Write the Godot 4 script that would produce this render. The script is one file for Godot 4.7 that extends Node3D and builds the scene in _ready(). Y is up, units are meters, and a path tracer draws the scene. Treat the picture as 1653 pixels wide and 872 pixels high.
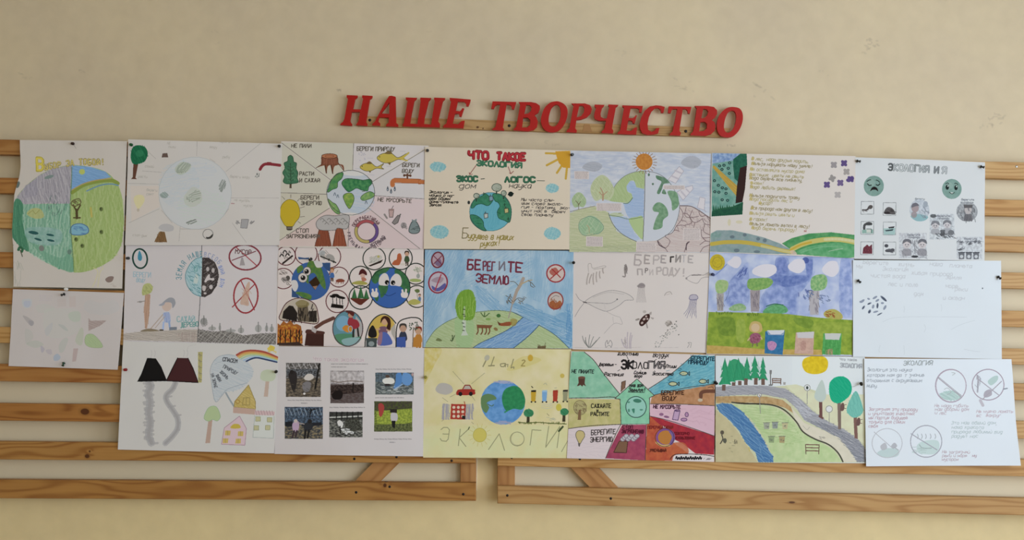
extends Node3D
# A school wall: two slatted pine racks covered with children's ecology posters, a red wooden sign above.

# ---------------------------------------------------------------- camera, sky, light
const FW := 1653.0
const FH := 872.0
const FOCAL := 1375.0            # pixels
const CAM_AT := Vector3(0.0, 1.42, 2.46)
var cam_basis := Basis.from_euler(Vector3(deg_to_rad(4.5), deg_to_rad(1.1), deg_to_rad(1.1)), EULER_ORDER_YXZ)

func set_view_and_light() -> void:
	var cam := Camera3D.new()
	cam.name = "camera"
	cam.keep_aspect = Camera3D.KEEP_HEIGHT
	cam.fov = rad_to_deg(2.0 * atan(FH * 0.5 / FOCAL))
	cam.near = 0.02
	cam.far = 100.0
	cam.transform = Transform3D(cam_basis, CAM_AT)
	add_child(cam)
	cam.current = true
	var sm := ProceduralSkyMaterial.new()
	sm.sky_top_color = Color(0.62, 0.74, 0.92)
	sm.sky_horizon_color = Color(0.86, 0.9, 0.95)
	sm.ground_horizon_color = Color(0.55, 0.55, 0.52)
	sm.ground_bottom_color = Color(0.32, 0.33, 0.3)
	sm.sky_energy_multiplier = 1.0
	var sk := Sky.new()
	sk.sky_material = sm
	var e := Environment.new()
	e.background_mode = Environment.BG_SKY
	e.sky = sk
	e.background_energy_multiplier = 1.2
	e.tonemap_mode = Environment.TONE_MAPPER_LINEAR
	e.tonemap_exposure = 1.06
	e.sdfgi_enabled = true
	e.ssao_enabled = true
	e.ssil_enabled = true
	var we := WorldEnvironment.new()
	we.name = "surroundings"
	we.environment = e
	add_child(we)
	# daylight that enters by the three windows of the right-hand wall: one soft area light in each opening
	for k in 3:
		var al := AreaLight3D.new()
		al.name = "window_daylight"
		al.area_size = Vector2(WIN_W - 0.1, WIN_TOP - WIN_SILL - 0.1)
		al.light_color = Color(0.88, 0.935, 1.0)
		al.light_energy = 5.0
		al.shadow_enabled = true
		al.area_range = 20.0
		al.area_attenuation = 2.0
		al.position = Vector3(ROOM_R - 0.02, (WIN_SILL + WIN_TOP) * 0.5, WIN_Z[k])
		al.rotation = Vector3(0, PI * 0.5, 0)    # faces -x, into the room
		add_child(al, true)

# ---------------------------------------------------------------- room measures
const ROOM_L := -3.6
const ROOM_R := 2.5
const ROOM_H := 3.25
const ROOM_D := 7.0
const WIN_W := 1.6
const WIN_SILL := 0.7
const WIN_TOP := 2.4
const WIN_Z := [1.75, 3.8, 5.85]

# a photograph pixel, as a point of the plane that lies z metres before the wall
func wp(px: float, py: float, z := 0.0) -> Vector3:
	var d := cam_basis * Vector3((px - FW * 0.5) / FOCAL, -(py - FH * 0.5) / FOCAL, -1.0)
	return CAM_AT + d * ((z - CAM_AT.z) / d.z)

# ---------------------------------------------------------------- helpers: nodes
var used := {}

func numbered(n: String) -> String:
	if not used.has(n):
		used[n] = 0
		return n
	used[n] += 1
	return "%s_%03d" % [n, used[n]]

func node(called: String, mesh: Mesh, m: Material, parent: Node = self) -> MeshInstance3D:
	var o := MeshInstance3D.new()
	o.name = numbered(called) if parent == self else called
	o.mesh = mesh
	if m:
		o.material_override = m
	parent.add_child(o, true)
	return o

func base(called: String, at := Vector3.ZERO) -> Node3D:
	var o := Node3D.new()
	o.name = numbered(called)
	o.position = at
	add_child(o)
	return o

func tag(o: Node, label := "", category := "", group := "", kind := "") -> Node:
	if label:
		o.set_meta("label", label)
	if category:
		o.set_meta("category", category)
	if group:
		o.set_meta("group", group)
	if kind:
		o.set_meta("kind", kind)
	return o

func mat(c: Color, rough := 0.8, metal := 0.0) -> StandardMaterial3D:
	var m := StandardMaterial3D.new()
	m.albedo_color = c
	m.roughness = rough
	m.metallic = metal
	return m

# ---------------------------------------------------------------- helpers: shapes
func st_new() -> SurfaceTool:
	var st := SurfaceTool.new()
	st.begin(Mesh.PRIMITIVE_TRIANGLES)
	return st

func tri(st: SurfaceTool, a: Vector3, b: Vector3, c: Vector3, ua := Vector2.ZERO, ub := Vector2.ZERO, uc := Vector2.ZERO) -> void:
	var n := (c - a).cross(b - a).normalized()   # clockwise front
	st.set_normal(n); st.set_uv(ua); st.add_vertex(a)
	st.set_normal(n); st.set_uv(ub); st.add_vertex(b)
	st.set_normal(n); st.set_uv(uc); st.add_vertex(c)

# a..d run clockwise as seen from outside
func quad(st: SurfaceTool, a: Vector3, b: Vector3, c: Vector3, d: Vector3, ua := Vector2(0, 0), ub := Vector2(1, 0), uc := Vector2(1, 1), ud := Vector2(0, 1)) -> void:
	tri(st, a, b, c, ua, ub, uc)
	tri(st, a, c, d, ua, uc, ud)

func box(st: SurfaceTool, lo: Vector3, hi: Vector3) -> void:
	var p := func(x, y, z): return Vector3(hi.x if x else lo.x, hi.y if y else lo.y, hi.z if z else lo.z)
	quad(st, p.call(0, 1, 1), p.call(1, 1, 1), p.call(1, 0, 1), p.call(0, 0, 1))
	quad(st, p.call(1, 1, 0), p.call(0, 1, 0), p.call(0, 0, 0), p.call(1, 0, 0))
	quad(st, p.call(0, 1, 0), p.call(0, 1, 1), p.call(0, 0, 1), p.call(0, 0, 0))
	quad(st, p.call(1, 1, 1), p.call(1, 1, 0), p.call(1, 0, 0), p.call(1, 0, 1))
	quad(st, p.call(0, 1, 0), p.call(1, 1, 0), p.call(1, 1, 1), p.call(0, 1, 1))
	quad(st, p.call(0, 0, 1), p.call(1, 0, 1), p.call(1, 0, 0), p.call(0, 0, 0))

# a board whose front outline is four wall-plane points (tl, tr, br, bl), from depth z0 to z1, front edges chamfered by c
func board(p: Array, z0: float, z1: float, c := 0.0015, u0 := 0.0, u1 := 1.0) -> ArrayMesh:
	var st := st_new()
	var mid: Vector3 = (p[0] + p[1] + p[2] + p[3]) * 0.25
	var o := []
	var f := []
	for k in 4:
		var q: Vector3 = p[k]
		o.append(Vector3(q.x, q.y, 0))
		f.append(Vector3(q.x - signf(q.x - mid.x) * c, q.y - signf(q.y - mid.y) * c, z1))
	var uv := [Vector2(u0, 0.04), Vector2(u1, 0.04), Vector2(u1, 0.96), Vector2(u0, 0.96)]
	quad(st, f[0], f[1], f[2], f[3], uv[0], uv[1], uv[2], uv[3])
	for k in 4:
		var j := (k + 1) % 4
		var a: Vector3 = o[k]
		var b: Vector3 = o[j]
		var az := Vector3(a.x, a.y, z1 - c)
		var bz := Vector3(b.x, b.y, z1 - c)
		var ab := Vector3(a.x, a.y, z0)
		var bb := Vector3(b.x, b.y, z0)
		quad(st, az, bz, f[j], f[k], uv[k], uv[j], uv[j], uv[k])
		quad(st, ab, bb, bz, az, uv[k] + Vector2(0, 0.2), uv[j] + Vector2(0, 0.2), uv[j], uv[k])
	quad(st, Vector3(o[1].x, o[1].y, z0), Vector3(o[0].x, o[0].y, z0), Vector3(o[3].x, o[3].y, z0), Vector3(o[2].x, o[2].y, z0))
	return st.commit()

# lathe round the z axis; prof = [radius, z, radius, z ...]
func lathe(prof: Array, seg := 14) -> ArrayMesh:
	var st := st_new()
	for i in range(0, prof.size() - 2, 2):
		for k in seg:
			var a0 := TAU * k / seg
			var a1 := TAU * (k + 1) / seg
			var p0 := Vector3(cos(a0) * prof[i], sin(a0) * prof[i], prof[i + 1])
			var p1 := Vector3(cos(a1) * prof[i], sin(a1) * prof[i], prof[i + 1])
			var q0 := Vector3(cos(a0) * prof[i + 2], sin(a0) * prof[i + 2], prof[i + 3])
			var q1 := Vector3(cos(a1) * prof[i + 2], sin(a1) * prof[i + 2], prof[i + 3])
			if prof[i + 2] > 1e-6:
				tri(st, p0, q1, q0) if false else tri(st, p0, q0, q1)
			if prof[i] > 1e-6:
				tri(st, p0, q1, p1)
	return st.commit()

# an outline with holes (Vector2, metres), extruded from z0 to z1 with a chamfered front edge
func extruded(outline: PackedVector2Array, holes: Array, z0: float, z1: float, c := 0.0008) -> ArrayMesh:
	var st := st_new()
	var ring := outline
	if Geometry2D.is_polygon_clockwise(ring):
		ring.reverse()
	var whole := ring
	for h in holes:
		var hole: PackedVector2Array = h
		if not Geometry2D.is_polygon_clockwise(hole):
			hole.reverse()
		var bi := 0
		var bj := 0
		var best := 1e9
		for i in whole.size():
			for j in hole.size():
				var d := whole[i].distance_squared_to(hole[j])
				if d < best:
					best = d; bi = i; bj = j
		var joined := PackedVector2Array()
		var eps := (hole[bj] - whole[bi]).orthogonal().normalized() * 1e-5
		for i in range(0, bi + 1):
			joined.append(whole[i])
		for j in hole.size() + 1:
			joined.append(hole[(bj + j) % hole.size()] + (eps if j == hole.size() else Vector2.ZERO))
		joined.append(whole[bi] + eps)
		for i in range(bi + 1, whole.size()):
			joined.append(whole[i])
		whole = joined
	var ix := Geometry2D.triangulate_polygon(whole)
	if ix.is_empty():
		print("could not triangulate a letter")
	for t in range(0, ix.size(), 3):
		var a := whole[ix[t]]
		var b := whole[ix[t + 1]]
		var d := whole[ix[t + 2]]
		if (b - a).cross(d - a) > 0.0:
			var s := b; b = d; d = s
		tri(st, Vector3(a.x, a.y, z1), Vector3(b.x, b.y, z1), Vector3(d.x, d.y, z1))
		tri(st, Vector3(a.x, a.y, z0), Vector3(d.x, d.y, z0), Vector3(b.x, b.y, z0))
	for r in [ring] + holes:
		var rr: PackedVector2Array = r
		if r != ring and not Geometry2D.is_polygon_clockwise(rr):
			rr.reverse()
		for k in rr.size():
			var a: Vector2 = rr[k]
			var b: Vector2 = rr[(k + 1) % rr.size()]
			quad(st, Vector3(b.x, b.y, z1), Vector3(b.x, b.y, z0), Vector3(a.x, a.y, z0), Vector3(a.x, a.y, z1))
	return st.commit()

# ---------------------------------------------------------------- drawing on paper
# A poster's print is drawn into an image three texels to a photograph pixel. Positions are given in a magnified view of the poster
# (origin ox, oy in photograph pixels, zoom zm) and are laid onto the sheet's own plane.
const TEX := 3.0
var img: Image
var iw := 0
var ih := 0
var crop_x := 0.0
var crop_y := 0.0
var crop_s := 1.0
var sheet := []          # tl, tr, br, bl on the wall plane
var tx_per := 1.0        # texels to one view unit
var white := Color(1, 1, 1)
var solid := {}
var rng := RandomNumberGenerator.new()
var fnoise := FastNoiseLite.new()
const PAPER := 0.80      # reflectance of the white paper

# colours are written as they look in the photograph; dividing by what a neutral sheet shows at that poster's place gives the reflectance
func ink(c: Variant, a := 1.0) -> Color:
	var s := Color(c) if c is String else (c as Color)
	s = Color.from_hsv(s.h, s.s * 0.95, s.v * (1.0 - 0.12 * s.s))     # pencil and felt pen come out duller than they are noted down
	var l := s.srgb_to_linear()
	var w := white.srgb_to_linear()
	var r := Color(minf(l.r / w.r * PAPER, 0.92), minf(l.g / w.g * PAPER, 0.92), minf(l.b / w.b * PAPER, 0.92)).linear_to_srgb()
	r.a = a
	return r

func neutral_at(px: float) -> Color:
	var at := [80.0, 325.0, 570.0, 800.0, 1030.0, 1260.0, 1480.0]
	var c := [Color8(175, 174, 169), Color8(180, 179, 175), Color8(188, 188, 185), Color8(195, 196, 194), Color8(202, 205, 204), Color8(210, 213, 214), Color8(219, 223, 226)]
	var k := 0
	while k < 5 and px > at[k + 1]:
		k += 1
	return c[k].lerp(c[k + 1], clampf((px - at[k]) / (at[k + 1] - at[k]), 0.0, 1.0))

func begin(quad_px: Array, view: Array, zoom_to: float, paper: Variant, tint: Variant = null) -> void:
	sheet = []
	for k in 4:
		sheet.append(wp(quad_px[k * 2], quad_px[k * 2 + 1], SHEET_Z))
	crop_x = view[0]
	crop_y = view[1]
	crop_s = (view[2] - view[0]) / zoom_to
	tx_per = crop_s * TEX
	var w := (absf(quad_px[2] - quad_px[0]) + absf(quad_px[4] - quad_px[6])) * 0.5
	var h := (absf(quad_px[7] - quad_px[1]) + absf(quad_px[5] - quad_px[3])) * 0.5
	iw = int(w * TEX)
	ih = int(h * TEX)
	white = neutral_at((quad_px[0] + quad_px[2]) * 0.5)
	solid = {}
	img = Image.create(iw, ih, false, Image.FORMAT_RGBA8)
	rng.seed = int(quad_px[0] * 31 + quad_px[1] * 17)
	fnoise.seed = int(quad_px[0])
	img.fill(ink(tint if tint != null else paper))

# view position -> texel
func tp(x: float, y: float) -> Vector2:
	var p := wp(crop_x + x * crop_s, crop_y + y * crop_s, SHEET_Z)
	var a: Vector3 = sheet[0]
	var b: Vector3 = sheet[1]
	var c: Vector3 = sheet[2]
	var d: Vector3 = sheet[3]
	var u := 0.5
	var v := 0.5
	for i in 3:       # invert the bilinear sheet
		var top := a.lerp(b, u)
		var bot := d.lerp(c, u)
		v = (p.y - top.y) / (bot.y - top.y)
		var lf := a.lerp(d, v)
		var rt := b.lerp(c, v)
		u = (p.x - lf.x) / (rt.x - lf.x)
	return Vector2(u * iw, v * ih)

func pts_of(p: Array) -> PackedVector2Array:
	var r := PackedVector2Array()
	for i in range(0, p.size() - 1, 2):
		r.append(tp(p[i], p[i + 1]))
	return r

func smooth_of(q: PackedVector2Array, closed: bool, n := 5) -> PackedVector2Array:
	var r := PackedVector2Array()
	var m := q.size()
	if m < 3:
		return q
	for i in (m if closed else m - 1):
		var p0 := q[(i - 1 + m) % m] if closed or i > 0 else q[i]
		var p1 := q[i]
		var p2 := q[(i + 1) % m]
		var p3 := q[(i + 2) % m] if closed or i + 2 < m else p2
		for k in n:
			r.append(p1.cubic_interpolate(p2, p0, p3, float(k) / n))
	if not closed:
		r.append(q[m - 1])
	return r

func span(x0: int, x1: int, y: int, c: Color) -> void:
	if c.a >= 0.995:
		img.fill_rect(Rect2i(x0, y, x1 - x0, 1), c)
	else:
		var key := c.to_rgba32()
		if not solid.has(key):
			var s := Image.create(1024, 1, false, Image.FORMAT_RGBA8)
			s.fill(c)
			solid[key] = s
		img.blend_rect(solid[key], Rect2i(0, 0, x1 - x0, 1), Vector2i(x0, y))

# even-odd spans of a polygon; calls f(x0, x1, y)
func scan(q: PackedVector2Array) -> Array:
	var out := []
	var lo := 1e9
	var hi := -1e9
	for p in q:
		lo = minf(lo, p.y)
		hi = maxf(hi, p.y)
	var n := q.size()
	for y in range(maxi(0, int(floor(lo))), mini(ih - 1, int(ceil(hi))) + 1):
		var yc := y + 0.5
		var xs := PackedFloat32Array()
		for i in n:
			var a := q[i]
			var b := q[(i + 1) % n]
			if (a.y <= yc) != (b.y <= yc):
				xs.append(a.x + (yc - a.y) * (b.x - a.x) / (b.y - a.y))
		xs.sort()
		for i in range(0, xs.size() - 1, 2):
			var x0 := clampi(int(round(xs[i])), 0, iw)
			var x1 := clampi(int(round(xs[i + 1])), 0, iw)
			if x1 > x0:
				out.append(Vector3i(x0, x1, y))
	return out

func fill_raw(q: PackedVector2Array, c: Color) -> void:
	for s in scan(q):
		span(s.x, s.y, s.z, c)

func stroke_raw(q: PackedVector2Array, c: Color, w: float) -> void:
	var h := maxf(w * 0.5, 0.55)
	for i in q.size() - 1:
		var a := q[i]
		var b := q[i + 1]
		var d := b - a
		if d.length() < 0.01:
			d = Vector2(0.4, 0)
		d = d.normalized()
		var n := d.orthogonal() * h
		var e := d * h * 0.7
		fill_raw(PackedVector2Array([a - e + n * 0.5, a + n, b + n, b + e + n * 0.5, b + e - n * 0.5, b - n, a - n, a - e - n * 0.5]), c)

# filled polygon / smooth blob / ellipse
func F(c: Variant, p: Array, a := 1.0) -> void:
	fill_raw(pts_of(p), ink(c, a))

func B(c: Variant, p: Array, a := 1.0) -> void:
	fill_raw(smooth_of(pts_of(p), true), ink(c, a))

func oval(cx: float, cy: float, rx: float, ry: float, turn := 0.0, n := 30) -> Array:
	var p := []
	for k in n:
		var v := Vector2(cos(TAU * k / n) * rx, sin(TAU * k / n) * ry).rotated(deg_to_rad(turn))
		p.append(cx + v.x)
		p.append(cy + v.y)
	return p

func E(c: Variant, cx: float, cy: float, rx: float, ry: float, turn := 0.0, a := 1.0) -> void:
	fill_raw(pts_of(oval(cx, cy, rx, ry, turn)), ink(c, a))

# lines, curves, outlines (w in view units)
func L(c: Variant, w: float, p: Array, a := 1.0) -> void:
	stroke_raw(pts_of(p), ink(c, a), w * tx_per)

func V(c: Variant, w: float, p: Array, a := 1.0) -> void:
	stroke_raw(smooth_of(pts_of(p), false), ink(c, a), w * tx_per)

func R(c: Variant, w: float, p: Array, a := 1.0) -> void:
	var q := smooth_of(pts_of(p), true)
	q.append(q[0])
	stroke_raw(q, ink(c, a), w * tx_per)

func O(c: Variant, w: float, cx: float, cy: float, rx: float, ry: float, turn := 0.0, a := 1.0) -> void:
	var p := oval(cx, cy, rx, ry, turn)
	p.append(p[0])
	p.append(p[1])
	stroke_raw(pts_of(p), ink(c, a), w * tx_per)

# pencil hatching inside an outline: strokes at an angle (degrees), gap and width in view units
func H(c: Variant, p: Array, ang: float, gap: float, w: float, a := 0.5, blob := false) -> void:
	var q := pts_of(p)
	if blob:
		q = smooth_of(q, true)
	var col := ink(c, a)
	var t := deg_to_rad(ang)
	var r := PackedVector2Array()
	var lo := Vector2(1e9, 1e9)
	var hi := -lo
	for v in q:
		var u := v.rotated(-t)
		r.append(u)
		lo = lo.min(u)
		hi = hi.max(u)
	var y := lo.y
	while y < hi.y:
		var xs := PackedFloat32Array()
		for i in r.size():
			var m := r[i]
			var n := r[(i + 1) % r.size()]
			if (m.y <= y) != (n.y <= y):
				xs.append(m.x + (y - m.y) * (n.x - m.x) / (n.y - m.y))
		xs.sort()
		for i in range(0, xs.size() - 1, 2):
			var x0 := xs[i]
			while x0 < xs[i + 1]:
				var x1 := minf(xs[i + 1], x0 + rng.randf_range(12, 60))
				var j := gap * tx_per * 0.5
				stroke_raw(PackedVector2Array([Vector2(x0, y + rng.randf_range(-j, j)).rotated(t), Vector2(x1, y + rng.randf_range(-j, j)).rotated(t)]), col, w * tx_per * rng.randf_range(0.6, 1.3))
				x0 = x1 + rng.randf_range(-3, 5)
		y += gap * tx_per * rng.randf_range(0.7, 1.3)

# paint with uneven pigment: two colours mixed by noise of the given grain (view units)
func W(c1: Variant, c2: Variant, p: Array, grain: float, blob := false, a := 1.0, stretch := 1.0) -> void:
	var q := pts_of(p)
	if blob:
		q = smooth_of(q, true)
	var k1 := ink(c1)
	var k2 := ink(c2)
	fnoise.noise_type = FastNoiseLite.TYPE_SIMPLEX_SMOOTH
	fnoise.fractal_octaves = 3
	fnoise.frequency = 1.0 / (grain * tx_per)
	for s in scan(q):
		for x in range(s.x, s.y):
			var n := clampf(fnoise.get_noise_2d(x, s.z * stretch) * 0.9 + 0.5, 0.0, 1.0)
			var c := k1.lerp(k2, n)
			if a < 1.0:
				c = img.get_pixel(x, s.z).lerp(c, a)
			img.set_pixel(x, s.z, c)

# the same with wet, uneven edges: nested washes
func WS(c1: Variant, c2: Variant, p: Array, grain: float, a := 0.45) -> void:
	var cx := 0.0
	var cy := 0.0
	for i in range(0, p.size(), 2):
		cx += p[i] / (p.size() * 0.5)
		cy += p[i + 1] / (p.size() * 0.5)
	for s in [1.14, 1.05, 0.94, 0.8]:
		var q := []
		for i in range(0, p.size(), 2):
			q.append(cx + (p[i] - cx) * s + rng.randf_range(-8, 8))
			q.append(cy + (p[i + 1] - cy) * s + rng.randf_range(-8, 8))
		W(c1, c2, q, grain, true, a)

# random short marks inside a box
func marks(c: Variant, w: float, x0: float, y0: float, x1: float, y1: float, n: int, ln: float, ang: float, a := 0.6) -> void:
	for k in n:
		var x := rng.randf_range(x0, x1)
		var y := rng.randf_range(y0, y1)
		var t := deg_to_rad(ang + rng.randf_range(-25, 25))
		L(c, w, [x, y, x + cos(t) * ln, y + sin(t) * ln], a)

# ---------------------------------------------------------------- lettering, drawn stroke by stroke on a 4 by 6 grid
const GLYPHS := {
	"А": "06 20 46|14 34", "Б": "40 00 06 36 45 44 33 03", "В": "03 00 30 41 42 33 03 06 36 45 44 33", "Г": "06 00 40", "Д": "07 06 46 47|16 20 30 36", "Е": "40 00 06 46|03 33",
	"Ж": "00 46|40 06|20 26", "З": "01 10 30 41 42 33 23 33 44 45 36 16 05", "И": "00 06 40 46", "Й": "01 06 41 46|10 30", "К": "00 06|40 03 46", "Л": "06 20 46", "М": "06 00 23 40 46",
	"Н": "00 06|40 46|03 43", "О": "10 01 05 16 36 45 41 30 10", "П": "06 00 40 46", "Р": "06 00 30 41 42 33 03", "С": "41 30 10 01 05 16 36 45", "Т": "00 40|20 26", "У": "00 23|40 06",
	"Ф": "26 20|22 11 02 03 14 34 43 42 31 22", "Х": "00 46|40 06", "Ц": "00 06 46 47|40 46", "Ч": "00 02 13 43|40 46", "Ш": "00 06 46 40|20 26", "Щ": "00 06 46 47|40 46|20 26", "Ь": "00 06 36 45 44 33 03", "Ы": "00 06 26 35 34 23 03|40 46",
	"Э": "01 10 30 41 45 36 16 05|13 43", "Ю": "00 06|03 13|20 11 15 26 36 45 41 30 20", "Я": "46 40 10 01 02 13 43|23 06",
	"а": "42 22 03 05 16 36 44|42 46", "б": "40 20 02 05 16 36 45 43 32 02", "в": "02 06 36 45 34 04|02 32 33 34", "г": "06 02 42", "д": "42 12 03 05 16 36 45|42 47 38 18", "е": "04 44 33 22 12 03 05 16 36 45",
	"ж": "02 46|42 06|22 26", "з": "02 32 33 24 35 36 38 18", "и": "02 05 16 36 45|42 46", "й": "02 05 16 36 45|42 46|20 30", "к": "02 06|42 04 46", "л": "06 15 22 42 46", "м": "06 02 25 42 46", "н": "02 06|42 46|04 44",
	"о": "12 03 05 16 36 45 43 32 12", "п": "06 02 42 46", "р": "08 02 32 43 45 36 06", "с": "42 12 03 05 16 46", "т": "02 42|22 26", "у": "02 05 45|42 47 38 18", "ф": "28 20|22 03 05 16 36 45 43 22", "х": "02 46|42 06", "ц": "02 06 46 47|42 46",
	"ч": "02 04 44|42 46", "ш": "02 06 46 42|22 26", "щ": "02 06 46 47|42 46|22 26", "ь": "02 06 36 45 44 04", "ы": "02 06 26 35 24 04|42 46", "э": "02 32 43 45 36 06|14 44", "ю": "02 06|04 14|22 13 15 26 36 45 43 32 22", "я": "46 42 12 03 14 44|24 06",
	"!": "20 24|26 26", "-": "03 33", ".": "06 06", ",": "16 08", "?": "01 10 30 41 23 24|26 26", ":": "13 13|16 16", "1": "11 20 26", "2": "01 10 30 41 06 46", "\"": "10 11|30 31",
}

# text from (x, y) top left, cap height h, all in view units; wide = letter width / height; turn and lean in degrees; bow = arc radius or 0
func T(c: Variant, w: float, x: float, y: float, h: float, s: String, wide := 0.55, turn := 0.0, lean := 0.0, shake := 0.25, a := 1.0) -> void:
	var pen := 0.0
	var t := deg_to_rad(turn)
	var k := h / 6.0
	var col := ink(c, a)
	for ch in s:
		if GLYPHS.has(ch):
			var up := rng.randf_range(-shake, shake)
			for part in GLYPHS[ch].split("|"):
				var q := PackedVector2Array()
				for d in part.split(" "):
					var gx := float(d.substr(0, 1)) + rng.randf_range(-shake, shake)
					var gy := float(d.substr(1, 1)) + rng.randf_range(-shake, shake) + up
					var v := Vector2(pen + gx / 4.0 * wide * h + (6.0 - gy) * k * tan(deg_to_rad(lean)), gy * k).rotated(t)
					q.append(tp(x + v.x, y + v.y))
				if q.size() == 1 or q[0].distance_to(q[q.size() - 1]) < 0.5 and q.size() == 2:
					q = PackedVector2Array([q[0], q[0] + Vector2(0.6, 0.3)])
				stroke_raw(q, col, w * tx_per)
		pen += h * wide * (1.0 if ch == " " else 1.38)

# text round an arc: centre, radius of the letters' feet, start and end angle (degrees, clockwise from the right)
func TA(c: Variant, w: float, cx: float, cy: float, r: float, a0: float, a1: float, h: float, s: String, wide := 0.5, a := 1.0, inward := false) -> void:
	var n := s.length()
	for i in n:
		var t := lerpf(a0, a1, float(i) / maxf(n - 1, 1))
		var o := Vector2(cos(deg_to_rad(t)), sin(deg_to_rad(t)))
		var turn := t - 90.0 if inward else t + 90.0
		var side := Vector2(cos(deg_to_rad(turn)), sin(deg_to_rad(turn)))
		var at := Vector2(cx, cy) + o * (r if inward else r + h) - side * h * wide * 0.5
		T(c, w, at.x, at.y, h, s[i], wide, turn, 0.0, 0.3, a)

# several lines of running handwriting
func lines(c: Variant, w: float, x: float, y: float, h: float, step: float, rows: Array, wide := 0.5, turn := 0.0, lean := 12.0, a := 1.0) -> void:
	for i in rows.size():
		T(c, w, x + rng.randf_range(-3, 3), y + i * step, h, rows[i], wide, turn, lean, 0.45, a)

# a hand-held leafy crown, a printed block of very small text, a no-entry ring
func print_rows(c: Variant, w: float, x0: float, y0: float, x1: float, y1: float, n: int, a := 0.6) -> void:
	for i in n:
		var y := lerpf(y0, y1, float(i) / maxf(n - 1, 1))
		var x := x0
		while x < x1 - 6:
			var l := rng.randf_range(6, 24)
			L(c, w, [x, y, minf(x + l, x1), y], a)
			x += l + 5

func picture() -> ImageTexture:
	return ImageTexture.create_from_image(img)

# ---------------------------------------------------------------- a sheet of paper pinned to the rack
const SHEET_Z := 0.052
var paper_back: StandardMaterial3D

# quad: tl, tr, br, bl photograph pixels; lift: layers above the slats; fold: height of a crease at mid width; bow: sideways bow of the left edge in metres; curl: how far the free corner lifts
func hang(called: String, label: String, quad_px: Array, tex: Texture2D, lift: int, fold := 0.0, bow := [], curl := 0.0, seed_n := 1) -> MeshInstance3D:
	var c := []
	for k in 4:
		c.append(wp(quad_px[k * 2], quad_px[k * 2 + 1], SHEET_Z + 0.0022 * lift))
	var at: Vector3 = (c[2] + c[3]) * 0.5
	at.z = 0.0
	var nx := 24
	var ny := 16
	var nz := FastNoiseLite.new()
	nz.seed = seed_n * 7 + 3
	nz.frequency = 0.9
	nz.fractal_octaves = 2
	var p := []
	for j in ny + 1:
		var v := float(j) / ny
		for i in nx + 1:
			var u := float(i) / nx
			var a: Vector3 = c[0].lerp(c[1], u)
			var b: Vector3 = c[3].lerp(c[2], u)
			var q := a.lerp(b, v)
			if bow.size():
				var f := v * (bow.size() - 1)
				var n0 := int(floor(f))
				var n1 := mini(n0 + 1, bow.size() - 1)
				q.x += lerpf(bow[n0], bow[n1], smoothstep(0, 1, f - n0)) * (1.0 - u) * (1.0 - u)
			var wave := nz.get_noise_2d(u * 2.0, v * 1.5) * 0.0016
			var tent := fold * (1.0 - absf(u - 0.5) * 2.0)
			q.z = SHEET_Z + 0.0022 * lift + wave + tent + curl * pow(maxf(u, 0.0), 3.0) * pow(v, 3.0)
			p.append(q - at)
	var normals := []
	for j in ny + 1:
		for i in nx + 1:
			var dx: Vector3 = p[j * (nx + 1) + mini(i + 1, nx)] - p[j * (nx + 1) + maxi(i - 1, 0)]
			var dy: Vector3 = p[maxi(j - 1, 0) * (nx + 1) + i] - p[mini(j + 1, ny) * (nx + 1) + i]
			normals.append(dx.cross(dy).normalized())
	var mesh := ArrayMesh.new()
	var thick := Vector3(0, 0, 0.0005)
	for side in 2:
		var st := st_new()
		for j in ny:
			for i in nx:
				var ids := [j * (nx + 1) + i, j * (nx + 1) + i + 1, (j + 1) * (nx + 1) + i + 1, (j + 1) * (nx + 1) + i]
				for k in ([0, 1, 2, 0, 2, 3] if side == 0 else [0, 2, 1, 0, 3, 2]):
					var id: int = ids[k]
					st.set_normal(normals[id] if side == 0 else -normals[id])
					st.set_uv(Vector2(float(id % (nx + 1)) / nx, float(id / (nx + 1)) / ny))
					st.add_vertex(p[id] - (thick if side == 1 else Vector3.ZERO))
		if side == 1:      # the cut edge of the sheet
			var rim := []
			for i in nx + 1: rim.append(i)
			for j in range(1, ny + 1): rim.append(j * (nx + 1) + nx)
			for i in range(nx - 1, -1, -1): rim.append(ny * (nx + 1) + i)
			for j in range(ny - 1, 0, -1): rim.append(j * (nx + 1))
			for k in rim.size():
				var a: Vector3 = p[rim[k]]
				var b: Vector3 = p[rim[(k + 1) % rim.size()]]
				quad(st, a - thick, b - thick, b, a)
		mesh = st.commit(mesh)
	var m := StandardMaterial3D.new()
	m.albedo_texture = tex
	m.roughness = 0.85
	m.metallic_specular = 0.3
	mesh.surface_set_material(0, m)
	mesh.surface_set_material(1, paper_back)
	var o := node(called, mesh, null)
	o.position = at
	tag(o, label, "poster", "children's ecology posters pinned to the racks")
	return o

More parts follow.
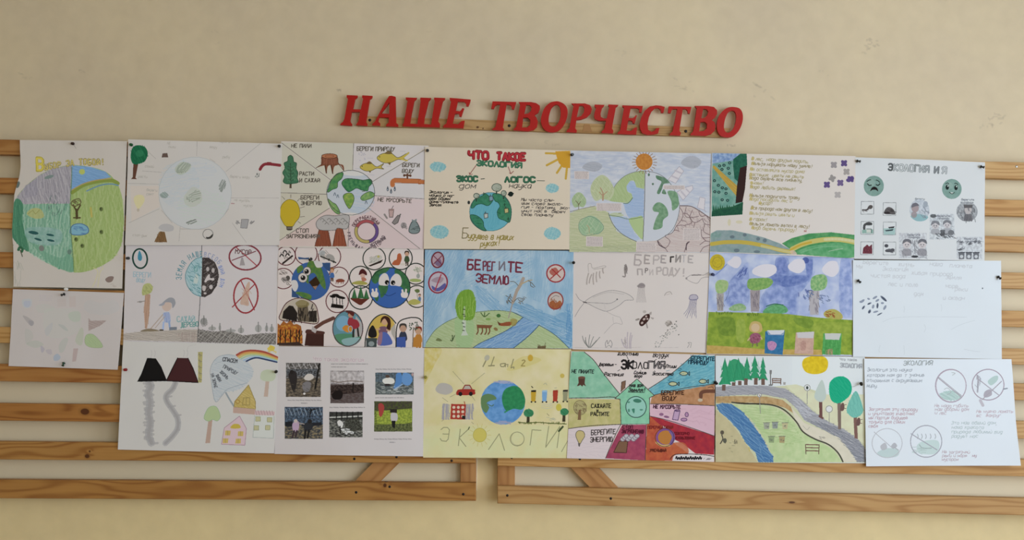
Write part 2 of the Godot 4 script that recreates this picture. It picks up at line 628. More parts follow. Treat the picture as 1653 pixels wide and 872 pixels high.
# ---------------------------------------------------------------- the room
func wall_paint() -> StandardMaterial3D:
	# matt wall paint: beige above, straw yellow in the lower part, with faint roller patches and a few scuffs; 3.6 m to a side
	var n := 1024
	var f1 := FastNoiseLite.new()
	f1.seed = 4
	f1.frequency = 0.006
	f1.fractal_octaves = 4
	var f2 := FastNoiseLite.new()
	f2.seed = 9
	f2.frequency = 0.06
	var big := f1.get_image(n, n).get_data()
	var fine := f2.get_image(n, n).get_data()
	var px := PackedByteArray()
	px.resize(n * n * 3)
	var hi := Color("dccbad")
	var lo := Color("e8d3a2")
	var edge := int(n * (1.0 - 1.3 / 3.6))
	for y in n:
		var c := hi if y < edge else lo
		for x in n:
			var k := y * n + x
			var t := 1.0 + (big[k] - 128) * 0.0002 + (fine[k] - 128) * 0.00012
			px[k * 3] = int(clampf(c.r * 255 * t, 0, 255))
			px[k * 3 + 1] = int(clampf(c.g * 255 * t, 0, 255))
			px[k * 3 + 2] = int(clampf(c.b * 255 * (t - (big[k] - 128) * 0.0001), 0, 255))
	img = Image.create_from_data(n, n, false, Image.FORMAT_RGB8, px)
	img.convert(Image.FORMAT_RGBA8)
	iw = n
	ih = n
	solid = {}
	rng.seed = 77
	# scuffs: photograph x, y, size in metres, number of scratches, greyness
	for s in [[1405, 68, .02, 7, .5], [1396, 78, .02, 5, .35], [1110, 138, .03, 7, .3], [1228, 145, .035, 6, .35], [1614, 192, .03, 10, .4], [1590, 200, .02, 4, .3], [548, 146, .006, 5, .8], [130, 113, .02, 4, .25], [38, 122, .02, 4, .25],
			[1000, 88, .02, 4, .2], [885, 232, .02, 4, .3], [1180, 238, .012, 5, .5], [805, 234, .05, 8, .15], [1330, 120, .02, 3, .2], [700, 60, .03, 3, .15], [352, 60, .03, 3, .15]]:
		var w := wp(s[0], s[1])
		var c := Vector2((w.x + 1.8) / 3.6 * n, (1.0 - w.y / 3.6) * n)
		for k in s[3]:
			var r: float = s[2] / 3.6 * n
			var a := c + Vector2(rng.randf_range(-r, r), rng.randf_range(-r, r) * 0.6)
			var b := a + Vector2(rng.randf_range(-r, r), rng.randf_range(-r, r) * 0.5) * 0.6
			stroke_raw(PackedVector2Array([a, b]), Color(0.5, 0.45, 0.4, s[4] * 0.35), 1.3)
	var m := StandardMaterial3D.new()
	m.albedo_texture = ImageTexture.create_from_image(img)
	m.roughness = 0.8
	m.metallic_specular = 0.3
	var bump := NoiseTexture2D.new()
	var bn := FastNoiseLite.new()
	bn.seed = 21
	bn.frequency = 0.05
	bn.fractal_octaves = 4
	bump.width = 512
	bump.height = 512
	bump.seamless = true
	bump.as_normal_map = true
	bump.bump_strength = 1.2
	bump.noise = bn
	m.normal_enabled = true
	m.normal_texture = bump
	m.normal_scale = 0.25
	return m

func structure(called: String, st: SurfaceTool, m: Material) -> MeshInstance3D:
	var o := node(called, st.commit(), m)
	tag(o, "", "", "", "structure")
	return o

func build_room() -> void:
	var paint := wall_paint()
	var st := st_new()
	# the wall behind the racks; its front carries the paint laid out in metres
	var x0 := ROOM_L - 0.2
	var x1 := ROOM_R + 0.2
	var uv := func(x, y): return Vector2((x + 1.8) / 3.6, 1.0 - y / 3.6)
	quad(st, Vector3(x0, ROOM_H, 0), Vector3(x1, ROOM_H, 0), Vector3(x1, 0, 0), Vector3(x0, 0, 0), uv.call(x0, ROOM_H), uv.call(x1, ROOM_H), uv.call(x1, 0), uv.call(x0, 0))
	quad(st, Vector3(x1, ROOM_H, -0.25), Vector3(x0, ROOM_H, -0.25), Vector3(x0, 0, -0.25), Vector3(x1, 0, -0.25))
	quad(st, Vector3(x0, ROOM_H, -0.25), Vector3(x1, ROOM_H, -0.25), Vector3(x1, ROOM_H, 0), Vector3(x0, ROOM_H, 0))
	quad(st, Vector3(x0, 0, 0), Vector3(x1, 0, 0), Vector3(x1, 0, -0.25), Vector3(x0, 0, -0.25))
	quad(st, Vector3(x0, ROOM_H, -0.25), Vector3(x0, ROOM_H, 0), Vector3(x0, 0, 0), Vector3(x0, 0, -0.25))
	quad(st, Vector3(x1, ROOM_H, 0), Vector3(x1, ROOM_H, -0.25), Vector3(x1, 0, -0.25), Vector3(x1, 0, 0))
	structure("wall_back", st, paint)
	var plain := mat(Color("ded4bc"), 0.85)
	st = st_new()
	box(st, Vector3(ROOM_L - 0.2, 0, 0), Vector3(ROOM_L, ROOM_H, ROOM_D))
	structure("wall_left", st, plain)
	st = st_new()
	box(st, Vector3(ROOM_L - 0.2, 0, ROOM_D), Vector3(ROOM_R + 0.2, ROOM_H, ROOM_D + 0.2))
	structure("wall_front", st, plain)
	st = st_new()
	box(st, Vector3(ROOM_L - 0.2, ROOM_H, -0.25), Vector3(ROOM_R + 0.2, ROOM_H + 0.2, ROOM_D + 0.2))
	structure("ceiling", st, mat(Color("eeeae0"), 0.9))
	st = st_new()
	box(st, Vector3(ROOM_L - 0.2, -0.2, -0.25), Vector3(ROOM_R + 0.2, 0, ROOM_D + 0.2))
	structure("floor", st, mat(Color("a98f6c"), 0.5))
	# right-hand wall with three window openings
	st = st_new()
	box(st, Vector3(ROOM_R, 0, 0), Vector3(ROOM_R + 0.2, WIN_SILL, ROOM_D))
	box(st, Vector3(ROOM_R, WIN_TOP, 0), Vector3(ROOM_R + 0.2, ROOM_H, ROOM_D))
	var z := 0.0
	for k in 4:
		var to: float = WIN_Z[k] - WIN_W * 0.5 if k < 3 else ROOM_D
		box(st, Vector3(ROOM_R, WIN_SILL, z), Vector3(ROOM_R + 0.2, WIN_TOP, to))
		if k < 3:
			z = WIN_Z[k] + WIN_W * 0.5
	structure("wall_right", st, plain)
	var frame := mat(Color("eceae4"), 0.5)
	var glass := StandardMaterial3D.new()
	glass.transparency = BaseMaterial3D.TRANSPARENCY_ALPHA
	glass.albedo_color = Color(0.95, 0.98, 1.0, 0.06)
	glass.roughness = 0.02
	for k in 3:
		st = st_new()
		var a: float = WIN_Z[k] - WIN_W * 0.5
		var b: float = WIN_Z[k] + WIN_W * 0.5
		var xa := ROOM_R + 0.08
		var xb := ROOM_R + 0.14
		box(st, Vector3(xa, WIN_SILL, a), Vector3(xb, WIN_TOP, a + 0.07))
		box(st, Vector3(xa, WIN_SILL, b - 0.07), Vector3(xb, WIN_TOP, b))
		box(st, Vector3(xa, WIN_SILL, a), Vector3(xb, WIN_SILL + 0.07, b))
		box(st, Vector3(xa, WIN_TOP - 0.07, a), Vector3(xb, WIN_TOP, b))
		box(st, Vector3(xa, WIN_SILL, (a + b) * 0.5 - 0.04), Vector3(xb, WIN_TOP, (a + b) * 0.5 + 0.04))
		var w := structure("window_%d" % (k + 1), st, frame)
		st = st_new()
		box(st, Vector3(xa + 0.025, WIN_SILL + 0.07, a + 0.07), Vector3(xa + 0.031, WIN_TOP - 0.07, b - 0.07))
		node("pane", st.commit(), glass, w)
	st = st_new()
	box(st, Vector3(ROOM_L, 0, 0), Vector3(ROOM_R, 0.09, 0.018))
	structure("baseboard_back", st, mat(Color("8a6238"), 0.5))

# ---------------------------------------------------------------- pine
# straight and cathedral grain along u; knots = [u, v, half length u, half height v]
func pine(seed_n: int, c_hi: String, c_lo: String, rings: float, knots := [], w := 1400, h := 64) -> StandardMaterial3D:
	var a := Color(c_hi).srgb_to_linear()
	var b := Color(c_lo).srgb_to_linear()
	var dark := Color("4a200e").srgb_to_linear()
	var n := FastNoiseLite.new()
	n.seed = seed_n
	n.frequency = 0.0021
	n.fractal_octaves = 2
	var g := FastNoiseLite.new()
	g.seed = seed_n + 50
	g.frequency = 0.02
	var px := PackedByteArray()
	px.resize(w * h * 3)
	for y in h:
		for x in w:
			var v := float(y) / h
			var u := float(x) / w
			var warp := n.get_noise_2d(x, y * 5.0) * 2.2 + n.get_noise_2d(x * 0.3, 900.0) * 2.0
			for k in knots:
				var dx: float = (u - k[0]) / k[2]
				var dy: float = (v - k[1]) / k[3]
				warp += 0.7 * exp(-(dx * dx * 0.12 + dy * dy * 0.25)) * signf(dy + 0.01)
			var s := 0.5 + 0.5 * sin((v * rings + warp * 1.5) * TAU * 0.5)
			s = pow(s, 2.6) * 0.55 + 0.2 * n.get_noise_2d(x * 1.7, y * 2.0 + 300.0) + 0.1 + 0.25 * (0.5 + 0.5 * g.get_noise_2d(x * 0.25, y * 9.0))
			var c := a.lerp(b, clampf(s, 0, 1))
			for k in knots:
				var dx: float = (u - k[0]) / k[2]
				var dy: float = (v - k[1]) / k[3]
				var d := sqrt(dx * dx + dy * dy)
				if d < 1.7:
					c = c.lerp(dark, (1.0 - smoothstep(0.75, 1.0, d)) * 0.7 + (1.0 - smoothstep(1.0, 1.7, d)) * 0.2)
			c = c.linear_to_srgb()
			var i := (y * w + x) * 3
			px[i] = int(c.r * 255)
			px[i + 1] = int(c.g * 255)
			px[i + 2] = int(c.b * 255)
	var m := StandardMaterial3D.new()
	m.albedo_texture = ImageTexture.create_from_image(Image.create_from_data(w, h, false, Image.FORMAT_RGB8, px))
	m.roughness = 0.55
	m.metallic_specular = 0.4
	return m

const SLAT_Z0 := 0.026
const SLAT_Z1 := 0.048

# slats: for each [y top, y bottom] at the outer end and at the inner end, in photograph pixels
func build_rack(label: String, outer_x: float, inner_x: float, outer: Array, inner_top: Array, inner_low: Array, mats: Array, order: Array, post: Array, brace: Array, screws: Array, frame_mat: Material, back_mat: Material) -> void:
	var at := wp((outer_x + inner_x) * 0.5, 810.0)
	at.z = 0.0
	var root := base("slatted_rack", at)
	tag(root, label, "rack", "slatted wooden wall racks")
	var lx := minf(outer_x, inner_x)
	var rx := maxf(outer_x, inner_x)
	var tl := Vector3()
	var lows := []
	for i in outer.size():
		var t := float(i) / (outer.size() - 1)
		var it := lerpf(inner_top[0], inner_low[0], t)
		var ib := lerpf(inner_top[1], inner_low[1], t)
		var o: Array = outer[i]
		var p := [wp(outer_x, o[0], SLAT_Z1), wp(inner_x, it, SLAT_Z1), wp(inner_x, ib, SLAT_Z1), wp(outer_x, o[1], SLAT_Z1)]
		if inner_x < outer_x:
			p = [p[1], p[0], p[3], p[2]]
		for k in 4:
			p[k] = p[k] - at
		if i == 0:
			tl = p[0]
		lows = p
		var s := node("slat", board(p, SLAT_Z0, SLAT_Z1), mats[order[i]], root)
		for sc in screws:
			if sc[2] == i:
				var d := node("screw", screw_mesh, dark_metal if sc.size() < 4 else bright_metal, s)
				d.position = wp(sc[0], sc[1], SLAT_Z1) - at
	# upright and corner brace between the slats and the wall
	for b in [post, brace]:
		var p := []
		for k in 4:
			p.append(wp(b[k * 2], b[k * 2 + 1], SLAT_Z0) - at)
		node("post" if b == post else "brace", board(p, 0.004, SLAT_Z0 - 0.0002), frame_mat, root)
	var p2 := [Vector3(lows[0].x, tl.y, 0), Vector3(lows[1].x, tl.y - 0.005, 0), lows[2] + Vector3(0, 0.02, 0), lows[3] + Vector3(0, 0.02, 0)]
	node("backing_panel", board(p2, 0.0005, 0.0036, 0.0005), back_mat, root)

var screw_mesh: ArrayMesh
var dark_metal: StandardMaterial3D
var bright_metal: StandardMaterial3D

func build_racks() -> void:
	screw_mesh = lathe([0.0, 0.0016, 0.0022, 0.0012, 0.0036, 0.0004, 0.0036, -0.002])
	dark_metal = mat(Color("1d1512"), 0.5, 0.3)
	bright_metal = mat(Color("b9b6ae"), 0.35, 0.9)
	var mats := [
		pine(11, "bd8c52", "965f2c", 5.0), pine(12, "bf8a4c", "925828", 4.0), pine(13, "cfa367", "a8763c", 6.0),
		pine(14, "bd8444", "864e20", 3.0, [[0.262, 0.42, 0.0095, 0.2]]),
		pine(15, "bf8e4e", "8c5624", 5.0, [[0.266, 0.76, 0.005, 0.12], [0.271, 0.5, 0.002, 0.06]]),
		pine(16, "bb8848", "8c5828", 3.0, [[0.83, 0.16, 0.0035, 0.12]]),
		pine(17, "c69c64", "a0703c", 4.0, [[0.5, 0.55, 0.006, 0.06]]),
		pine(18, "d2ac74", "b0814a", 7.0)]
	var frame := pine(30, "c28f58", "9e6a3a", 7.0, [], 256, 64)
	var back := mat(Color("e6d6b6"), 0.85)
	var lo := []
	for p in [[224, 248], [286, 311], [342, 367], [406, 431], [464, 490], [527, 553], [587, 615], [651, 679], [713, 742], [775, 805]]:
		lo.append([p[0] - 0.8, p[1] - 0.8])
	build_rack("pine slatted rack behind the left posters, ending at an upright left of the wall gap", -85.0, 768.0, lo, [241, 266], [780, 809], mats, [0, 1, 2, 1, 0, 2, 1, 3, 4, 5],
		[743, 240, 769, 240, 768, 806, 743, 806], [742, 606, 742, 650, 598, 794, 556, 794],
		[[572, 741, 8], [640, 738, 8], [729, 744, 8], [575, 795, 9], [748, 798, 9], [629, 786, 9], [140, 229, 0], [690, 246, 0]], frame, back)
	var ro := []
	for p in [[262, 289], [323, 349], [382, 407], [440, 466], [502, 528], [563, 589], [619, 646], [680, 708], [742, 769], [805, 832]]:
		ro.append([p[0] + 2.4, p[1] + 2.4])
	build_rack("pine slatted rack behind the right posters, showing at the right picture edge", 1760.0, 803.0, ro, [243, 269], [785, 813], mats, [7, 2, 6, 7, 2, 7, 6, 7, 2, 6],
		[803, 245, 831, 245, 831, 806, 803, 806], [832, 615, 1000, 790, 960, 795, 832, 662],
		[[826, 739, 8], [936, 741, 8], [819, 800, 9], [986, 805, 9], [1641, 269, 0, 1], [1400, 259, 0]], frame, back)

# ---------------------------------------------------------------- the red sign
func letter_pts(p: Array, ox: float, oy: float, z: float, at: Vector3) -> PackedVector2Array:
	var q := PackedVector2Array()
	for i in range(0, p.size(), 2):
		var w := wp(ox + p[i] * 225.0 / 1653.0, oy + p[i + 1] * 225.0 / 1653.0, z) - at
		q.append(Vector2(w.x, w.y))
	return q

func round_pts(q: PackedVector2Array) -> PackedVector2Array:
	return smooth_of(q, true, 4)

func build_sign() -> void:
	var at := wp(878, 212)
	at.z = 0.0
	var root := base("letter_sign", at)
	tag(root, "long wooden strip carrying fourteen red slanted letters reading НАШЕ ТВОРЧЕСТВО", "sign")
	var strip_z := 0.011
	var p := []
	for q in [[578, 187], [1179, 207], [1177, 222], [576, 203]]:
		p.append(wp(q[0], q[1], strip_z) - at)
	var wood := pine(41, "bd9a68", "9c7544", 4.0, [[0.325, 0.75, 0.004, 0.1], [0.34, 0.85, 0.002, 0.08]], 1200, 40)
	var strip := node("wooden_strip", board(p, 0.0, strip_z, 0.0008), wood, root)
	for q in [[597, 194], [822, 203], [1107, 212]]:
		var s := node("screw", screw_mesh, dark_metal, strip)
		s.position = wp(q[0], q[1], strip_z) - at
		s.scale = Vector3(1.25, 1.25, 1)
	# a brown patch on the strip between Р and Ч
	var pp := []
	for q in [[943, 200.5], [952, 201], [956, 212.5], [940, 212]]:
		pp.append(wp(q[0], q[1], strip_z) - at)
	node("brown_chip", board(pp, strip_z, strip_z + 0.0008, 0.0003), mat(Color("a5794a"), 0.7), strip)
	var red := mat(Color("b0160e"), 0.45)
	red.metallic_specular = 0.4
	var side := 0
	var L1 := [545.0, 145.0]
	var L2 := [770.0, 150.0]
	var L3 := [985.0, 155.0]
	var all := [
		[L1, [108,62, 235,68, 228,92, 205,108, 178,230, 275,232, 302,108, 288,90, 292,65, 412,72, 405,97, 380,112, 335,375, 350,400, 345,428, 218,418, 228,398, 248,375, 265,262, 165,262, 148,350, 150,378, 168,402, 166,426, 28,415, 34,402, 65,378, 80,345, 122,110, 106,90], []],
		[L1, [610,74, 640,70, 686,82, 692,390, 718,412, 715,438, 572,430, 580,408, 606,388, 606,330, 492,325, 478,370, 502,395, 498,425, 408,420, 415,400, 445,375, 470,322, 570,135], [[612,150, 612,285, 515,280]]],
		[L1, [808,90, 938,95, 930,110, 908,130, 868,330, 858,400, 945,405, 985,130, 978,112, 982,92, 1108,98, 1098,115, 1080,130, 1030,330, 1022,405, 1108,412, 1152,130, 1142,112, 1145,92, 1275,98, 1268,115, 1248,130, 1190,370, 1212,400, 1208,445, 775,432, 768,415, 785,390, 830,130, 808,110], []],
		[L1, [1330,95, 1578,115, 1568,155, 1550,195, 1522,192, 1525,165, 1500,142, 1425,138, 1400,250, 1450,255, 1470,235, 1475,218, 1500,220, 1465,320, 1440,312, 1445,295, 1425,282, 1390,285, 1362,400, 1430,408, 1470,370, 1505,365, 1490,455, 1250,445, 1258,420, 1290,400, 1345,140, 1328,115], []],
		[L2, [185,100, 465,108, 440,195, 412,192, 410,160, 392,142, 350,138, 305,410, 322,432, 318,448, 180,438, 185,425, 218,405, 275,140, 235,138, 212,155, 200,188, 168,185], []],
		[L2, [495,108, 640,108, 700,120, 745,150, 748,185, 725,235, 680,265, 705,290, 722,340, 712,400, 670,440, 600,455, 430,442, 438,425, 465,400, 512,140], [[585,140, 625,145, 648,170, 640,215, 605,245, 560,250], [548,292, 600,292, 632,320, 628,380, 595,408, 535,410]]],
		[L2, [965,100, 1030,130, 1068,180, 1075,250, 1055,330, 1015,400, 960,450, 890,468, 820,450, 775,400, 757,330, 768,260, 800,180, 860,120, 915,102], [[940,138, 980,165, 992,230, 985,300, 960,360, 925,395, 885,395, 855,370, 850,310, 862,240, 890,170]], 1],
		[L2, [1120,125, 1280,125, 1340,145, 1365,190, 1350,240, 1300,290, 1235,315, 1180,320, 1165,420, 1185,445, 1180,472, 1060,462, 1065,445, 1095,420, 1145,150], [[1215,150, 1255,152, 1275,180, 1268,230, 1235,275, 1182,290]]],
		[L2, [1395,138, 1512,142, 1505,158, 1485,175, 1465,250, 1470,285, 1505,305, 1540,302, 1568,165, 1555,150, 1558,137, 1678,142, 1668,158, 1648,170, 1600,420, 1618,450, 1612,480, 1475,472, 1480,455, 1510,430, 1530,330, 1440,328, 1400,310, 1388,280, 1395,230, 1412,180, 1395,160], []],
		[L3, [145,110, 388,118, 372,195, 345,192, 345,160, 325,145, 245,142, 220,262, 268,262, 292,245, 300,228, 318,230, 290,328, 268,322, 262,300, 240,290, 215,290, 195,410, 250,415, 290,375, 320,372, 308,458, 85,450, 92,430, 118,410, 165,140, 145,125], []],
		[L3, [545,110, 600,115, 648,130, 632,200, 605,198, 600,165, 570,142, 530,145, 490,185, 460,250, 443,330, 450,400, 490,425, 530,410, 545,380, 585,378, 570,440, 520,455, 440,462, 380,440, 355,390, 350,330, 370,250, 410,175, 470,125], []],
		[L3, [695,122, 965,128, 945,210, 920,205, 918,175, 900,155, 862,152, 820,410, 840,440, 830,470, 705,462, 712,445, 740,420, 795,155, 750,152, 728,170, 718,205, 685,200], []],
		[L3, [1005,118, 1160,118, 1230,130, 1268,170, 1268,215, 1240,260, 1205,285, 1235,310, 1250,350, 1240,410, 1200,450, 1130,472, 950,464, 958,445, 985,420, 1028,150], [[1105,150, 1145,158, 1165,185, 1150,230, 1120,260, 1080,265], [1072,308, 1120,305, 1150,330, 1145,385, 1110,415, 1055,420]]],
		[L3, [1465,130, 1530,145, 1565,190, 1575,260, 1560,340, 1520,420, 1460,475, 1390,490, 1320,475, 1280,430, 1265,360, 1275,280, 1310,205, 1370,150, 1420,132], [[1445,172, 1485,195, 1495,260, 1480,340, 1450,400, 1405,435, 1370,425, 1350,380, 1355,310, 1375,240, 1405,190]], 1]]
	for l in all:
		var o := letter_pts(l[1], l[0][0], l[0][1], 0.02, at)
		var holes := []
		for h in l[2]:
			holes.append(letter_pts(h, l[0][0], l[0][1], 0.02, at))
		if l.size() > 3:
			o = round_pts(o)
			for k in holes.size():
				holes[k] = round_pts(holes[k])
		node("letter", extruded(o, holes, strip_z, strip_z + 0.009), red, root)
		side += 1

# ---------------------------------------------------------------- pushpins
func build_pins() -> void:
	var body := lathe([0.0, 0.0098, 0.0034, 0.0098, 0.0040, 0.0090, 0.0036, 0.0080, 0.0023, 0.0062, 0.0021, 0.0036, 0.0030, 0.0018, 0.0044, 0.0014, 0.0044, 0.0002, 0.0, 0.0])
	var needle := lathe([0.0006, 0.0002, 0.0005, -0.004, 0.0, -0.007], 6)
	var steel := mat(Color("c8c8c4"), 0.3, 1.0)
	var cols := {"black": mat(Color("14120f"), 0.35), "dark brown": mat(Color("2c1712"), 0.35), "dark green": mat(Color("0d3a26"), 0.35), "green": mat(Color("12502a"), 0.35), "red": mat(Color("8c1620"), 0.35), "olive": mat(Color("8c8432"), 0.35), "dark blue": mat(Color("141a52"), 0.35), "white": mat(Color("e4e2dc"), 0.35), "grey": mat(Color("3a3a3a"), 0.4)}
	# photograph x, y, colour, tilt about x and y (degrees), where it is
	for p in [
		[118, 232, "dark brown", 8, 10, "at the top of the tall half-grey half-green planet drawing"],
		[104, 475, "black", 20, -30, "at the top of the small faded pastel drawing"],
		[103, 586, "dark green", 55, 5, "at the bottom of the small faded pastel drawing"],
		[108, 467, "white", 0, 0, "between the tall planet drawing and the faded drawing"],
		[212.5, 234, "green", 5, 5, "beside the round green tree of the pale globe poster"],
		[451, 236, "black", 10, 8, "at the top between the pale globe poster and the tinted globe poster"],
		[207.5, 417, "grey", 5, 0, "beside the water drop in a dark green ring"],
		[203.5, 597, "red", 0, 0, "at the left edge of the two volcanoes poster"],
		[446, 600, "black", 5, 5, "beside the green tree right of the volcanoes poster"],
		[502.5, 418, "black", 25, -20, "above the laughing cartoon globe"],
		[690, 243, "black", 10, 10, "at the upper left corner of the poster with red heading ЧТО ТАКОЕ"],
		[923, 250, "black", 5, 15, "beside the orange corner sun"],
		[926, 424, "black", 10, -5, "at the right edge of the blue БЕРЕГИТЕ ЗЕМЛЮ poster"],
		[687, 609, "olive", 5, 5, "at the left edge of the pale yellow poster"],
		[1150, 443, "dark blue", 10, 5, "below the yellow painted sun of the watercolour"],
		[1154.5, 617, "black", 25, 20, "beside the dark green fir trees"],
		[1383.5, 260, "black", 15, 45, "at the upper left corner of the poster with two round faces"],
		[1583, 269, "black", 20, 45, "at the upper right corner of the poster with two round faces"],
		[1385, 453, "black", 35, 30, "at the left edge of the nearly blank white sheet"],
		[1611, 447, "black", 35, 25, "at the right edge of the nearly blank white sheet"],
		[1390, 619, "black", 20, -15, "beside the round bright green tree"]]:
		var o := base("pushpin", wp(p[0], p[1], SHEET_Z + 0.006))
		o.rotation = Vector3(deg_to_rad(p[3]), deg_to_rad(p[4]), 0)
		node("head", body, cols[p[2]], o)
		node("needle", needle, steel, o)
		tag(o, "%s pushpin %s" % [p[2], p[5]], "pushpin", "pushpins holding the posters")

# ---------------------------------------------------------------- the posters, column by column from the left
func poster_planet_halves() -> void:
	var q := [32, 226, 205, 228, 197, 466, 22, 463]
	begin(q, [0, 210, 210, 470], 704, "aea79c")
	var globe := [385,190, 490,200, 570,225, 620,270, 655,340, 668,430, 668,520, 655,620, 615,690, 550,735, 470,765, 400,770, 320,750, 250,715, 180,670, 120,630, 85,580, 78,520, 82,440, 105,370, 140,310, 200,250, 280,210]
	B("8a9f66", globe)
	# grey sky of the left half, green ground below
	var lg := [385,190, 280,208, 200,250, 140,310, 105,370, 130,405, 260,398, 384,400]
	F("938e92", lg)
	H("706c76", lg, 75, 9, 6, 0.35)
	H("a6a2a2", lg, 70, 16, 6, 0.5)
	F("7e7a88", [140,300, 200,262, 215,350, 150,370], 0.35)
	var gl := [385,400, 130,402, 105,372, 82,440, 78,520, 85,580, 120,630, 180,670, 250,715, 320,750, 398,770]
	F("7c9d86", gl)
	H("4f8a6a", gl, 95, 10, 7, 0.4)
	H("9ab3a0", gl, 88, 19, 8, 0.45)
	var rim := [140,402, 105,372, 82,440, 76,520, 85,580, 120,630, 165,655, 150,560, 138,480]
	B("4c8062", rim)
	H("35694f", rim, 85, 8, 6, 0.45, true)
	B("5f8e72", [140,560, 250,700, 330,750, 395,765, 392,640, 340,690, 250,660], 0.55)
	W("8aa39c", "6d9488", [160,530, 330,540, 320,620, 180,610], 40, true, 0.8)
	# fish, hill, rain
	for f in [[195,556,26,9,10], [216,592,20,6,18], [280,568,20,6,10], [282,598,20,6,12]]:
		E("27514e", f[0], f[1], f[2], f[3], f[4])
	B("a9a466", [160,455, 185,425, 230,428, 248,470, 205,480], 0.8)
	L("8a8a50", 3, [165,455, 190,435, 205,455, 225,432])
	marks("4a5f58", 4, 270, 350, 380, 450, 16, 20, 100, 0.6)
	E("6b7a74", 262, 254, 26, 9, -15)
	E("6d6f68", 231, 640, 14, 16)
	E("5c7466", 378, 660, 12, 14)
	# right half: sky, rainbow hill, meadow
	var sky := [385,190, 490,200, 570,225, 600,255, 510,275, 430,310, 388,340]
	F("7396b8", sky)
	H("5c84ad", sky, 15, 9, 6, 0.4)
	var md := [390,350, 450,318, 530,295, 630,280, 655,340, 668,430, 668,520, 655,620, 615,690, 550,735, 470,765, 402,770, 392,600, 386,450]
	F("93a468", md)
	H("82994e", md, 80, 10, 7, 0.4)
	H("a4ae7c", md, 95, 24, 9, 0.35)
	V("7c8a3c", 20, [392,340, 450,300, 520,280, 600,272, 640,290])
	V("a08a58", 6, [392,325, 450,292, 520,272, 600,262])
	V("5f7f96", 7, [470,330, 540,300, 600,292, 640,300])
	E("a8b05a", 443, 226, 16, 15)
	# dead tree, pond, flowers
	L("4b3f26", 13, [420,478, 418,430])
	L("4b3f26", 8, [418,440, 400,405])
	L("4b3f26", 8, [420,440, 438,405])
	L("4b3f26", 7, [402,475, 438,475])
	R("5c5434", 5, [395,385, 430,372, 440,395, 410,412, 392,405])
	marks("5c5434", 5, 395, 378, 435, 410, 10, 16, 20, 0.7)
	L("c0a04a", 10, [492,420, 498,470], 0.6)
	B("6f9aa8", [385,545, 400,515, 440,507, 475,525, 478,555, 440,568, 395,565])
	R("4a6a8c", 5, [385,545, 400,515, 440,507, 475,525, 478,555, 440,568, 395,565])
	marks("4a6f9a", 5, 395, 520, 460, 560, 10, 20, 10, 0.6)
	for f in [[548,428], [549,552], [415,592], [447,627]]:
		E("5d6a3a", f[0], f[1], 10, 12)
		E("3f4a2c", f[0] - 3, f[1] - 2, 5, 6)
	V("55704c", 5, [386,200, 388,330, 384,450, 392,600, 400,765], 0.6)
	# heading
	T("a89a3e", 15, 192, 152, 68, "В", 0.5, 0, 0, 0.2)
	T("c4b24a", 9, 194, 154, 64, "В", 0.5, 0, 0, 0.2)
	var word := "ЫБОР ЗА ТОБОЙ!"
	for i in word.length():
		T("7c734e", 9, 236 + i * 24, 172 - i * 1.9 + 12.0 * absf(i - 7) / 7.0, 30, word[i], 0.5, -3)
		T("c0b060", 4, 236 + i * 24, 172 - i * 1.9 + 12.0 * absf(i - 7) / 7.0, 30, word[i], 0.5, -3)
	# leaves and faint limbs of the planet
	E("55605a", 102, 296, 10, 18)
	E("4c5040", 78, 622, 7, 8)
	V("2f5a3e", 13, [108,650, 118,634, 130,645, 125,660])
	L("4a4a34", 5, [118,650, 128,685])
	marks("8d8f80", 4, 80, 690, 120, 830, 14, 40, 95, 0.4)
	V("b8b286", 5, [505,745, 530,765, 515,820, 500,850], 0.7)
	V("b8b286", 5, [560,745, 540,775, 530,850], 0.7)
	B("76655c", [570,808, 590,793, 615,795, 605,820, 582,824])
	marks("9c8f84", 3, 590, 832, 630, 850, 6, 14, 10, 0.6)
	L("7b746c", 3, [398,78, 412,100], 0.6)
	hang("ecology_poster", "tall sheet with a large planet, half grey and dark green, half blue and light green", q, picture(), 1, 0.0, [0.0, 0.006, -0.010, -0.012, -0.004, 0.0], 0.0, 1)

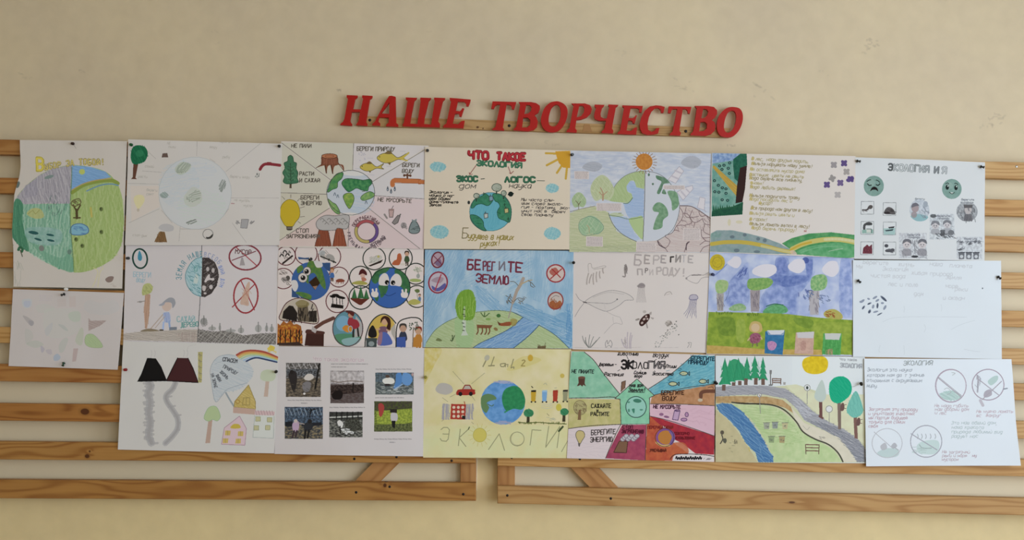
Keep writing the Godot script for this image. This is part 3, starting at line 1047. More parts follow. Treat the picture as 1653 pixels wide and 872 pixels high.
func poster_faded_pastel() -> void:
	var q := [21, 467, 200, 473, 191, 597, 14, 591]
	begin(q, [0, 450, 210, 600], 1221, "aba49e")
	B("a2a6a8", [210,200, 295,195, 290,265, 225,270], 0.58)
	B("979cad", [225,215, 285,212, 275,262, 235,262], 0.50)
	print_rows("a39aa0", 5, 365, 160, 490, 205, 4, 0.5)
	F("a9998f", [535,190, 620,185, 620,260, 540,265], 0.22)
	F("a9978f", [645,165, 710,165, 710,265, 650,265], 0.29)
	B("a3a89e", [340,250, 440,240, 520,280, 420,320, 350,310], 0.29)
	B("a6aca0", [420,300, 560,280, 740,300, 760,440, 700,520, 520,560, 420,500], 0.25)
	B("93a58c", [650,320, 740,310, 750,390, 690,405, 645,370], 0.36)
	B("a2a6a2", [780,250, 840,200, 960,230, 1080,200, 1120,290, 1000,340, 830,320], 0.22)
	B("8c8684", [215,350, 260,360, 320,410, 300,445, 265,420], 0.54)
	B("807c82", [270,395, 315,400, 305,440, 280,435], 0.43)
	B("939a90", [240,470, 300,500, 310,560, 250,620, 235,560], 0.22)
	B("8f9c88", [250,610, 340,580, 410,620, 330,650], 0.29)
	B("94989c", [420,480, 490,410, 485,480, 440,540], 0.25)
	B("8d948e", [545,430, 600,440, 640,490, 600,480], 0.36)
	B("8f9c8e", [555,620, 600,560, 640,570, 600,680, 560,690], 0.29)
	B("8ea27a", [710,560, 760,460, 785,500, 770,620, 720,610], 0.32)
	F("8f7d76", [830,370, 850,395, 1000,392, 940,440, 830,490], 0.58)
	H("85726c", [830,370, 850,395, 1000,392, 940,440, 830,490], 20, 8, 5, 0.4)
	B("97a67e", [795,580, 810,530, 860,520, 910,555, 965,640, 870,648, 810,625])
	H("8a9c70", [795,580, 810,530, 860,520, 910,555, 965,640, 870,648, 810,625], 40, 8, 5, 0.4, true)
	R("7e8a6c", 4, [795,580, 810,530, 860,520, 910,555, 965,640, 870,648, 810,625], 0.50)
	B("8e8894", [385,630, 420,660, 400,695, 385,680], 0.50)
	B("948c94", [430,670, 480,665, 485,710, 450,705], 0.43)
	B("8496aa", [505,730, 540,705, 570,735, 550,765, 510,770], 0.54)
	F("977f7a", [690,655, 735,655, 715,775, 680,780], 0.54)
	V("a0968e", 3, [410,750, 415,800], 0.36)
	hang("ecology_poster", "small landscape sheet of very faded pastel shapes with one green leaf", q, picture(), 0, 0.0, [], 0.004, 2)

func poster_pale_globe() -> void:
	var q := [207, 225, 455, 232, 451, 396, 202, 396]
	begin(q, [195, 215, 460, 405], 1216, "b4aea6")
	F("c0b0a2", [70,390, 280,390, 285,545, 80,655], 0.45)
	E("aeb2b2", 550, 445, 270, 268, 0, 0.6)
	H("a2acb2", oval(430, 380, 150, 180), -15, 14, 10, 0.25)
	H("a2acb2", oval(520, 280, 190, 70), -8, 16, 10, 0.2)
	H("a9b3a8", oval(600, 550, 180, 130), 10, 16, 10, 0.3)
	O("8b9296", 3, 550, 445, 270, 268, 0, 0.6)
	B("a2a898", [400,270, 450,215, 520,235, 500,280, 440,310], 0.8)
	H("7f8878", [410,270, 455,218, 520,235, 490,280, 430,295], 130, 9, 7, 0.6, true)
	B("a6aa9a", [470,470, 530,400, 590,430, 600,500, 540,545, 480,530], 0.6)
	H("7c8474", [485,480, 550,425, 590,440, 575,500, 520,505], 160, 12, 8, 0.6, true)
	H("6a7068", [730,370, 765,345, 780,395, 755,440, 730,410], 120, 9, 8, 0.7, true)
	E("8d9892", 320, 460, 30, 22)
	H("76807c", oval(320, 460, 30, 22), 40, 9, 6, 0.6)
	H("63685f", [485,660, 545,640, 560,655, 510,678], 160, 8, 7, 0.7, true)
	# rays between the panels
	for l in [[565,50,563,168], [1060,55,780,285], [660,190,700,215], [50,372,280,378], [285,560,60,665], [300,570,380,665], [815,480,1170,480], [800,560,770,600], [825,665,930,810], [440,690,430,800], [440,710,640,712], [195,130,260,190], [160,280,300,290]]:
		L("8f8a84", 3.5, l, 0.65)
	# tree
	F("5b3a2c", [92,228, 128,230, 108,330, 118,340, 75,340, 88,325])
	B("1f6b45", [75,150, 90,105, 130,90, 180,105, 200,150, 180,205, 130,228, 90,226, 74,190])
	H("0f4f33", [75,150, 90,105, 130,90, 180,105, 200,150, 180,205, 130,228, 90,226], 60, 12, 8, 0.4, true)
	E("3d8a60", 140, 150, 28, 26, 0, 0.4)
	# stump, tap, bin, volcano, lamp
	F("5c4a42", [310,150, 345,148, 352,180, 303,180])
	V("7c2a30", 22, [1030,270, 1050,240, 1085,228, 1180,238])
	L("7c2a30", 16, [1085,222, 1110,222])
	marks("5a605c", 5, 998, 285, 1028, 325, 9, 10, 100, 0.9)
	F("8f8c8a", [895,638, 948,640, 935,705, 888,702])
	L("6d6a68", 4, [895,638, 948,640, 935,705, 888,702, 895,638])
	marks("6f6c6a", 8, 850, 650, 875, 665, 5, 16, 30)
	marks("6f6c6a", 8, 960, 650, 990, 665, 6, 18, 120)
	F("7f5f3c", [285,730, 325,732, 342,808, 248,806])
	H("5c4228", [285,730, 325,732, 342,808, 248,806], 75, 10, 7, 0.5)
	B("a09c9a", [280,705, 300,678, 345,672, 388,690, 385,722, 330,728])
	O("77746e", 5, 645, 748, 38, 36)
	B("3a3632", [630,770, 655,768, 682,745, 672,775, 640,782])
	B("c6bd86", [95,495, 110,462, 160,460, 175,500, 140,555, 120,555], 0.75)
	E("9a8f7a", 128, 570, 10, 12, 0, 0.6)
	# faint headings
	for h in [[345, 65, "НЕ"], [355, 90, "пили"], [730, 50, "береги"], [660, 92, "воду"], [755, 165, "рыбу"], [180, 235, "сажай"], [190, 410, "береги"], [190, 440, "свет"], [810, 310, "береги воду"], [840, 485, "не мусорь"], [910, 525, "мусор"], [90, 745, "стоп дым"], [130, 310, "расти"]]:
		T("9c968e", 4, h[0], h[1], 18, h[2], 0.55, 3, 8, 0.4, 0.6)
	F("8e5c60", [815,517, 845,519, 840,526, 818,525], 0.6)
	V("44372e", 13, [52,58, 48,300, 35,560, 28,815], 0.0)
	hang("ecology_poster", "white sheet with a pale blue-grey pencil globe, round green tree and red tap", q, picture(), 2, 0.0, [], 0.0, 3)

func poster_half_black_globe() -> void:
	var q := [203, 393, 450, 395, 446, 557, 199, 551]
	begin(q, [195, 385, 455, 565], 1260, "b3acaa")
	# drop in a ring
	O("1f3d34", 13, 150, 158, 56, 76, -6)
	B("3f7f96", [145,95, 165,140, 160,172, 140,172, 132,145])
	T("8ba0a8", 6, 98, 262, 38, "БЕРЕГИ", 0.45, 2, 0, 0.3)
	T("8ba0a8", 6, 124, 312, 26, "ВОДУ", 0.5, 4, 0, 0.3)
	# tree and boy
	F("aa8a74", [192,430, 232,440, 222,600, 205,705, 190,705, 180,560])
	H("967460", [192,430, 232,440, 222,600, 205,705, 190,705, 180,560], 90, 9, 6, 0.4)
	B("a3a66c", [165,410, 180,362, 225,352, 250,385, 235,425, 195,440, 170,445])
	marks("8a9058", 6, 170, 360, 240, 430, 16, 20, 60, 0.5)
	L("8c8078", 7, [130,498, 190,490])
	E("86807c", 152, 496, 16, 7)
	E("b39f92", 360, 528, 38, 42)
	B("86868a", [325,505, 375,465, 415,470, 428,510, 405,545, 395,505, 350,500])
	B("8a8c94", [298,520, 345,500, 335,522, 310,528])
	B("97a0b4", [330,585, 380,580, 388,655, 345,655, 335,625])
	H("6f7fae", [330,585, 380,580, 388,655, 345,655, 335,625], 80, 8, 5, 0.5)
	L("8fa0c0", 14, [335,655, 330,715])
	L("7f93b4", 14, [378,650, 385,715])
	L("a09084", 8, [330,595, 235,705])
	L("a09084", 6, [345,610, 270,700])
	E("4d463c", 318, 718, 18, 7)
	F("6b7078", [380,695, 438,692, 438,718, 380,722])
	T("7c9c9c", 7, 440, 612, 42, "САЖАЙ", 0.5, -3, 0, 0.3)
	T("5f8c86", 7, 470, 660, 34, "ДЕРЕВО", 0.5, -3, 0, 0.3)
	# ground
	var g := [20,745, 150,730, 190,712, 240,708, 300,725, 440,715, 605,712, 600,812, 20,796]
	F("a89e94", g)
	H("6f675e", g, 8, 9, 4, 0.35)
	H("8f7a74", [430,740, 600,735, 600,810, 480,806], 88, 10, 4, 0.5)
	B("6f6048", [155,728, 200,708, 250,708, 300,724], 0.8)
	var g2 := [608,712, 720,728, 840,722, 960,760, 1080,745, 1215,740, 1210,830, 605,812]
	F("77726c", g2)
	H("3c3835", g2, 30, 9, 5, 0.5)
	H("a09a92", g2, -50, 18, 6, 0.6)
	for b in [[650,650,28,45], [775,700,10,35], [860,722,40,20], [940,720,24,38], [1075,705,26,50], [1140,705,14,42], [1180,710,18,38], [715,705,30,28]]:
		E("8a8884", b[0], b[1], b[2], b[3] * 0.6, 0, 0.85)
		L("6c6a66", 9, [b[0], b[1] - b[3], b[0], b[1] + b[3] * 0.5], 0.7)
	H("5a5856", oval(652, 655, 28, 34), 70, 8, 5, 0.5)
	# split globe
	L("3f4040", 5, [634,38, 630,250, 620,500, 600,810])
	F("9cb0b2", [636,150, 590,160, 545,200, 515,260, 508,310, 525,370, 570,430, 628,452])
	H("6e979c", [636,150, 590,160, 545,200, 515,260, 508,310, 525,370, 570,430, 628,452], 60, 8, 5, 0.5)
	V("3f7c86", 5, [636,148, 590,158, 545,198, 512,260, 506,310, 522,372, 570,432, 628,454])
	B("a9b3ac", [570,335, 590,275, 605,300, 600,350, 575,350])
	R("4f8a84", 5, [575,230, 595,222, 598,252, 580,255])
	marks("3f7880", 5, 520, 180, 620, 420, 30, 26, 30, 0.6)
	F("463f3c", [638,150, 690,152, 735,185, 760,240, 766,300, 750,370, 710,430, 660,458, 630,455])
	H("1f1b1a", [638,150, 690,152, 735,185, 760,240, 766,300, 750,370, 710,430, 660,458, 630,455], 50, 8, 5, 0.5)
	H("7d7672", [650,170, 735,195, 755,290, 720,400, 650,440], 140, 20, 6, 0.5)
	B("b0a8a4", [655,335, 675,295, 695,280, 700,310, 730,310, 725,330, 690,325, 665,345])
	B("a8a09c", [640,370, 665,375, 660,410, 640,405])
	E("a8a09c", 706, 380, 14, 18)
	E("a09894", 680, 240, 12, 18)
	E("a09894", 722, 250, 12, 20)
	E("a8a09c", 660, 430, 12, 8)
	TA("4f7f8a", 5, 636, 305, 165, 178, 268, 40, "ЗЕМЛЯ НАШЕ", 0.42)
	TA("7f86a0", 5, 636, 305, 165, 278, 318, 34, "ВСЕОБ", 0.42)
	TA("7a86ac", 5, 636, 305, 150, 330, 384, 28, "ЩИЙ ДОМ", 0.5)
	# rings with a cross
	O("7a3038", 12, 972, 148, 124, 98, 6)
	L("6d3038", 7, [870,172, 1055,100])
	L("9a2f38", 7, [905,72, 1065,215])
	T("5c4040", 6, 898, 85, 34, "МУСОР", 0.55, 4, 0, 0.3)
	F("8a8280", [942,150, 955,150, 972,210, 930,212])
	O("8f2f34", 12, 978, 448, 94, 136, 3)
	L("8f2a30", 8, [940,330, 1045,560])
	L("8f2a30", 8, [1050,355, 872,538])
	B("b08c74", [935,500, 985,360, 1010,350, 1000,470, 1000,525, 960,520], 0.75)
	marks("a07c68", 5, 945, 370, 1010, 510, 14, 24, 60, 0.5)
	hang("ecology_poster", "white sheet with a half blue, half black globe above a boy planting a tree", q, picture(), 0, 0.0, [], 0.0, 4)

func poster_volcanoes() -> void:
	var q := [199, 551, 450, 557, 443, 732, 190, 726]
	begin(q, [180, 550, 455, 745], 1230, "b4b0aa")
	for s in [[[265,300, 285,330, 262,380, 278,440, 268,520, 280,600, 268,680, 290,745], 54], [[465,300, 440,350, 395,395, 400,440, 440,500, 475,560, 478,630, 440,690, 385,745], 42]]:
		V("9b9896", s[1], s[0], 0.75)
		V("8a8785", s[1] * 0.45, s[0], 0.5)
	for k in 34:
		var y := 315 + k * 12.5
		L("908d8b", 17, [268, y, 268 + (38 if k % 2 else -36) * rng.randf_range(0.6, 1.1), y + rng.randf_range(-14, 8)], 0.6)
	for p in [[460,345,-8], [395,410,40], [410,480,50], [450,545,50], [475,600,20], [470,650,22]]:
		L("908d8b", 14, [p[0], p[1], p[0] + p[2], p[1] - 8], 0.6)
	L("908d8b", 16, [285,745, 335,740], 0.6)
	F("12100f", [258,126, 320,128, 360,190, 398,285, 392,293, 185,297, 215,240])
	F("3f2020", [478,125, 553,126, 590,200, 627,300, 398,290, 440,200])
	L("15110f", 6, [478,125, 440,200, 396,290, 627,303])
	L("15110f", 5, [553,126, 590,200, 627,300])
	for p in [[285,120,-15], [310,120,-25], [520,118,-20], [545,118,-40]]:
		V("a09c98", 4, [p[0], p[1], p[0] + 8, p[1] - 30, p[0] + 2, p[1] - 50], 0.55)
	V("a09c98", 3, [545,80, 560,40, 610,30], 0.5)
	F("a29a62", [625,82, 658,82, 652,302, 627,302])
	for k in 5:
		L("77705a", 7, [630, 100 + k * 44, 652, 108 + k * 44], 0.7)
		L("77705a", 6, [634, 88 + k * 44, 640, 120 + k * 44], 0.6)
	# balloon of text
	B("a5abad", [720,200, 745,140, 800,108, 880,105, 960,130, 1010,190, 1020,250, 970,320, 900,360, 830,370, 790,400, 755,440, 735,400, 725,300], 0.65)
	H("8f9ba2", [720,200, 745,140, 800,108, 880,105, 960,130, 1010,190, 1020,250, 970,320, 900,360, 830,370, 790,400, 755,440, 735,400, 725,300], 20, 14, 8, 0.25, true)
	V("838c92", 4, [890,108, 830,102, 760,125, 715,200, 722,300, 750,440, 800,395, 840,350, 980,305], 0.8)
	V("838c92", 3, [745,170, 800,150, 900,160], 0.6)
	V("7c858a", 12, [825,375, 850,420, 885,475], 0.8)
	T("4a4c50", 6, 806, 122, 24, "СПАСЕМ", 0.55, 8, 0, 0.3)
	T("5a5c60", 5, 815, 175, 24, "ПРИРОДУ", 0.5, 28, 0, 0.3)
	T("5a5c60", 5, 795, 215, 22, "ЖИЗНЬ", 0.5, 42, 0, 0.3)
	T("5a5c60", 5, 770, 242, 20, "ЖИВИ", 0.5, 62, 0, 0.3)
	T("5a5c60", 5, 738, 238, 20, "НА ЗЕМЛЕ", 0.5, 75, 0, 0.3)
	# rainbow
	V("9c4638", 14, [902,105, 950,80, 1020,72, 1110,85, 1198,122])
	V("c08a4a", 12, [910,115, 955,92, 1020,84, 1110,98, 1198,132])
	V("b3a860", 12, [920,125, 965,102, 1030,95, 1110,108, 1196,140])
	V("8fa88c", 10, [935,132, 980,112, 1040,106, 1110,118, 1194,146])
	V("8fa4b4", 12, [955,142, 1000,124, 1050,116, 1110,128, 1192,150])
	V("2f3c5c", 11, [972,150, 1010,132, 1050,124, 1110,136, 1195,156])
	B("c6ae48", [1125,60, 1150,35, 1180,50, 1165,75, 1140,72])
	marks("c6ae48", 5, 1120, 30, 1185, 78, 12, 16, 45, 0.8)
	# trees and houses
	F("aa9484", [1115,275, 1140,275, 1130,405, 1100,405])
	B("a8ae94", [1075,265, 1085,225, 1130,208, 1175,222, 1185,260, 1165,290, 1120,295, 1085,285])
	F("a48a7a", [700,570, 728,570, 712,740, 678,740])
	B("9dab80", [668,560, 690,500, 720,475, 760,482, 785,545, 765,580, 730,570, 700,582])
	R("86a07a", 4, [668,560, 690,500, 720,475, 760,482, 785,545, 765,580, 730,570, 700,582])
	F("b5a062", [990,320, 1040,440, 1042,520, 880,500, 890,440])
	H("a08838", [990,320, 1040,440, 1042,520, 880,500, 890,440], 30, 10, 6, 0.4)
	L("8f7c48", 5, [990,320, 890,440, 885,480, 1040,495, 1040,440, 990,320])
	L("8f7c48", 5, [945,465, 955,412, 1000,412, 998,465, 945,465])
	L("8f7c48", 4, [975,412, 972,465])
	F("ab8f80", [880,480, 1042,495, 1040,535, 878,522])
	O("a07c40", 6, 912, 440, 14, 14)
	F("b9a2a4", [925,545, 975,635, 965,755, 795,748, 815,630])
	L("9c8088", 5, [925,545, 975,635, 965,755, 795,748, 815,630, 925,545])
	B("b8a040", [860,632, 880,604, 920,605, 930,632])
	for w in [[822,650], [915,655], [806,706], [898,708]]:
		F("b8a058", [w[0], w[1], w[0] + 38, w[1], w[0] + 36, w[1] + 34, w[0] - 2, w[1] + 34])
		L("8f7c58", 3, [w[0] + 18, w[1], w[0] + 17, w[1] + 34])
	F("b4b4ac", [1035,540, 1172,545, 1170,705, 1022,698])
	L("969a94", 4, [1035,540, 1022,698, 1170,705, 1174,545])
	F("b49a98", [1035,505, 1180,512, 1175,540, 1035,535])
	for k in 7:
		L("9a7c7c", 4, [1040 + k * 20, 505, 1050 + k * 20, 538])
	for w in [[1042,550], [1125,556], [1030,614], [1112,612]]:
		F("a9a47c", [w[0], w[1], w[0] + 34, w[1], w[0] + 34, w[1] + 32, w[0], w[1] + 32])
		L("80805c", 3, [w[0], w[1], w[0] + 34, w[1], w[0] + 34, w[1] + 32, w[0], w[1] + 32, w[0], w[1]])
	hang("ecology_poster", "white sheet with a black and a dark red volcano above grey smoke trails", q, picture(), 1, 0.0, [], 0.003, 5)

func earth_land(c1: String, c2: String, parts: Array, edge := "") -> void:
	for p in parts:
		W(c1, c2, p, 40, true)
		if edge:
			R(edge, 4, p)

func poster_eight_panels() -> void:
	var q := [454, 228, 692, 235, 687, 402, 450, 399]
	begin(q, [445, 220, 695, 410], 1147, "bab2a6")
	# eight tinted panels that meet at the globe
	F("b4b0a0", [45,50, 578,48, 570,420, 550,420])
	F("b4b0a0", [35,50, 400,330, 380,430, 30,420])
	F("b4ae9c", [30,420, 380,432, 390,540, 20,775])
	F("bcaaa2", [20,775, 400,535, 540,600, 535,815, 22,815])
	F("bca9a6", [540,600, 700,540, 1070,835, 535,820])
	F("bdacaa", [730,440, 1125,466, 1110,835, 1060,830, 695,540])
	F("b8b2b0", [1115,95, 1128,470, 730,440, 715,335])
	F("b9b3b0", [578,48, 1130,75, 715,335, 570,260])
	for l in [[45,50,405,322], [578,48,570,255], [1125,88,715,338], [30,418,378,430], [732,440,1125,466], [400,532,25,775], [690,535,1070,835], [545,595,536,815]]:
		L("5c564e", 4, l, 0.8)
	# globe
	E("a9aeb2", 556, 418, 176, 164)
	H("93a6b8", oval(620, 470, 110, 110), 10, 12, 9, 0.3)
	E("bdbab4", 570, 275, 90, 18, 4)
	E("bdb6b0", 545, 578, 70, 12)
	earth_land("5f8a4c", "3f7a48", [[385,400, 410,330, 450,280, 498,270, 490,310, 460,340, 455,380, 420,395, 390,415]], "2c4a34")
	earth_land("2c6a40", "4c8650", [[490,345, 520,315, 600,318, 650,325, 700,318, 715,345, 690,375, 680,405, 640,400, 600,385, 570,400, 540,412, 510,385]], "2a4636")
	earth_land("8fa04a", "5f8a3c", [[500,445, 520,425, 560,422, 580,450, 575,490, 550,535, 530,520, 510,480]], "3c4f34")
	earth_land("86a05c", "5c8a50", [[632,450, 660,425, 700,410, 732,430, 715,455, 660,475, 635,470], [385,465, 420,490, 450,510, 478,570, 450,572, 410,530]], "3c4f34")
	V("4a5a48", 4, [640,400, 665,405, 640,410])
	O("4c4a46", 4, 556, 418, 178, 166)
	for m in [[438,430], [460,445], [670,490]]:
		V("5a6470", 5, [m[0] - 8, m[1] + 10, m[0], m[1] - 12, m[0] + 8, m[1] + 10])
	# tree
	F("4c4030", [104,340, 118,340, 118,385, 102,385])
	B("3c6a4c", [110,142, 128,155, 135,190, 155,200, 152,240, 165,270, 160,310, 168,340, 130,350, 80,352, 55,335, 65,300, 52,270, 70,235, 62,200, 88,185, 92,155])
	R("27432f", 4, [110,142, 128,155, 135,190, 155,200, 152,240, 165,270, 160,310, 168,340, 130,350, 80,352, 55,335, 65,300, 52,270, 70,235, 62,200, 88,185, 92,155])
	H("5c8a66", [70,220, 150,220, 155,330, 70,330], 50, 20, 8, 0.4)
	L("2c3c2c", 4, [110,200, 112,345])
	for k in 5:
		V("2c3c2c", 3, [112, 230 + k * 24, 90, 222 + k * 24])
		V("2c3c2c", 3, [112, 235 + k * 24, 134, 225 + k * 24])
	# stump
	B("7c4a34", [342,150, 345,200, 325,215, 298,235, 335,222, 365,220, 375,272, 385,225, 410,215, 422,275, 435,222, 480,215, 505,256, 500,215, 465,200, 452,150])
	F("85503a", [342,145, 455,150, 460,205, 335,205])
	H("5c3424", [340,160, 455,160, 460,215, 335,215], 88, 12, 5, 0.4)
	E("a86a48", 398, 147, 58, 18)
	O("4a2a1c", 4, 398, 147, 58, 18)
	O("6f402c", 3, 398, 147, 32, 9)
	V("4a2a1c", 4, [341,150, 345,200, 298,235])
	V("4a2a1c", 4, [455,150, 465,200, 505,256])
	for r in [[365,215,375,272], [410,215,422,275]]:
		L("54301f", 9, r)
	# fish
	for f in [[700,228,1.0], [845,160,1.25]]:
		var x: float = f[0]
		var y: float = f[1]
		var k: float = f[2]
		B("b8a448", [x - 76 * k, y, x - 40 * k, y - 26 * k, x + 10 * k, y - 26 * k, x + 48 * k, y - 2, x + 100 * k, y - 26 * k, x + 82 * k, y, x + 100 * k, y + 16 * k, x + 48 * k, y + 10 * k, x, y + 30 * k, x - 45 * k, y + 26 * k])
		R("4f4a2c", 3.5, [x - 76 * k, y, x - 40 * k, y - 26 * k, x + 10 * k, y - 26 * k, x + 48 * k, y - 2, x + 100 * k, y - 26 * k, x + 82 * k, y, x + 100 * k, y + 16 * k, x + 48 * k, y + 10 * k, x, y + 30 * k, x - 45 * k, y + 26 * k])
		B("6f5c34", [x - 30 * k, y - 25 * k, x - 5 * k, y - 42 * k, x + 15 * k, y - 24 * k])
		F("6f5c34", [x - 15 * k, y + 28 * k, x, y + 44 * k, x + 8 * k, y + 26 * k])
		E("3c3424", x - 60 * k, y - 6 * k, 4, 4)
	L("b8a448", 12, [930,170, 985,122])
	L("b8a448", 10, [930,170, 975,180])
	marks("8f8c9c", 4, 610, 110, 660, 200, 12, 8, 20, 0.7)
	for l in [[680,162,720,162], [820,222,860,225], [590,240,630,240], [680,285,730,287], [920,110,960,112]]:
		L("9a96a0", 3, l, 0.7)
	# tap
	V("b3683a", 34, [866,365, 868,335, 890,325])
	L("b3683a", 34, [885,326, 1060,332])
	F("a85f34", [1055,316, 1075,316, 1075,356, 1055,356])
	L("b3683a", 28, [1070,338, 1122,342])
	L("7a4428", 3, [880,310, 1055,318, 1122,328])
	L("7a4428", 3, [885,345, 1055,350, 1122,356])
	L("5c3826", 12, [950,288, 1000,292])
	L("5c3826", 12, [975,280, 975,312])
	E("5c3826", 952, 290, 8, 10)
	E("5c3826", 998, 292, 8, 10)
	for d in [[830,392,20], [855,410,0], [882,392,-25]]:
		B("4a5058", [d[0], d[1] - 22, d[0] + 8, d[1] + 4, d[0], d[1] + 16, d[0] - 8, d[1] + 4])
		E("9aa2aa", d[0], d[1] + 4, 3, 6)
	# lamp
	B("c0a426", [30,570, 45,510, 80,475, 115,470, 155,490, 178,545, 175,600, 145,640, 125,668, 80,668, 50,630])
	R("7c6a1f", 4, [30,570, 45,510, 80,475, 115,470, 155,490, 178,545, 175,600, 145,640, 125,668, 80,668, 50,630])
	F("4a4238", [78,668, 126,668, 124,692, 110,698, 90,698, 80,690])
	L("8f8676", 4, [80,680, 124,680])
	for l in [[112,432,112,455], [45,445,68,468], [178,462,160,482], [180,532,215,522], [182,598,215,594], [165,632,185,645]]:
		L("6f685a", 4, l)
	# smoking chimneys
	F("85462f", [322,690, 388,698, 412,815, 290,815])
	F("8f4c33", [448,682, 495,684, 525,815, 422,815])
	H("6a3424", [322,690, 388,698, 412,815, 290,815], 85, 11, 6, 0.4)
	H("6a3424", [448,682, 495,684, 525,815, 422,815], 85, 11, 6, 0.4)
	L("4a261a", 4, [322,690, 290,815]); L("4a261a", 4, [388,698, 412,815]); L("4a261a", 4, [448,682, 422,815]); L("4a261a", 4, [495,684, 525,815])
	var smoke := [300,660, 305,630, 335,600, 380,585, 440,590, 500,582, 545,592, 540,660, 520,688, 460,680, 440,695, 370,698, 320,690]
	B("9f9b96", smoke)
	R("5c5854", 4, smoke)
	for k in 12:
		V("68645f", 4, [330 + k * 17, 620 + (k % 3) * 16, 345 + k * 17, 608 + (k % 3) * 16, 360 + k * 17, 622 + (k % 3) * 16])
	# recycling ring
	for a in [[200, 318, "9c4a4c"], [318, 440, "5c4478"], [80, 200, "a89858"]]:
		var p := []
		for k in 13:
			var t := deg_to_rad(lerpf(a[0], a[1], k / 12.0))
			p.append(673 + cos(t) * 78)
			p.append(705 + sin(t) * 76)
		V("4a3c3c", 26, p)
		V(a[2], 19, p)
	TA("5a3c40", 5, 673, 705, 94, 205, 325, 22, "ПЕРЕРАБАТЫВАЙ", 0.5)
	TA("5a4c50", 5, 673, 705, 120, 175, 105, 22, "УМЕНЬШАЙ", 0.5, 1.0, true)
	TA("5a4c50", 5, 673, 705, 120, 78, 18, 22, "ПОВТОРНО", 0.5, 1.0, true)
	T("5a4c50", 5, 700, 800, 20, "ИСПОЛЬЗУЙ", 0.5, -28)
	# litter
	F("a88c86", [838,545, 875,545, 868,600, 842,600])
	L("4c4644", 4, [838,545, 875,545, 868,600, 842,600, 838,545])
	F("8a706a", [836,538, 878,538, 876,552, 838,552])
	L("4c4644", 4, [860,538, 872,515])
	L("7c7470", 13, [805,578, 825,608])
	F("77706c", [905,585, 922,592, 905,640, 880,655, 862,640, 880,615])
	L("3c3836", 4, [905,585, 922,592, 905,640, 880,655, 862,640, 880,615, 905,585])
	L("5c5854", 10, [915,590, 925,578])
	E("8a8280", 948, 660, 22, 22)
	marks("4c4846", 4, 928, 640, 966, 682, 12, 14, 40)
	B("6f7a78", [1005,640, 1020,632, 1035,632, 1050,645, 1068,690, 1055,715, 1020,722, 990,710, 988,685])
	R("2f3634", 5, [1005,640, 1020,632, 1035,632, 1050,645, 1068,690, 1055,715, 1020,722, 990,710, 988,685])
	B("6f7a78", [1012,632, 1010,615, 1025,622, 1042,612, 1042,632])
	marks("3c4442", 4, 1000, 670, 1050, 700, 10, 20, 10)
	# headings
	T("5a5348", 6, 118, 58, 26, "НЕ ПИЛИ", 0.62, 0, 3, 0.2)
	T("5a5348", 6, 602, 76, 30, "БЕРЕГИ ПРИРОДУ", 0.5, 1, 3, 0.2)
	T("5a5348", 6, 176, 264, 26, "РАСТИ", 0.62, 0, 3, 0.2)
	T("5a5348", 6, 176, 312, 27, "И САЖАЙ", 0.62, 0, 3, 0.2)
	T("5a5348", 6, 940, 198, 27, "БЕРЕГИ", 0.58, 2, 3, 0.2)
	T("5a5348", 6, 938, 242, 27, "ВОДУ", 0.6, 2, 3, 0.2)
	T("5a5348", 6, 186, 440, 28, "БЕРЕГИ", 0.6, 0, 3, 0.2)
	T("5a5348", 6, 188, 482, 27, "ЭНЕРГИЮ", 0.6, 0, 3, 0.2)
	T("5a5048", 6, 758, 455, 26, "НЕ МУСОРЬТЕ", 0.66, 3, 3, 0.2)
	T("5a5048", 6, 152, 686, 28, "СТОП", 0.62, 0, 3, 0.2)
	T("5a5048", 6, 80, 728, 26, "ЗАГРЯЗНЕНИЯМ", 0.58, 0, 3, 0.2)
	hang("ecology_poster", "tinted sheet of eight panels round a globe with stump, fish, tap and yellow lamp", q, picture(), 1, 0.0, [], 0.0, 6)

func toon_eye(x: float, y: float, rx: float, ry: float, px: float, py: float, pr: float, turn := 0.0) -> void:
	E("b8aea6", x, y, rx, ry, turn)
	O("3a3634", 3, x, y, rx, ry, turn)
	E("1c1816", px, py, pr, pr)
	E("c8c0b8", px - pr * 0.3, py - pr * 0.4, pr * 0.3, pr * 0.3)

func small_person(x: float, y: float, k: float, skin: String, hair: String, top: String, low: String) -> void:
	F(low, [x - 14 * k, y + 40 * k, x + 14 * k, y + 40 * k, x + 12 * k, y + 80 * k, x + 2 * k, y + 80 * k, x, y + 50 * k, x - 3 * k, y + 80 * k, x - 12 * k, y + 80 * k])
	B(top, [x - 10 * k, y + 4 * k, x + 10 * k, y + 4 * k, x + 20 * k, y + 30 * k, x + 15 * k, y + 48 * k, x - 15 * k, y + 48 * k, x - 20 * k, y + 30 * k])
	E(skin, x, y - 14 * k, 17 * k, 19 * k)
	B(hair, [x - 18 * k, y - 12 * k, x - 16 * k, y - 32 * k, x, y - 38 * k, x + 16 * k, y - 32 * k, x + 18 * k, y - 12 * k, x + 8 * k, y - 26 * k, x - 8 * k, y - 26 * k])

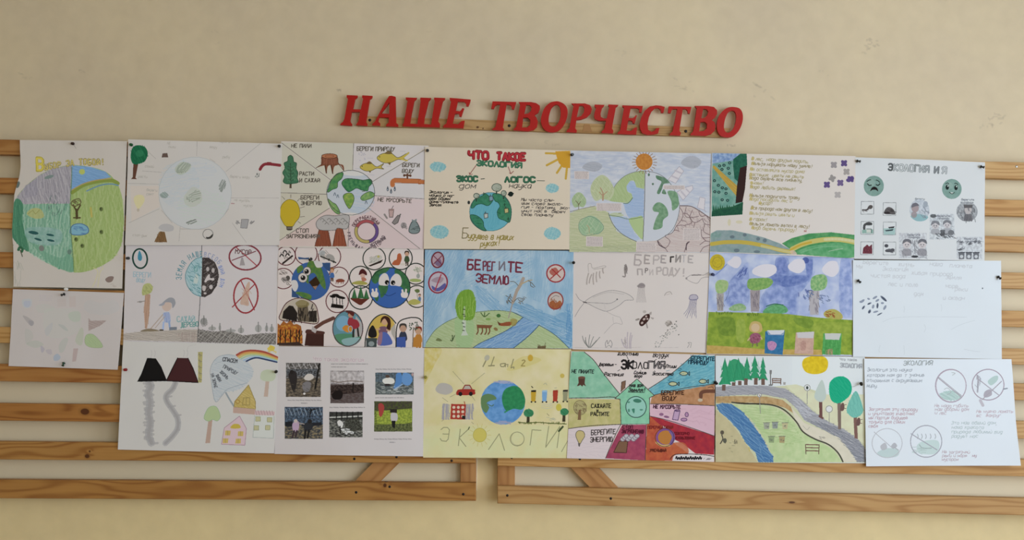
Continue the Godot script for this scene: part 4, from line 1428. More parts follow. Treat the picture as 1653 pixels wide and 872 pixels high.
func poster_cartoon_globes() -> void:
	var q := [450, 397, 684, 400, 682, 562, 446, 558]
	begin(q, [440, 390, 690, 570], 1211, "c2b6b0")
	# picture rings
	for r in [[105,112,74], [262,95,86], [445,118,88], [85,290,80], [518,278,78], [505,468,88]]:
		O("5c2026", 7, r[0], r[1], r[2], r[2])
	for r in [[795,133,88], [1002,130,90], [1120,252,82], [1130,430,86], [688,280,86], [690,438,92]]:
		O("222820", 8, r[0], r[1], r[2], r[2])
	# in the dark red rings: weeds, gun, car, cat, chase, chimneys
	for p in [[95,75,30], [70,105,60], [115,100,40]]:
		V("2a2624", 9, [p[0] - 14, p[1] + 14, p[0], p[1] - 5, p[0] + 16, p[1] + 10])
	L("2f2320", 14, [80,172, 155,112])
	marks("4a4440", 6, 60, 60, 140, 130, 12, 18, 50)
	F("34507a", [198,120, 250,128, 285,125, 285,140, 240,138, 205,140])
	E("9fa0a0", 385, 90, 26, 22)
	H("77746e", oval(410, 105, 40, 34), 40, 9, 5, 0.6)
	L("34302c", 10, [375,115, 495,165])
	B("8f8a84", [415,118, 440,98, 475,112, 485,145, 450,145])
	E("38342f", 440, 142, 9, 9)
	E("38342f", 478, 158, 9, 9)
	marks("5c544e", 5, 52, 220, 100, 255, 14, 18, 20)
	E("4c4642", 120, 285, 16, 18)
	E("8a827c", 90, 295, 22, 16)
	marks("4c4642", 6, 70, 280, 130, 330, 12, 20, 30)
	small_person(465, 240, 0.9, "b58a6c", "8f5a2a", "3c5f96", "54382a")
	L("6f5a48", 4, [495,250, 510,225])
	B("7c3c2a", [495,305, 520,292, 550,295, 565,310, 540,318, 505,318])
	for x in [500, 515, 540, 555]:
		L("7c3c2a", 5, [x, 315, x - 4, 330])
	F("17110f", [462,485, 555,500, 552,525, 455,515])
	for c in [[470,430], [500,422], [525,435], [545,440]]:
		L("3c3836", 6, [c[0], c[1] + 10, c[0] + 2, 492])
		E("17120f", c[0], c[1], 24, 10, 8)
	E("17120f", 490, 418, 26, 9)
	# in the dark green rings: ship, dog and boy, leaves, planting, girl, firs
	F("2a1f1a", [748,190, 865,140, 848,165, 765,195])
	B("a8a49a", [760,160, 800,115, 845,108, 855,135, 800,168], 0.8)
	marks("8f8c80", 5, 765, 110, 850, 160, 18, 18, 130)
	E("a9a05a", 828, 118, 10, 10)
	B("a85432", [935,180, 950,150, 970,140, 978,100, 1000,95, 1010,130, 1000,165, 985,185])
	small_person(1050, 110, 1.0, "b08a70", "3a2a20", "3a4a30", "4a4034")
	E("b8aca0", 1020, 178, 24, 9)
	V("77786c", 4, [1140,285, 1138,240, 1120,200])
	marks("8a9078", 6, 1100, 195, 1170, 250, 16, 14, 40, 0.7)
	B("8f9a58", [1070,300, 1110,290, 1160,300, 1150,315, 1090,315])
	E("8a8c84", 1138, 270, 14, 18)
	V("6f7468", 4, [1140,470, 1130,400, 1150,380])
	B("5c6a3c", [1110,380, 1140,372, 1150,395, 1125,400])
	small_person(1150, 430, 0.55, "b08a70", "3a2a20", "54708c", "3c5a8c")
	B("a29c52", [1060,470, 1110,450, 1160,475, 1120,495, 1070,490])
	B("9a9448", [620,330, 650,312, 700,308, 745,330, 700,340])
	E("b89484", 705, 262, 20, 24)
	B("4a1c1c", [675,262, 685,225, 710,215, 735,240, 735,265, 705,250])
	B("a86a54", [695,285, 720,282, 735,302, 705,312])
	B("5c2a1e", [608,445, 650,440, 700,448, 758,440, 720,475, 690,497, 660,485])
	for t in [[640,405,22,40], [690,395,26,50], [733,410,22,38]]:
		F("2f5a34", [t[0], t[1] - t[3], t[0] + t[2], t[1] + t[3], t[0] - t[2], t[1] + t[3]])
		F("437a48", [t[0], t[1] - t[3], t[0] + t[2] * 0.5, t[1] + t[3] * 0.6, t[0], t[1] + t[3]], 0.5)
	# the laughing globe, its bag
	F("2f4a72", [383,166, 452,166, 450,235, 400,215])
	F("2f4a72", [150,360, 150,435, 215,440, 175,395])
	E("35588f", 300, 310, 152, 150)
	earth_land("5f7a34", "3f6a38", [[290,150, 340,165, 380,205, 400,270, 415,330, 410,375, 370,330, 330,250, 285,265, 280,330, 250,290, 265,200], [180,400, 230,395, 300,420, 295,455, 240,440], [190,210, 225,185, 240,215, 200,250]])
	toon_eye(270, 232, 30, 34, 266, 234, 18)
	toon_eye(236, 283, 36, 38, 238, 284, 19)
	F("33200f", [283,318, 340,272, 372,325, 330,378])
	F("8c6a54", [312,352, 352,345, 335,378])
	B("b8b4b0", [325,150, 380,160, 390,195, 350,205, 330,180])
	B("b8b4b0", [148,310, 185,305, 200,350, 180,390, 155,370])
	# the calm globe
	E("34589a", 915, 362, 160, 158)
	earth_land("3a6a3c", "2f5a3a", [[775,300, 800,240, 860,208, 915,205, 890,240, 840,260, 830,310, 800,330], [830,345, 900,340, 890,400, 850,440, 840,400], [960,215, 1020,240, 1062,300, 1072,380, 1040,430, 1020,370, 985,340, 1005,290, 960,260], [790,420, 830,430, 815,470]])
	O("1c2a24", 6, 915, 362, 161, 159)
	B("bcb4ae", [832,335, 835,285, 865,250, 895,255, 912,300, 905,340, 870,345])
	B("bcb4ae", [920,340, 925,290, 960,252, 995,265, 1010,310, 1000,348, 960,345])
	E("15120f", 895, 320, 17, 18)
	E("15120f", 942, 322, 17, 18)
	E("b8b0a8", 901, 326, 5, 5)
	E("b8b0a8", 948, 328, 5, 5)
	V("1f3a70", 5, [870,408, 910,425, 962,402])
	for h in [[798,400,-1], [1030,405,1]]:
		B("c2b8b0", [h[0] - 20, h[1] + 30, h[0] - 24, h[1] - 4, h[0] + 20, h[1] - 6, h[0] + 30, h[1] + 10, h[0] + 18, h[1] + 36])
		L("c2b8b0", 15, [h[0] - 10, h[1], h[0] - 16, h[1] - 26])
		L("c2b8b0", 15, [h[0] + 12, h[1], h[0] + 14, h[1] - 30])
	# burnt wood in a dome, fire, axe in a stump
	B("a89c8c", [62,615, 70,550, 110,480, 190,445, 270,455, 330,495, 352,560, 345,640, 200,625])
	F("221c18", [75,600, 85,545, 130,500, 160,505, 195,560, 190,625])
	F("5c5040", [195,500, 275,500, 290,630, 200,620])
	F("2f2822", [290,545, 345,540, 345,630, 285,628])
	marks("1f1a17", 9, 90, 480, 335, 600, 26, 40, 90, 0.7)
	B("7c6f44", [180,480, 230,455, 285,480, 270,510, 205,515], 0.8)
	R("4a1c20", 6, [60,612, 68,550, 110,480, 190,443, 270,453, 332,493, 354,560, 347,642, 200,627])
	F("9c5a24", [40,640, 60,655, 85,620, 110,640, 140,618, 165,650, 190,645, 222,660, 235,740, 235,800, 35,805])
	W("c89030", "8f3c1a", [45,670, 90,650, 140,650, 200,670, 230,740, 230,790, 40,795], 30)
	for x in [60, 100, 140, 185, 210]:
		L("241a12", 8, [x, 800, x + 2, 690])
		V("241a12", 5, [x, 750, x + 16, 725, x + 22, 700])
		V("241a12", 5, [x, 765, x - 14, 740])
	F("3a2a22", [38,795, 200,785, 245,815, 35,812])
	F("3c221c", [265,710, 402,708, 400,818, 250,815])
	B("4a2c24", [258,715, 270,688, 330,695, 402,705, 395,725, 300,722])
	L("5c3a30", 28, [320,685, 395,635, 478,598])
	F("a09894", [310,660, 348,690, 335,718, 305,700])
	# woodland oval
	E("57808c", 588, 680, 117, 138)
	E("6f9ab0", 550, 640, 55, 60, 0, 0.9)
	B("4a7c5c", [480,740, 550,720, 690,740, 660,800, 590,816, 520,800])
	B("7c9a98", [540,770, 620,750, 690,760, 650,805, 570,812])
	F("9a9490", [650,580, 700,640, 700,740, 640,750])
	small_person(612, 590, 1.3, "a87c64", "54201c", "8f2c34", "2f2826")
	L("2a2422", 14, [632,660, 630,745])
	L("2a2422", 14, [662,660, 672,740])
	B("8f2c34", [610,610, 660,615, 680,660, 640,685, 605,660])
	B("54201c", [570,552, 600,538, 638,552, 630,585, 595,560])
	B("c07c2c", [545,680, 570,655, 610,665, 620,700, 580,710])
	O("8c9aa4", 6, 608, 685, 16, 24)
	O("4a3436", 7, 588, 680, 118, 139)
	# girl and children
	B("bfa04a", [760,820, 750,700, 790,610, 860,575, 930,600, 960,680, 900,700, 830,760])
	E("b89070", 876, 625, 24, 28)
	B("3a1c14", [845,640, 850,600, 880,582, 915,600, 925,650, 915,700, 890,680, 900,640, 880,605, 862,612])
	B("6a4c5c", [838,670, 890,668, 895,720, 835,720])
	B("4a5c9c", [840,720, 895,715, 938,790, 900,812, 822,806])
	B("8a6470", [835,720, 860,715, 850,800, 822,805])
	L("b89070", 11, [838,685, 790,690])
	L("b89070", 11, [892,690, 915,700])
	B("1c1816", [748,730, 755,690, 775,660, 790,660, 812,705, 810,745, 770,752])
	F("3a4240", [732,755, 818,755, 812,825, 732,825])
	E("7c8482", 772, 800, 24, 20)
	F("9c958a", [925,680, 960,640, 962,780, 930,720])
	V("222a24", 8, [722,825, 730,740, 760,650, 810,590, 870,568, 920,590, 965,640])
	small_person(1020, 700, 1.6, "a8846c", "3a3430", "2f3444", "3a5090")
	F("3a5090", [968,750, 1040,745, 1040,825, 965,825])
	small_person(1140, 720, 1.5, "b08a6c", "7c2c1c", "b0742c", "b0742c")
	F("b0742c", [1100,750, 1165,745, 1165,825, 1100,825])
	L("7a6a58", 8, [1095,825, 1100,690])
	for k in 22:
		E("3c4a38", 1070 + rng.randf_range(0, 70), 620 + rng.randf_range(0, 75), 7, 4, rng.randf_range(0, 180))
	V("20241f", 8, [965,825, 970,680, 1000,620, 1080,595, 1140,600, 1168,625])
	hang("ecology_poster", "white collage with two cartoon globes with eyes, ringed pictures, fire and axe", q, picture(), 0, 0.0, [], 0.0, 7)

func photo_print(x0: float, y0: float, x1: float, y1: float, sky: String, ground: String, split: float, dark: String) -> void:
	W(sky, dark, [x0, y0, x1, y0, x1, y0 + (y1 - y0) * split + 6, x0, y0 + (y1 - y0) * split + 6], 22)
	W(ground, dark, [x0, y0 + (y1 - y0) * split, x1, y0 + (y1 - y0) * split, x1, y1, x0, y1], 30, false, 1.0, 1.8)

func poster_six_photos() -> void:
	var q := [448, 559, 685, 562, 683, 737, 443, 733]
	begin(q, [435, 555, 690, 745], 1170, "b9b3b0")
	T("c2b4b4", 10, 328, 98, 28, "Что такое экология", 0.56, 1, 0, 0.1)
	T("a29698", 3, 328, 98, 28, "Что такое экология", 0.56, 1, 0, 0.1)
	for r in [[460,150,730,150], [460,172,570,172], [790,188,1050,190], [136,418,388,420], [236,440,282,440], [450,470,708,472], [786,400,995,400], [778,705,1052,707], [892,730,932,730]]:
		var x: float = r[0]
		while x < r[2]:
			var l := rng.randf_range(10, 40)
			L("85807f", 7, [x, r[1], minf(x + l, r[2]), r[3]], 0.7)
			x += l + 7
	# children with sacks under a tree
	photo_print(122, 142, 382, 394, "8c8a88", "7a6c58", 0.45, "38332e")
	W("2c2a2a", "6f7478", [125,190, 360,185, 360,240, 130,240], 16)
	L("1f1c1a", 14, [372,150, 340,330])
	for k in 6:
		L("b0acac", 6, [130 + k * 42, 150, 150 + k * 42, 185], 0.7)
	B("2a2624", [140,230, 165,200, 195,210, 205,260, 190,345, 170,345, 155,290])
	E("241f1d", 165, 210, 14, 16)
	B("b9b2aa", [258,250, 280,225, 315,225, 330,250, 300,272, 265,268])
	B("6f6c6c", [245,300, 280,280, 310,295, 295,350, 255,352])
	E("c8c4c0", 260, 370, 9, 8)
	marks("4a4238", 5, 125, 300, 375, 385, 40, 16, 20, 0.5)
	# children by parked cars
	photo_print(114, 468, 398, 704, "54687c", "8c7c5c", 0.55, "2c3038")
	for k in 10:
		L("a8b4bc", 5, [120 + k * 28, 478, 140 + k * 28, 530], 0.6)
	F("1f2024", [118,580, 170,575, 180,612, 118,612])
	F("23242a", [240,590, 390,580, 390,605, 240,610])
	L("1c1a1a", 7, [300,545, 312,480])
	for k in 6:
		L("1c1a1a", 4, [308, 520 - k * 5, 270 + k * 18, 480])
	B("a890a4", [170,600, 190,575, 220,580, 215,640, 180,650])
	E("b0a49c", 196, 572, 14, 14)
	L("3c3034", 14, [185,645, 170,695])
	L("3c3034", 14, [205,645, 195,690])
	B("2a2c30", [255,600, 290,580, 325,600, 310,640, 265,640])
	E("26221f", 302, 575, 16, 16)
	L("24201f", 16, [270,640, 262,700])
	L("24201f", 16, [295,640, 285,695])
	L("9a8c84", 7, [215,585, 260,595])
	# a smoking dump
	photo_print(454, 200, 702, 440, "a29c9c", "4a3c38", 0.42, "5c5452")
	W("8f8886", "b8b2b0", [458,205, 700,205, 700,295, 458,290], 40)
	W("221a18", "4a3c36", [455,310, 700,300, 698,360, 455,380], 18)
	B("1a1412", [465,380, 490,350, 530,345, 548,370, 530,410, 480,410])
	F("1f1816", [618,290, 628,290, 626,360, 616,360])
	V("5c4c40", 6, [456,275, 520,285, 600,275, 695,282], 0.7)
	# litter between tree trunks
	photo_print(446, 504, 692, 692, "3c3c38", "84847a", 0.3, "2a2a28")
	L("a8a8a0", 10, [450,545, 690,535])
	for k in 5:
		L("1c1b19", 9, [500 + k * 40, 505, 498 + k * 40, 560], 0.8)
	W("25231f", "54564a", [565,560, 660,550, 690,640, 560,650], 16)
	B("c4c2bc", [505,580, 525,565, 550,590, 540,620, 520,615])
	L("1f1c1a", 9, [525,610, 528,660])
	marks("d0d0cc", 6, 530, 625, 620, 670, 22, 18, 20, 0.9)
	marks("1f1d1a", 6, 480, 665, 600, 675, 10, 16, 0, 0.8)
	# child with blue bags
	photo_print(786, 214, 1068, 376, "5c6c78", "6c706a", 0.42, "3c4446")
	B("4c7ab0", [940,225, 975,218, 985,280, 960,310, 920,330, 935,280])
	B("5c88b8", [990,220, 1040,225, 1060,270, 1030,310, 985,290])
	L("7a98b8", 10, [985,300, 930,335])
	B("c4c2ba", [840,265, 880,250, 920,260, 925,290, 880,300, 845,290])
	E("4c3a30", 876, 242, 16, 11)
	E("302a28", 875, 305, 24, 9)
	E("a08480", 1060, 228, 8, 12)
	marks("b0b4b0", 5, 795, 320, 1050, 368, 34, 26, 5, 0.6)
	# child in a meadow
	photo_print(778, 426, 1058, 650, "3c3430", "7c8a34", 0.3, "4a5428")
	W("a0ac40", "6f8030", [790,500, 1055,480, 1055,580, 940,610, 800,590], 22)
	W("3a4028", "6a7040", [778,600, 1056,590, 1055,650, 776,650], 18)
	B("9c3a34", [808,450, 830,440, 850,460, 848,500, 830,540, 815,530, 810,490])
	B("a8a4a4", [900,520, 930,505, 950,530, 945,570, 905,575])
	F("26201e", [895,485, 945,485, 945,512, 895,510])
	F("1c1a1a", [905,570, 935,570, 930,625, 912,620])
	hang("ecology_poster", "white printed sheet with six colour photographs of children collecting litter", q, picture(), 1, 0.006, [], 0.0, 8)

func poster_what_is_ecology() -> void:
	var q := [686, 237, 921, 243, 919, 403, 684, 402]
	begin(q, [680, 230, 925, 410], 1187, "c6b9a4")
	# corner sun
	for l in [[1070,88,972,85], [1075,130,980,180], [1100,180,1060,240], [1140,195,1130,285]]:
		L("c09a3c", 17, l)
	F("c8942a", [1048,70, 1165,66, 1165,200, 1110,198, 1075,160, 1058,110])
	# clouds
	for c in [[130,190,62,38], [142,700,72,52], [1025,358,50,36], [1025,712,64,48]]:
		E("86b0b2", c[0], c[1], c[2], c[3])
		H("6aa2ac", oval(c[0], c[1], c[2], c[3]), 20, 11, 8, 0.5)
		H("a8bcb4", oval(c[0], c[1], c[2], c[3]), 110, 22, 7, 0.4)
	# headings
	T("7c1c22", 24, 372, 68, 56, "ЧТО", 0.72, 3, 0, 0.2)
	T("b02c34", 13, 372, 68, 56, "ЧТО", 0.72, 3, 0, 0.2)
	T("7c1c22", 24, 595, 80, 54, "ТАКОЕ", 0.62, 2, 0, 0.2)
	T("b02c34", 13, 595, 80, 54, "ТАКОЕ", 0.62, 2, 0, 0.2)
	T("234c38", 14, 438, 142, 38, "ЭКОЛОГИЯ", 0.86, 3, 0, 0.2)
	T("3f7a58", 7, 438, 142, 38, "ЭКОЛОГИЯ", 0.86, 3, 0, 0.2)
	T("1f4a34", 16, 280, 265, 40, "ЭКОС", 0.78, 0, 0, 0.2)
	T("3a6f50", 7, 280, 265, 40, "ЭКОС", 0.78, 0, 0, 0.2)
	L("3c4438", 6, [466,286, 495,283])
	T("1f4a34", 16, 655, 270, 40, "ЛОГОС", 0.9, 0, 0, 0.2)
	T("3a6f50", 7, 655, 270, 40, "ЛОГОС", 0.9, 0, 0, 0.2)
	L("3c4438", 5, [905,300, 965,300])
	L("8a5048", 6, [430,178, 378,250, 375,235])
	L("8a5048", 5, [378,250, 400,248])
	L("8a5048", 6, [680,190, 700,245, 722,225])
	L("8a5048", 5, [700,245, 688,238])
	T("3a3630", 5, 295, 318, 42, "дом", 0.8, 0, 14, 0.2)
	T("3a3630", 5, 686, 315, 42, "наука", 0.62, 0, 14, 0.2)
	# text blocks
	lines("2a2620", 5, 62, 376, 21, 25, ["Экология -", "наука о на-", "шем общем", "доме-планете", "Земля"], 0.66, 1.5, 14)
	lines("46403a", 4.5, 785, 434, 22, 29, ["Мы часто слы-", "шим слово эколо-", "гия - поэтому, эко-", "учит нас её береч", "свою планету"], 0.7, 1.5, 14)
	T("6a6038", 6, 318, 665, 84, "Б", 0.5, 0, 6, 0.2)
	T("8f8040", 7, 366, 705, 46, "удущее в наших", 0.42, 2, 14, 0.3)
	T("8f8040", 7, 460, 772, 42, "руках!", 0.46, -3, 14, 0.3)
	# globe with trees and little cars
	E("5fa3b0", 542, 542, 163, 150)
	H("4f97ac", oval(520, 560, 120, 120), 100, 16, 10, 0.3)
	var land := ["3c8060", "2f7050"]
	earth_land(land[0], land[1], [[390,512, 400,470, 430,440, 480,415, 500,400, 530,420, 560,440, 550,470, 520,495, 470,480, 430,490, 410,510]], "1c4032")
	earth_land(land[0], land[1], [[560,405, 620,405, 670,440, 700,500, 705,560, 690,625, 650,610, 605,590, 595,540, 615,500, 600,470, 575,455]], "1c4032")
	earth_land(land[0], land[1], [[383,570, 420,568, 460,590, 485,620, 490,660, 510,692, 470,685, 420,650, 390,610]], "1c4032")
	O("2f5a5c", 4, 542, 542, 164, 151, 0, 0.8)
	for t in [[590,352,38,30], [645,398,20,22], [432,418,22,20]]:
		E("9aa090", t[0], t[1], t[2], t[3])
		marks("6f7868", 4, t[0] - t[2], t[1] - t[3], t[0] + t[2] - 8, t[1] + t[3], 10, 14, 30, 0.7)
		O("3c4a40", 5, t[0], t[1], t[2], t[3])
		L("2c3a30", 9, [t[0], t[1] + t[3], t[0] - 2, t[1] + t[3] + 22])
	E("16201c", 700, 404, 19, 20)
	L("16201c", 11, [680,408, 720,400])
	E("2a2c2a", 372, 470, 10, 14)
	for h in [[490,560,"a0a6a0"], [650,520,"b0a870"], [530,425,"6f8c9c"]]:
		F(h[2], [h[0], h[1], h[0] + 30, h[1] - 6, h[0] + 32, h[1] + 28, h[0] + 4, h[1] + 34])
		L("3a3430", 4, [h[0], h[1], h[0] + 30, h[1] - 6, h[0] + 32, h[1] + 28, h[0] + 4, h[1] + 34, h[0], h[1]])
		L("3a3430", 4, [h[0] + 4, h[1] - 2, h[0] + 12, h[1] - 18, h[0] + 16, h[1] - 2])
	for t in [[652,488], [680,600], [488,404]]:
		L("24402f", 6, [t[0], t[1] + 10, t[0], t[1] - 12])
		L("24402f", 5, [t[0] - 8, t[1], t[0] + 8, t[1] - 4])
	for l in [[640,455,660,462], [430,590,452,594], [430,632,470,635], [600,550,620,556]]:
		L("1f4a38", 4, l)
	hang("ecology_poster", "cream sheet with red heading ЧТО ТАКОЕ, orange corner sun and blue-green globe", q, picture(), 2, 0.0, [], 0.0, 9)

func poster_protect_earth() -> void:
	var q := [686, 403, 926, 405, 924, 563, 683, 561]
	begin(q, [680, 395, 930, 570], 1246, "a9b4ba", "9db0ba")
	var all := [20,35, 1230,45, 1220,840, 15,835]
	W("9db3c0", "7fa2ba", all, 120, false, 0.9, 0.5)
	H("6c96b6", [20,40, 420,40, 330,300, 120,620, 25,780], 115, 11, 8, 0.35)
	H("b4bec0", [400,45, 900,45, 880,250, 700,420, 480,330, 330,330], 150, 18, 8, 0.35)
	H("7aa0b8", [860,50, 1225,50, 1220,560, 1000,480, 850,420], 95, 13, 8, 0.35)
	H("4f86b0", [700,460, 860,480, 1060,580, 1200,520, 1215,830, 1190,830, 960,640, 820,580], 20, 9, 9, 0.4)
	H("5f90b4", [430,330, 520,360, 640,480, 740,520, 560,540, 460,440], 40, 10, 8, 0.4)
	H("4a80b0", [1165,480, 1215,470, 1210,830, 1170,780], 92, 10, 8, 0.4)
	# hill
	var hill := [30,835, 40,790, 110,690, 200,625, 290,585, 440,540, 600,528, 740,545, 830,590, 960,655, 1080,730, 1190,835]
	F("a3b286", hill)
	H("8fa46c", hill, 25, 15, 9, 0.35)
	B("8fb07c", [270,600, 330,580, 420,620, 420,760, 380,830, 290,820], 0.6)
	V("54684c", 4, [40,790, 110,690, 200,625, 290,585])
	V("54684c", 4, [440,545, 600,530, 740,545, 820,585])
	V("3a5a70", 5, [740,545, 830,590, 960,655, 1080,730, 1190,835])
	# river
	var river := [410,835, 480,790, 600,735, 720,670, 820,585, 950,645, 900,700, 840,755, 740,835]
	F("7d9fbc", river)
	H("5580b0", river, 160, 10, 7, 0.5)
	H("a8b8c0", river, 150, 26, 6, 0.4)
	V("2f4a68", 5, [410,835, 480,790, 600,735, 720,670, 820,585])
	V("2f4a68", 5, [740,835, 840,755, 900,700, 950,645])
	H("8d9c5c", [450,560, 760,580, 760,640, 600,700, 440,690], 10, 16, 9, 0.3)
	# birch
	F("b0b8a8", [330,590, 360,590, 358,690, 378,730, 320,732, 338,690])
	B("7aa33c", [275,500, 285,430, 320,380, 365,362, 410,375, 435,440, 440,510, 425,580, 400,605, 360,608, 300,590])
	H("5f8c28", [275,500, 285,430, 320,380, 365,362, 410,375, 435,440, 440,510, 425,580, 400,605, 360,608, 300,590], 95, 9, 8, 0.5, true)
	H("9cb85c", [300,450, 410,420, 420,560, 310,570], 95, 22, 8, 0.5, true)
	L("a8b49c", 14, [348,500, 345,600], 0.7)
	for m in [[345,520], [340,560], [350,575], [335,630], [345,660], [340,690]]:
		L("2c3428", 6, [m[0] - 8, m[1], m[0] + 8, m[1] + 3])
	# dead leaning tree
	L("94877c", 9, [702,590, 735,470])
	L("998c80", 24, [735,470, 770,370])
	L("998c80", 26, [770,370, 800,320, 822,270])
	L("a89470", 9, [800,320, 860,290, 890,285])
	V("5c564c", 5, [780,330, 750,300, 715,298])
	V("5c564c", 5, [860,290, 890,310, 915,340])
	V("5c564c", 5, [880,300, 880,330, 905,345])
	V("5c5448", 5, [735,460, 710,430, 680,410])
	V("5c5448", 5, [725,470, 700,445, 720,400])
	V("5c5448", 5, [745,460, 780,430, 830,440])
	V("5c5448", 5, [780,440, 800,460, 820,450])
	V("5c5448", 5, [715,450, 690,455, 700,470])
	marks("5c544a", 5, 680, 395, 730, 470, 8, 22, 60)
	marks("5c544a", 5, 770, 420, 830, 470, 8, 22, 40)
	# bench, fox, bushes
	F("7a4f34", [445,645, 575,648, 560,672, 450,672])
	for x in [455, 490, 522, 548]:
		V("6f452c", 10, [x, 668, x + 2, 700, x - 10, 722])
	B("8c4a2c", [615,620, 640,632, 690,622, 730,625, 715,652, 660,655, 630,650])
	F("5c3424", [610,612, 640,640, 625,652])
	E("7c5a34", 600, 680, 18, 12, 30, 0.8)
	B("96803c", [720,600, 770,605, 760,650, 725,650], 0.7)
	E("3f6a34", 622, 572, 17, 15)
	E("7a9a50", 538, 600, 20, 10)
	V("3c5a2c", 7, [480,548, 508,580, 548,552])
	V("3c5a2c", 7, [510,545, 508,578])
	V("3c4f2c", 7, [250,730, 250,775, 235,768])
	V("3c4f2c", 7, [268,732, 252,770])
	B("6a7448", [118,772, 135,752, 165,768, 160,778])
	V("86906a", 4, [280,812, 300,808, 310,820])
	F("6a5c3c", [935,820, 1005,812, 1000,835, 935,835])
	marks("5c5038", 6, 940, 790, 1000, 830, 14, 22, 110)
	# crossed rings
	for r in [[132,123,46,60,"a08a94"], [135,305,72,82,"a8a0a8"], [1082,232,70,68,"b8a8a0"], [1080,452,58,66,"b0a49c"]]:
		E(r[4], r[0], r[1], r[2], r[3], 10)
	B("5c4a6c", [110,150, 145,110, 165,150, 140,175], 0.7)
	L("6f3040", 7, [100,90, 165,160]); L("6f3040", 7, [165,90, 100,155])
	B("54548c", [85,330, 130,350, 190,310, 195,345, 140,375, 95,365])
	B("8c7480", [80,290, 130,260, 180,270, 150,310], 0.7)
	L("a03444", 9, [160,240, 110,370])
	B("a04a3c", [1030,215, 1080,185, 1105,225, 1060,250], 0.8)
	L("9c3430", 9, [1040,275, 1130,195]); L("9c3430", 9, [1050,195, 1120,265])
	B("9c5a34", [1030,470, 1060,450, 1085,470, 1115,450, 1130,480, 1090,515, 1050,510])
	marks("8c4a2c", 6, 1030, 430, 1125, 510, 20, 22, 90, 0.6)
	V("6f6a68", 4, [1050,430, 1080,410, 1110,420])
	O("6f2a34", 11, 132, 123, 48, 62, 8); O("8c3040", 12, 135, 305, 74, 84, 12); O("96343a", 11, 1082, 232, 72, 70); O("8c3c38", 10, 1080, 452, 60, 68, 12)
	# heading
	T("6f2c3c", 15, 378, 120, 76, "БЕ", 0.55, 3, 0, 0.3)
	T("6f3444", 12, 500, 135, 70, "РЕГ", 0.36, 2, 0, 0.3)
	T("6c6670", 12, 628, 135, 72, "И", 0.6, 2, 0, 0.3)
	T("6f2c3c", 15, 700, 140, 76, "ТЕ", 0.62, 3, 0, 0.3)
	T("6f2c3c", 13, 445, 236, 64, "ЗЕМЛЮ", 0.62, 5, 0, 0.3)
	hang("ecology_poster", "blue crayon sheet headed БЕРЕГИТЕ ЗЕМЛЮ with green hill, river and bare tree", q, picture(), 0, 0.0, [], 0.0, 10)

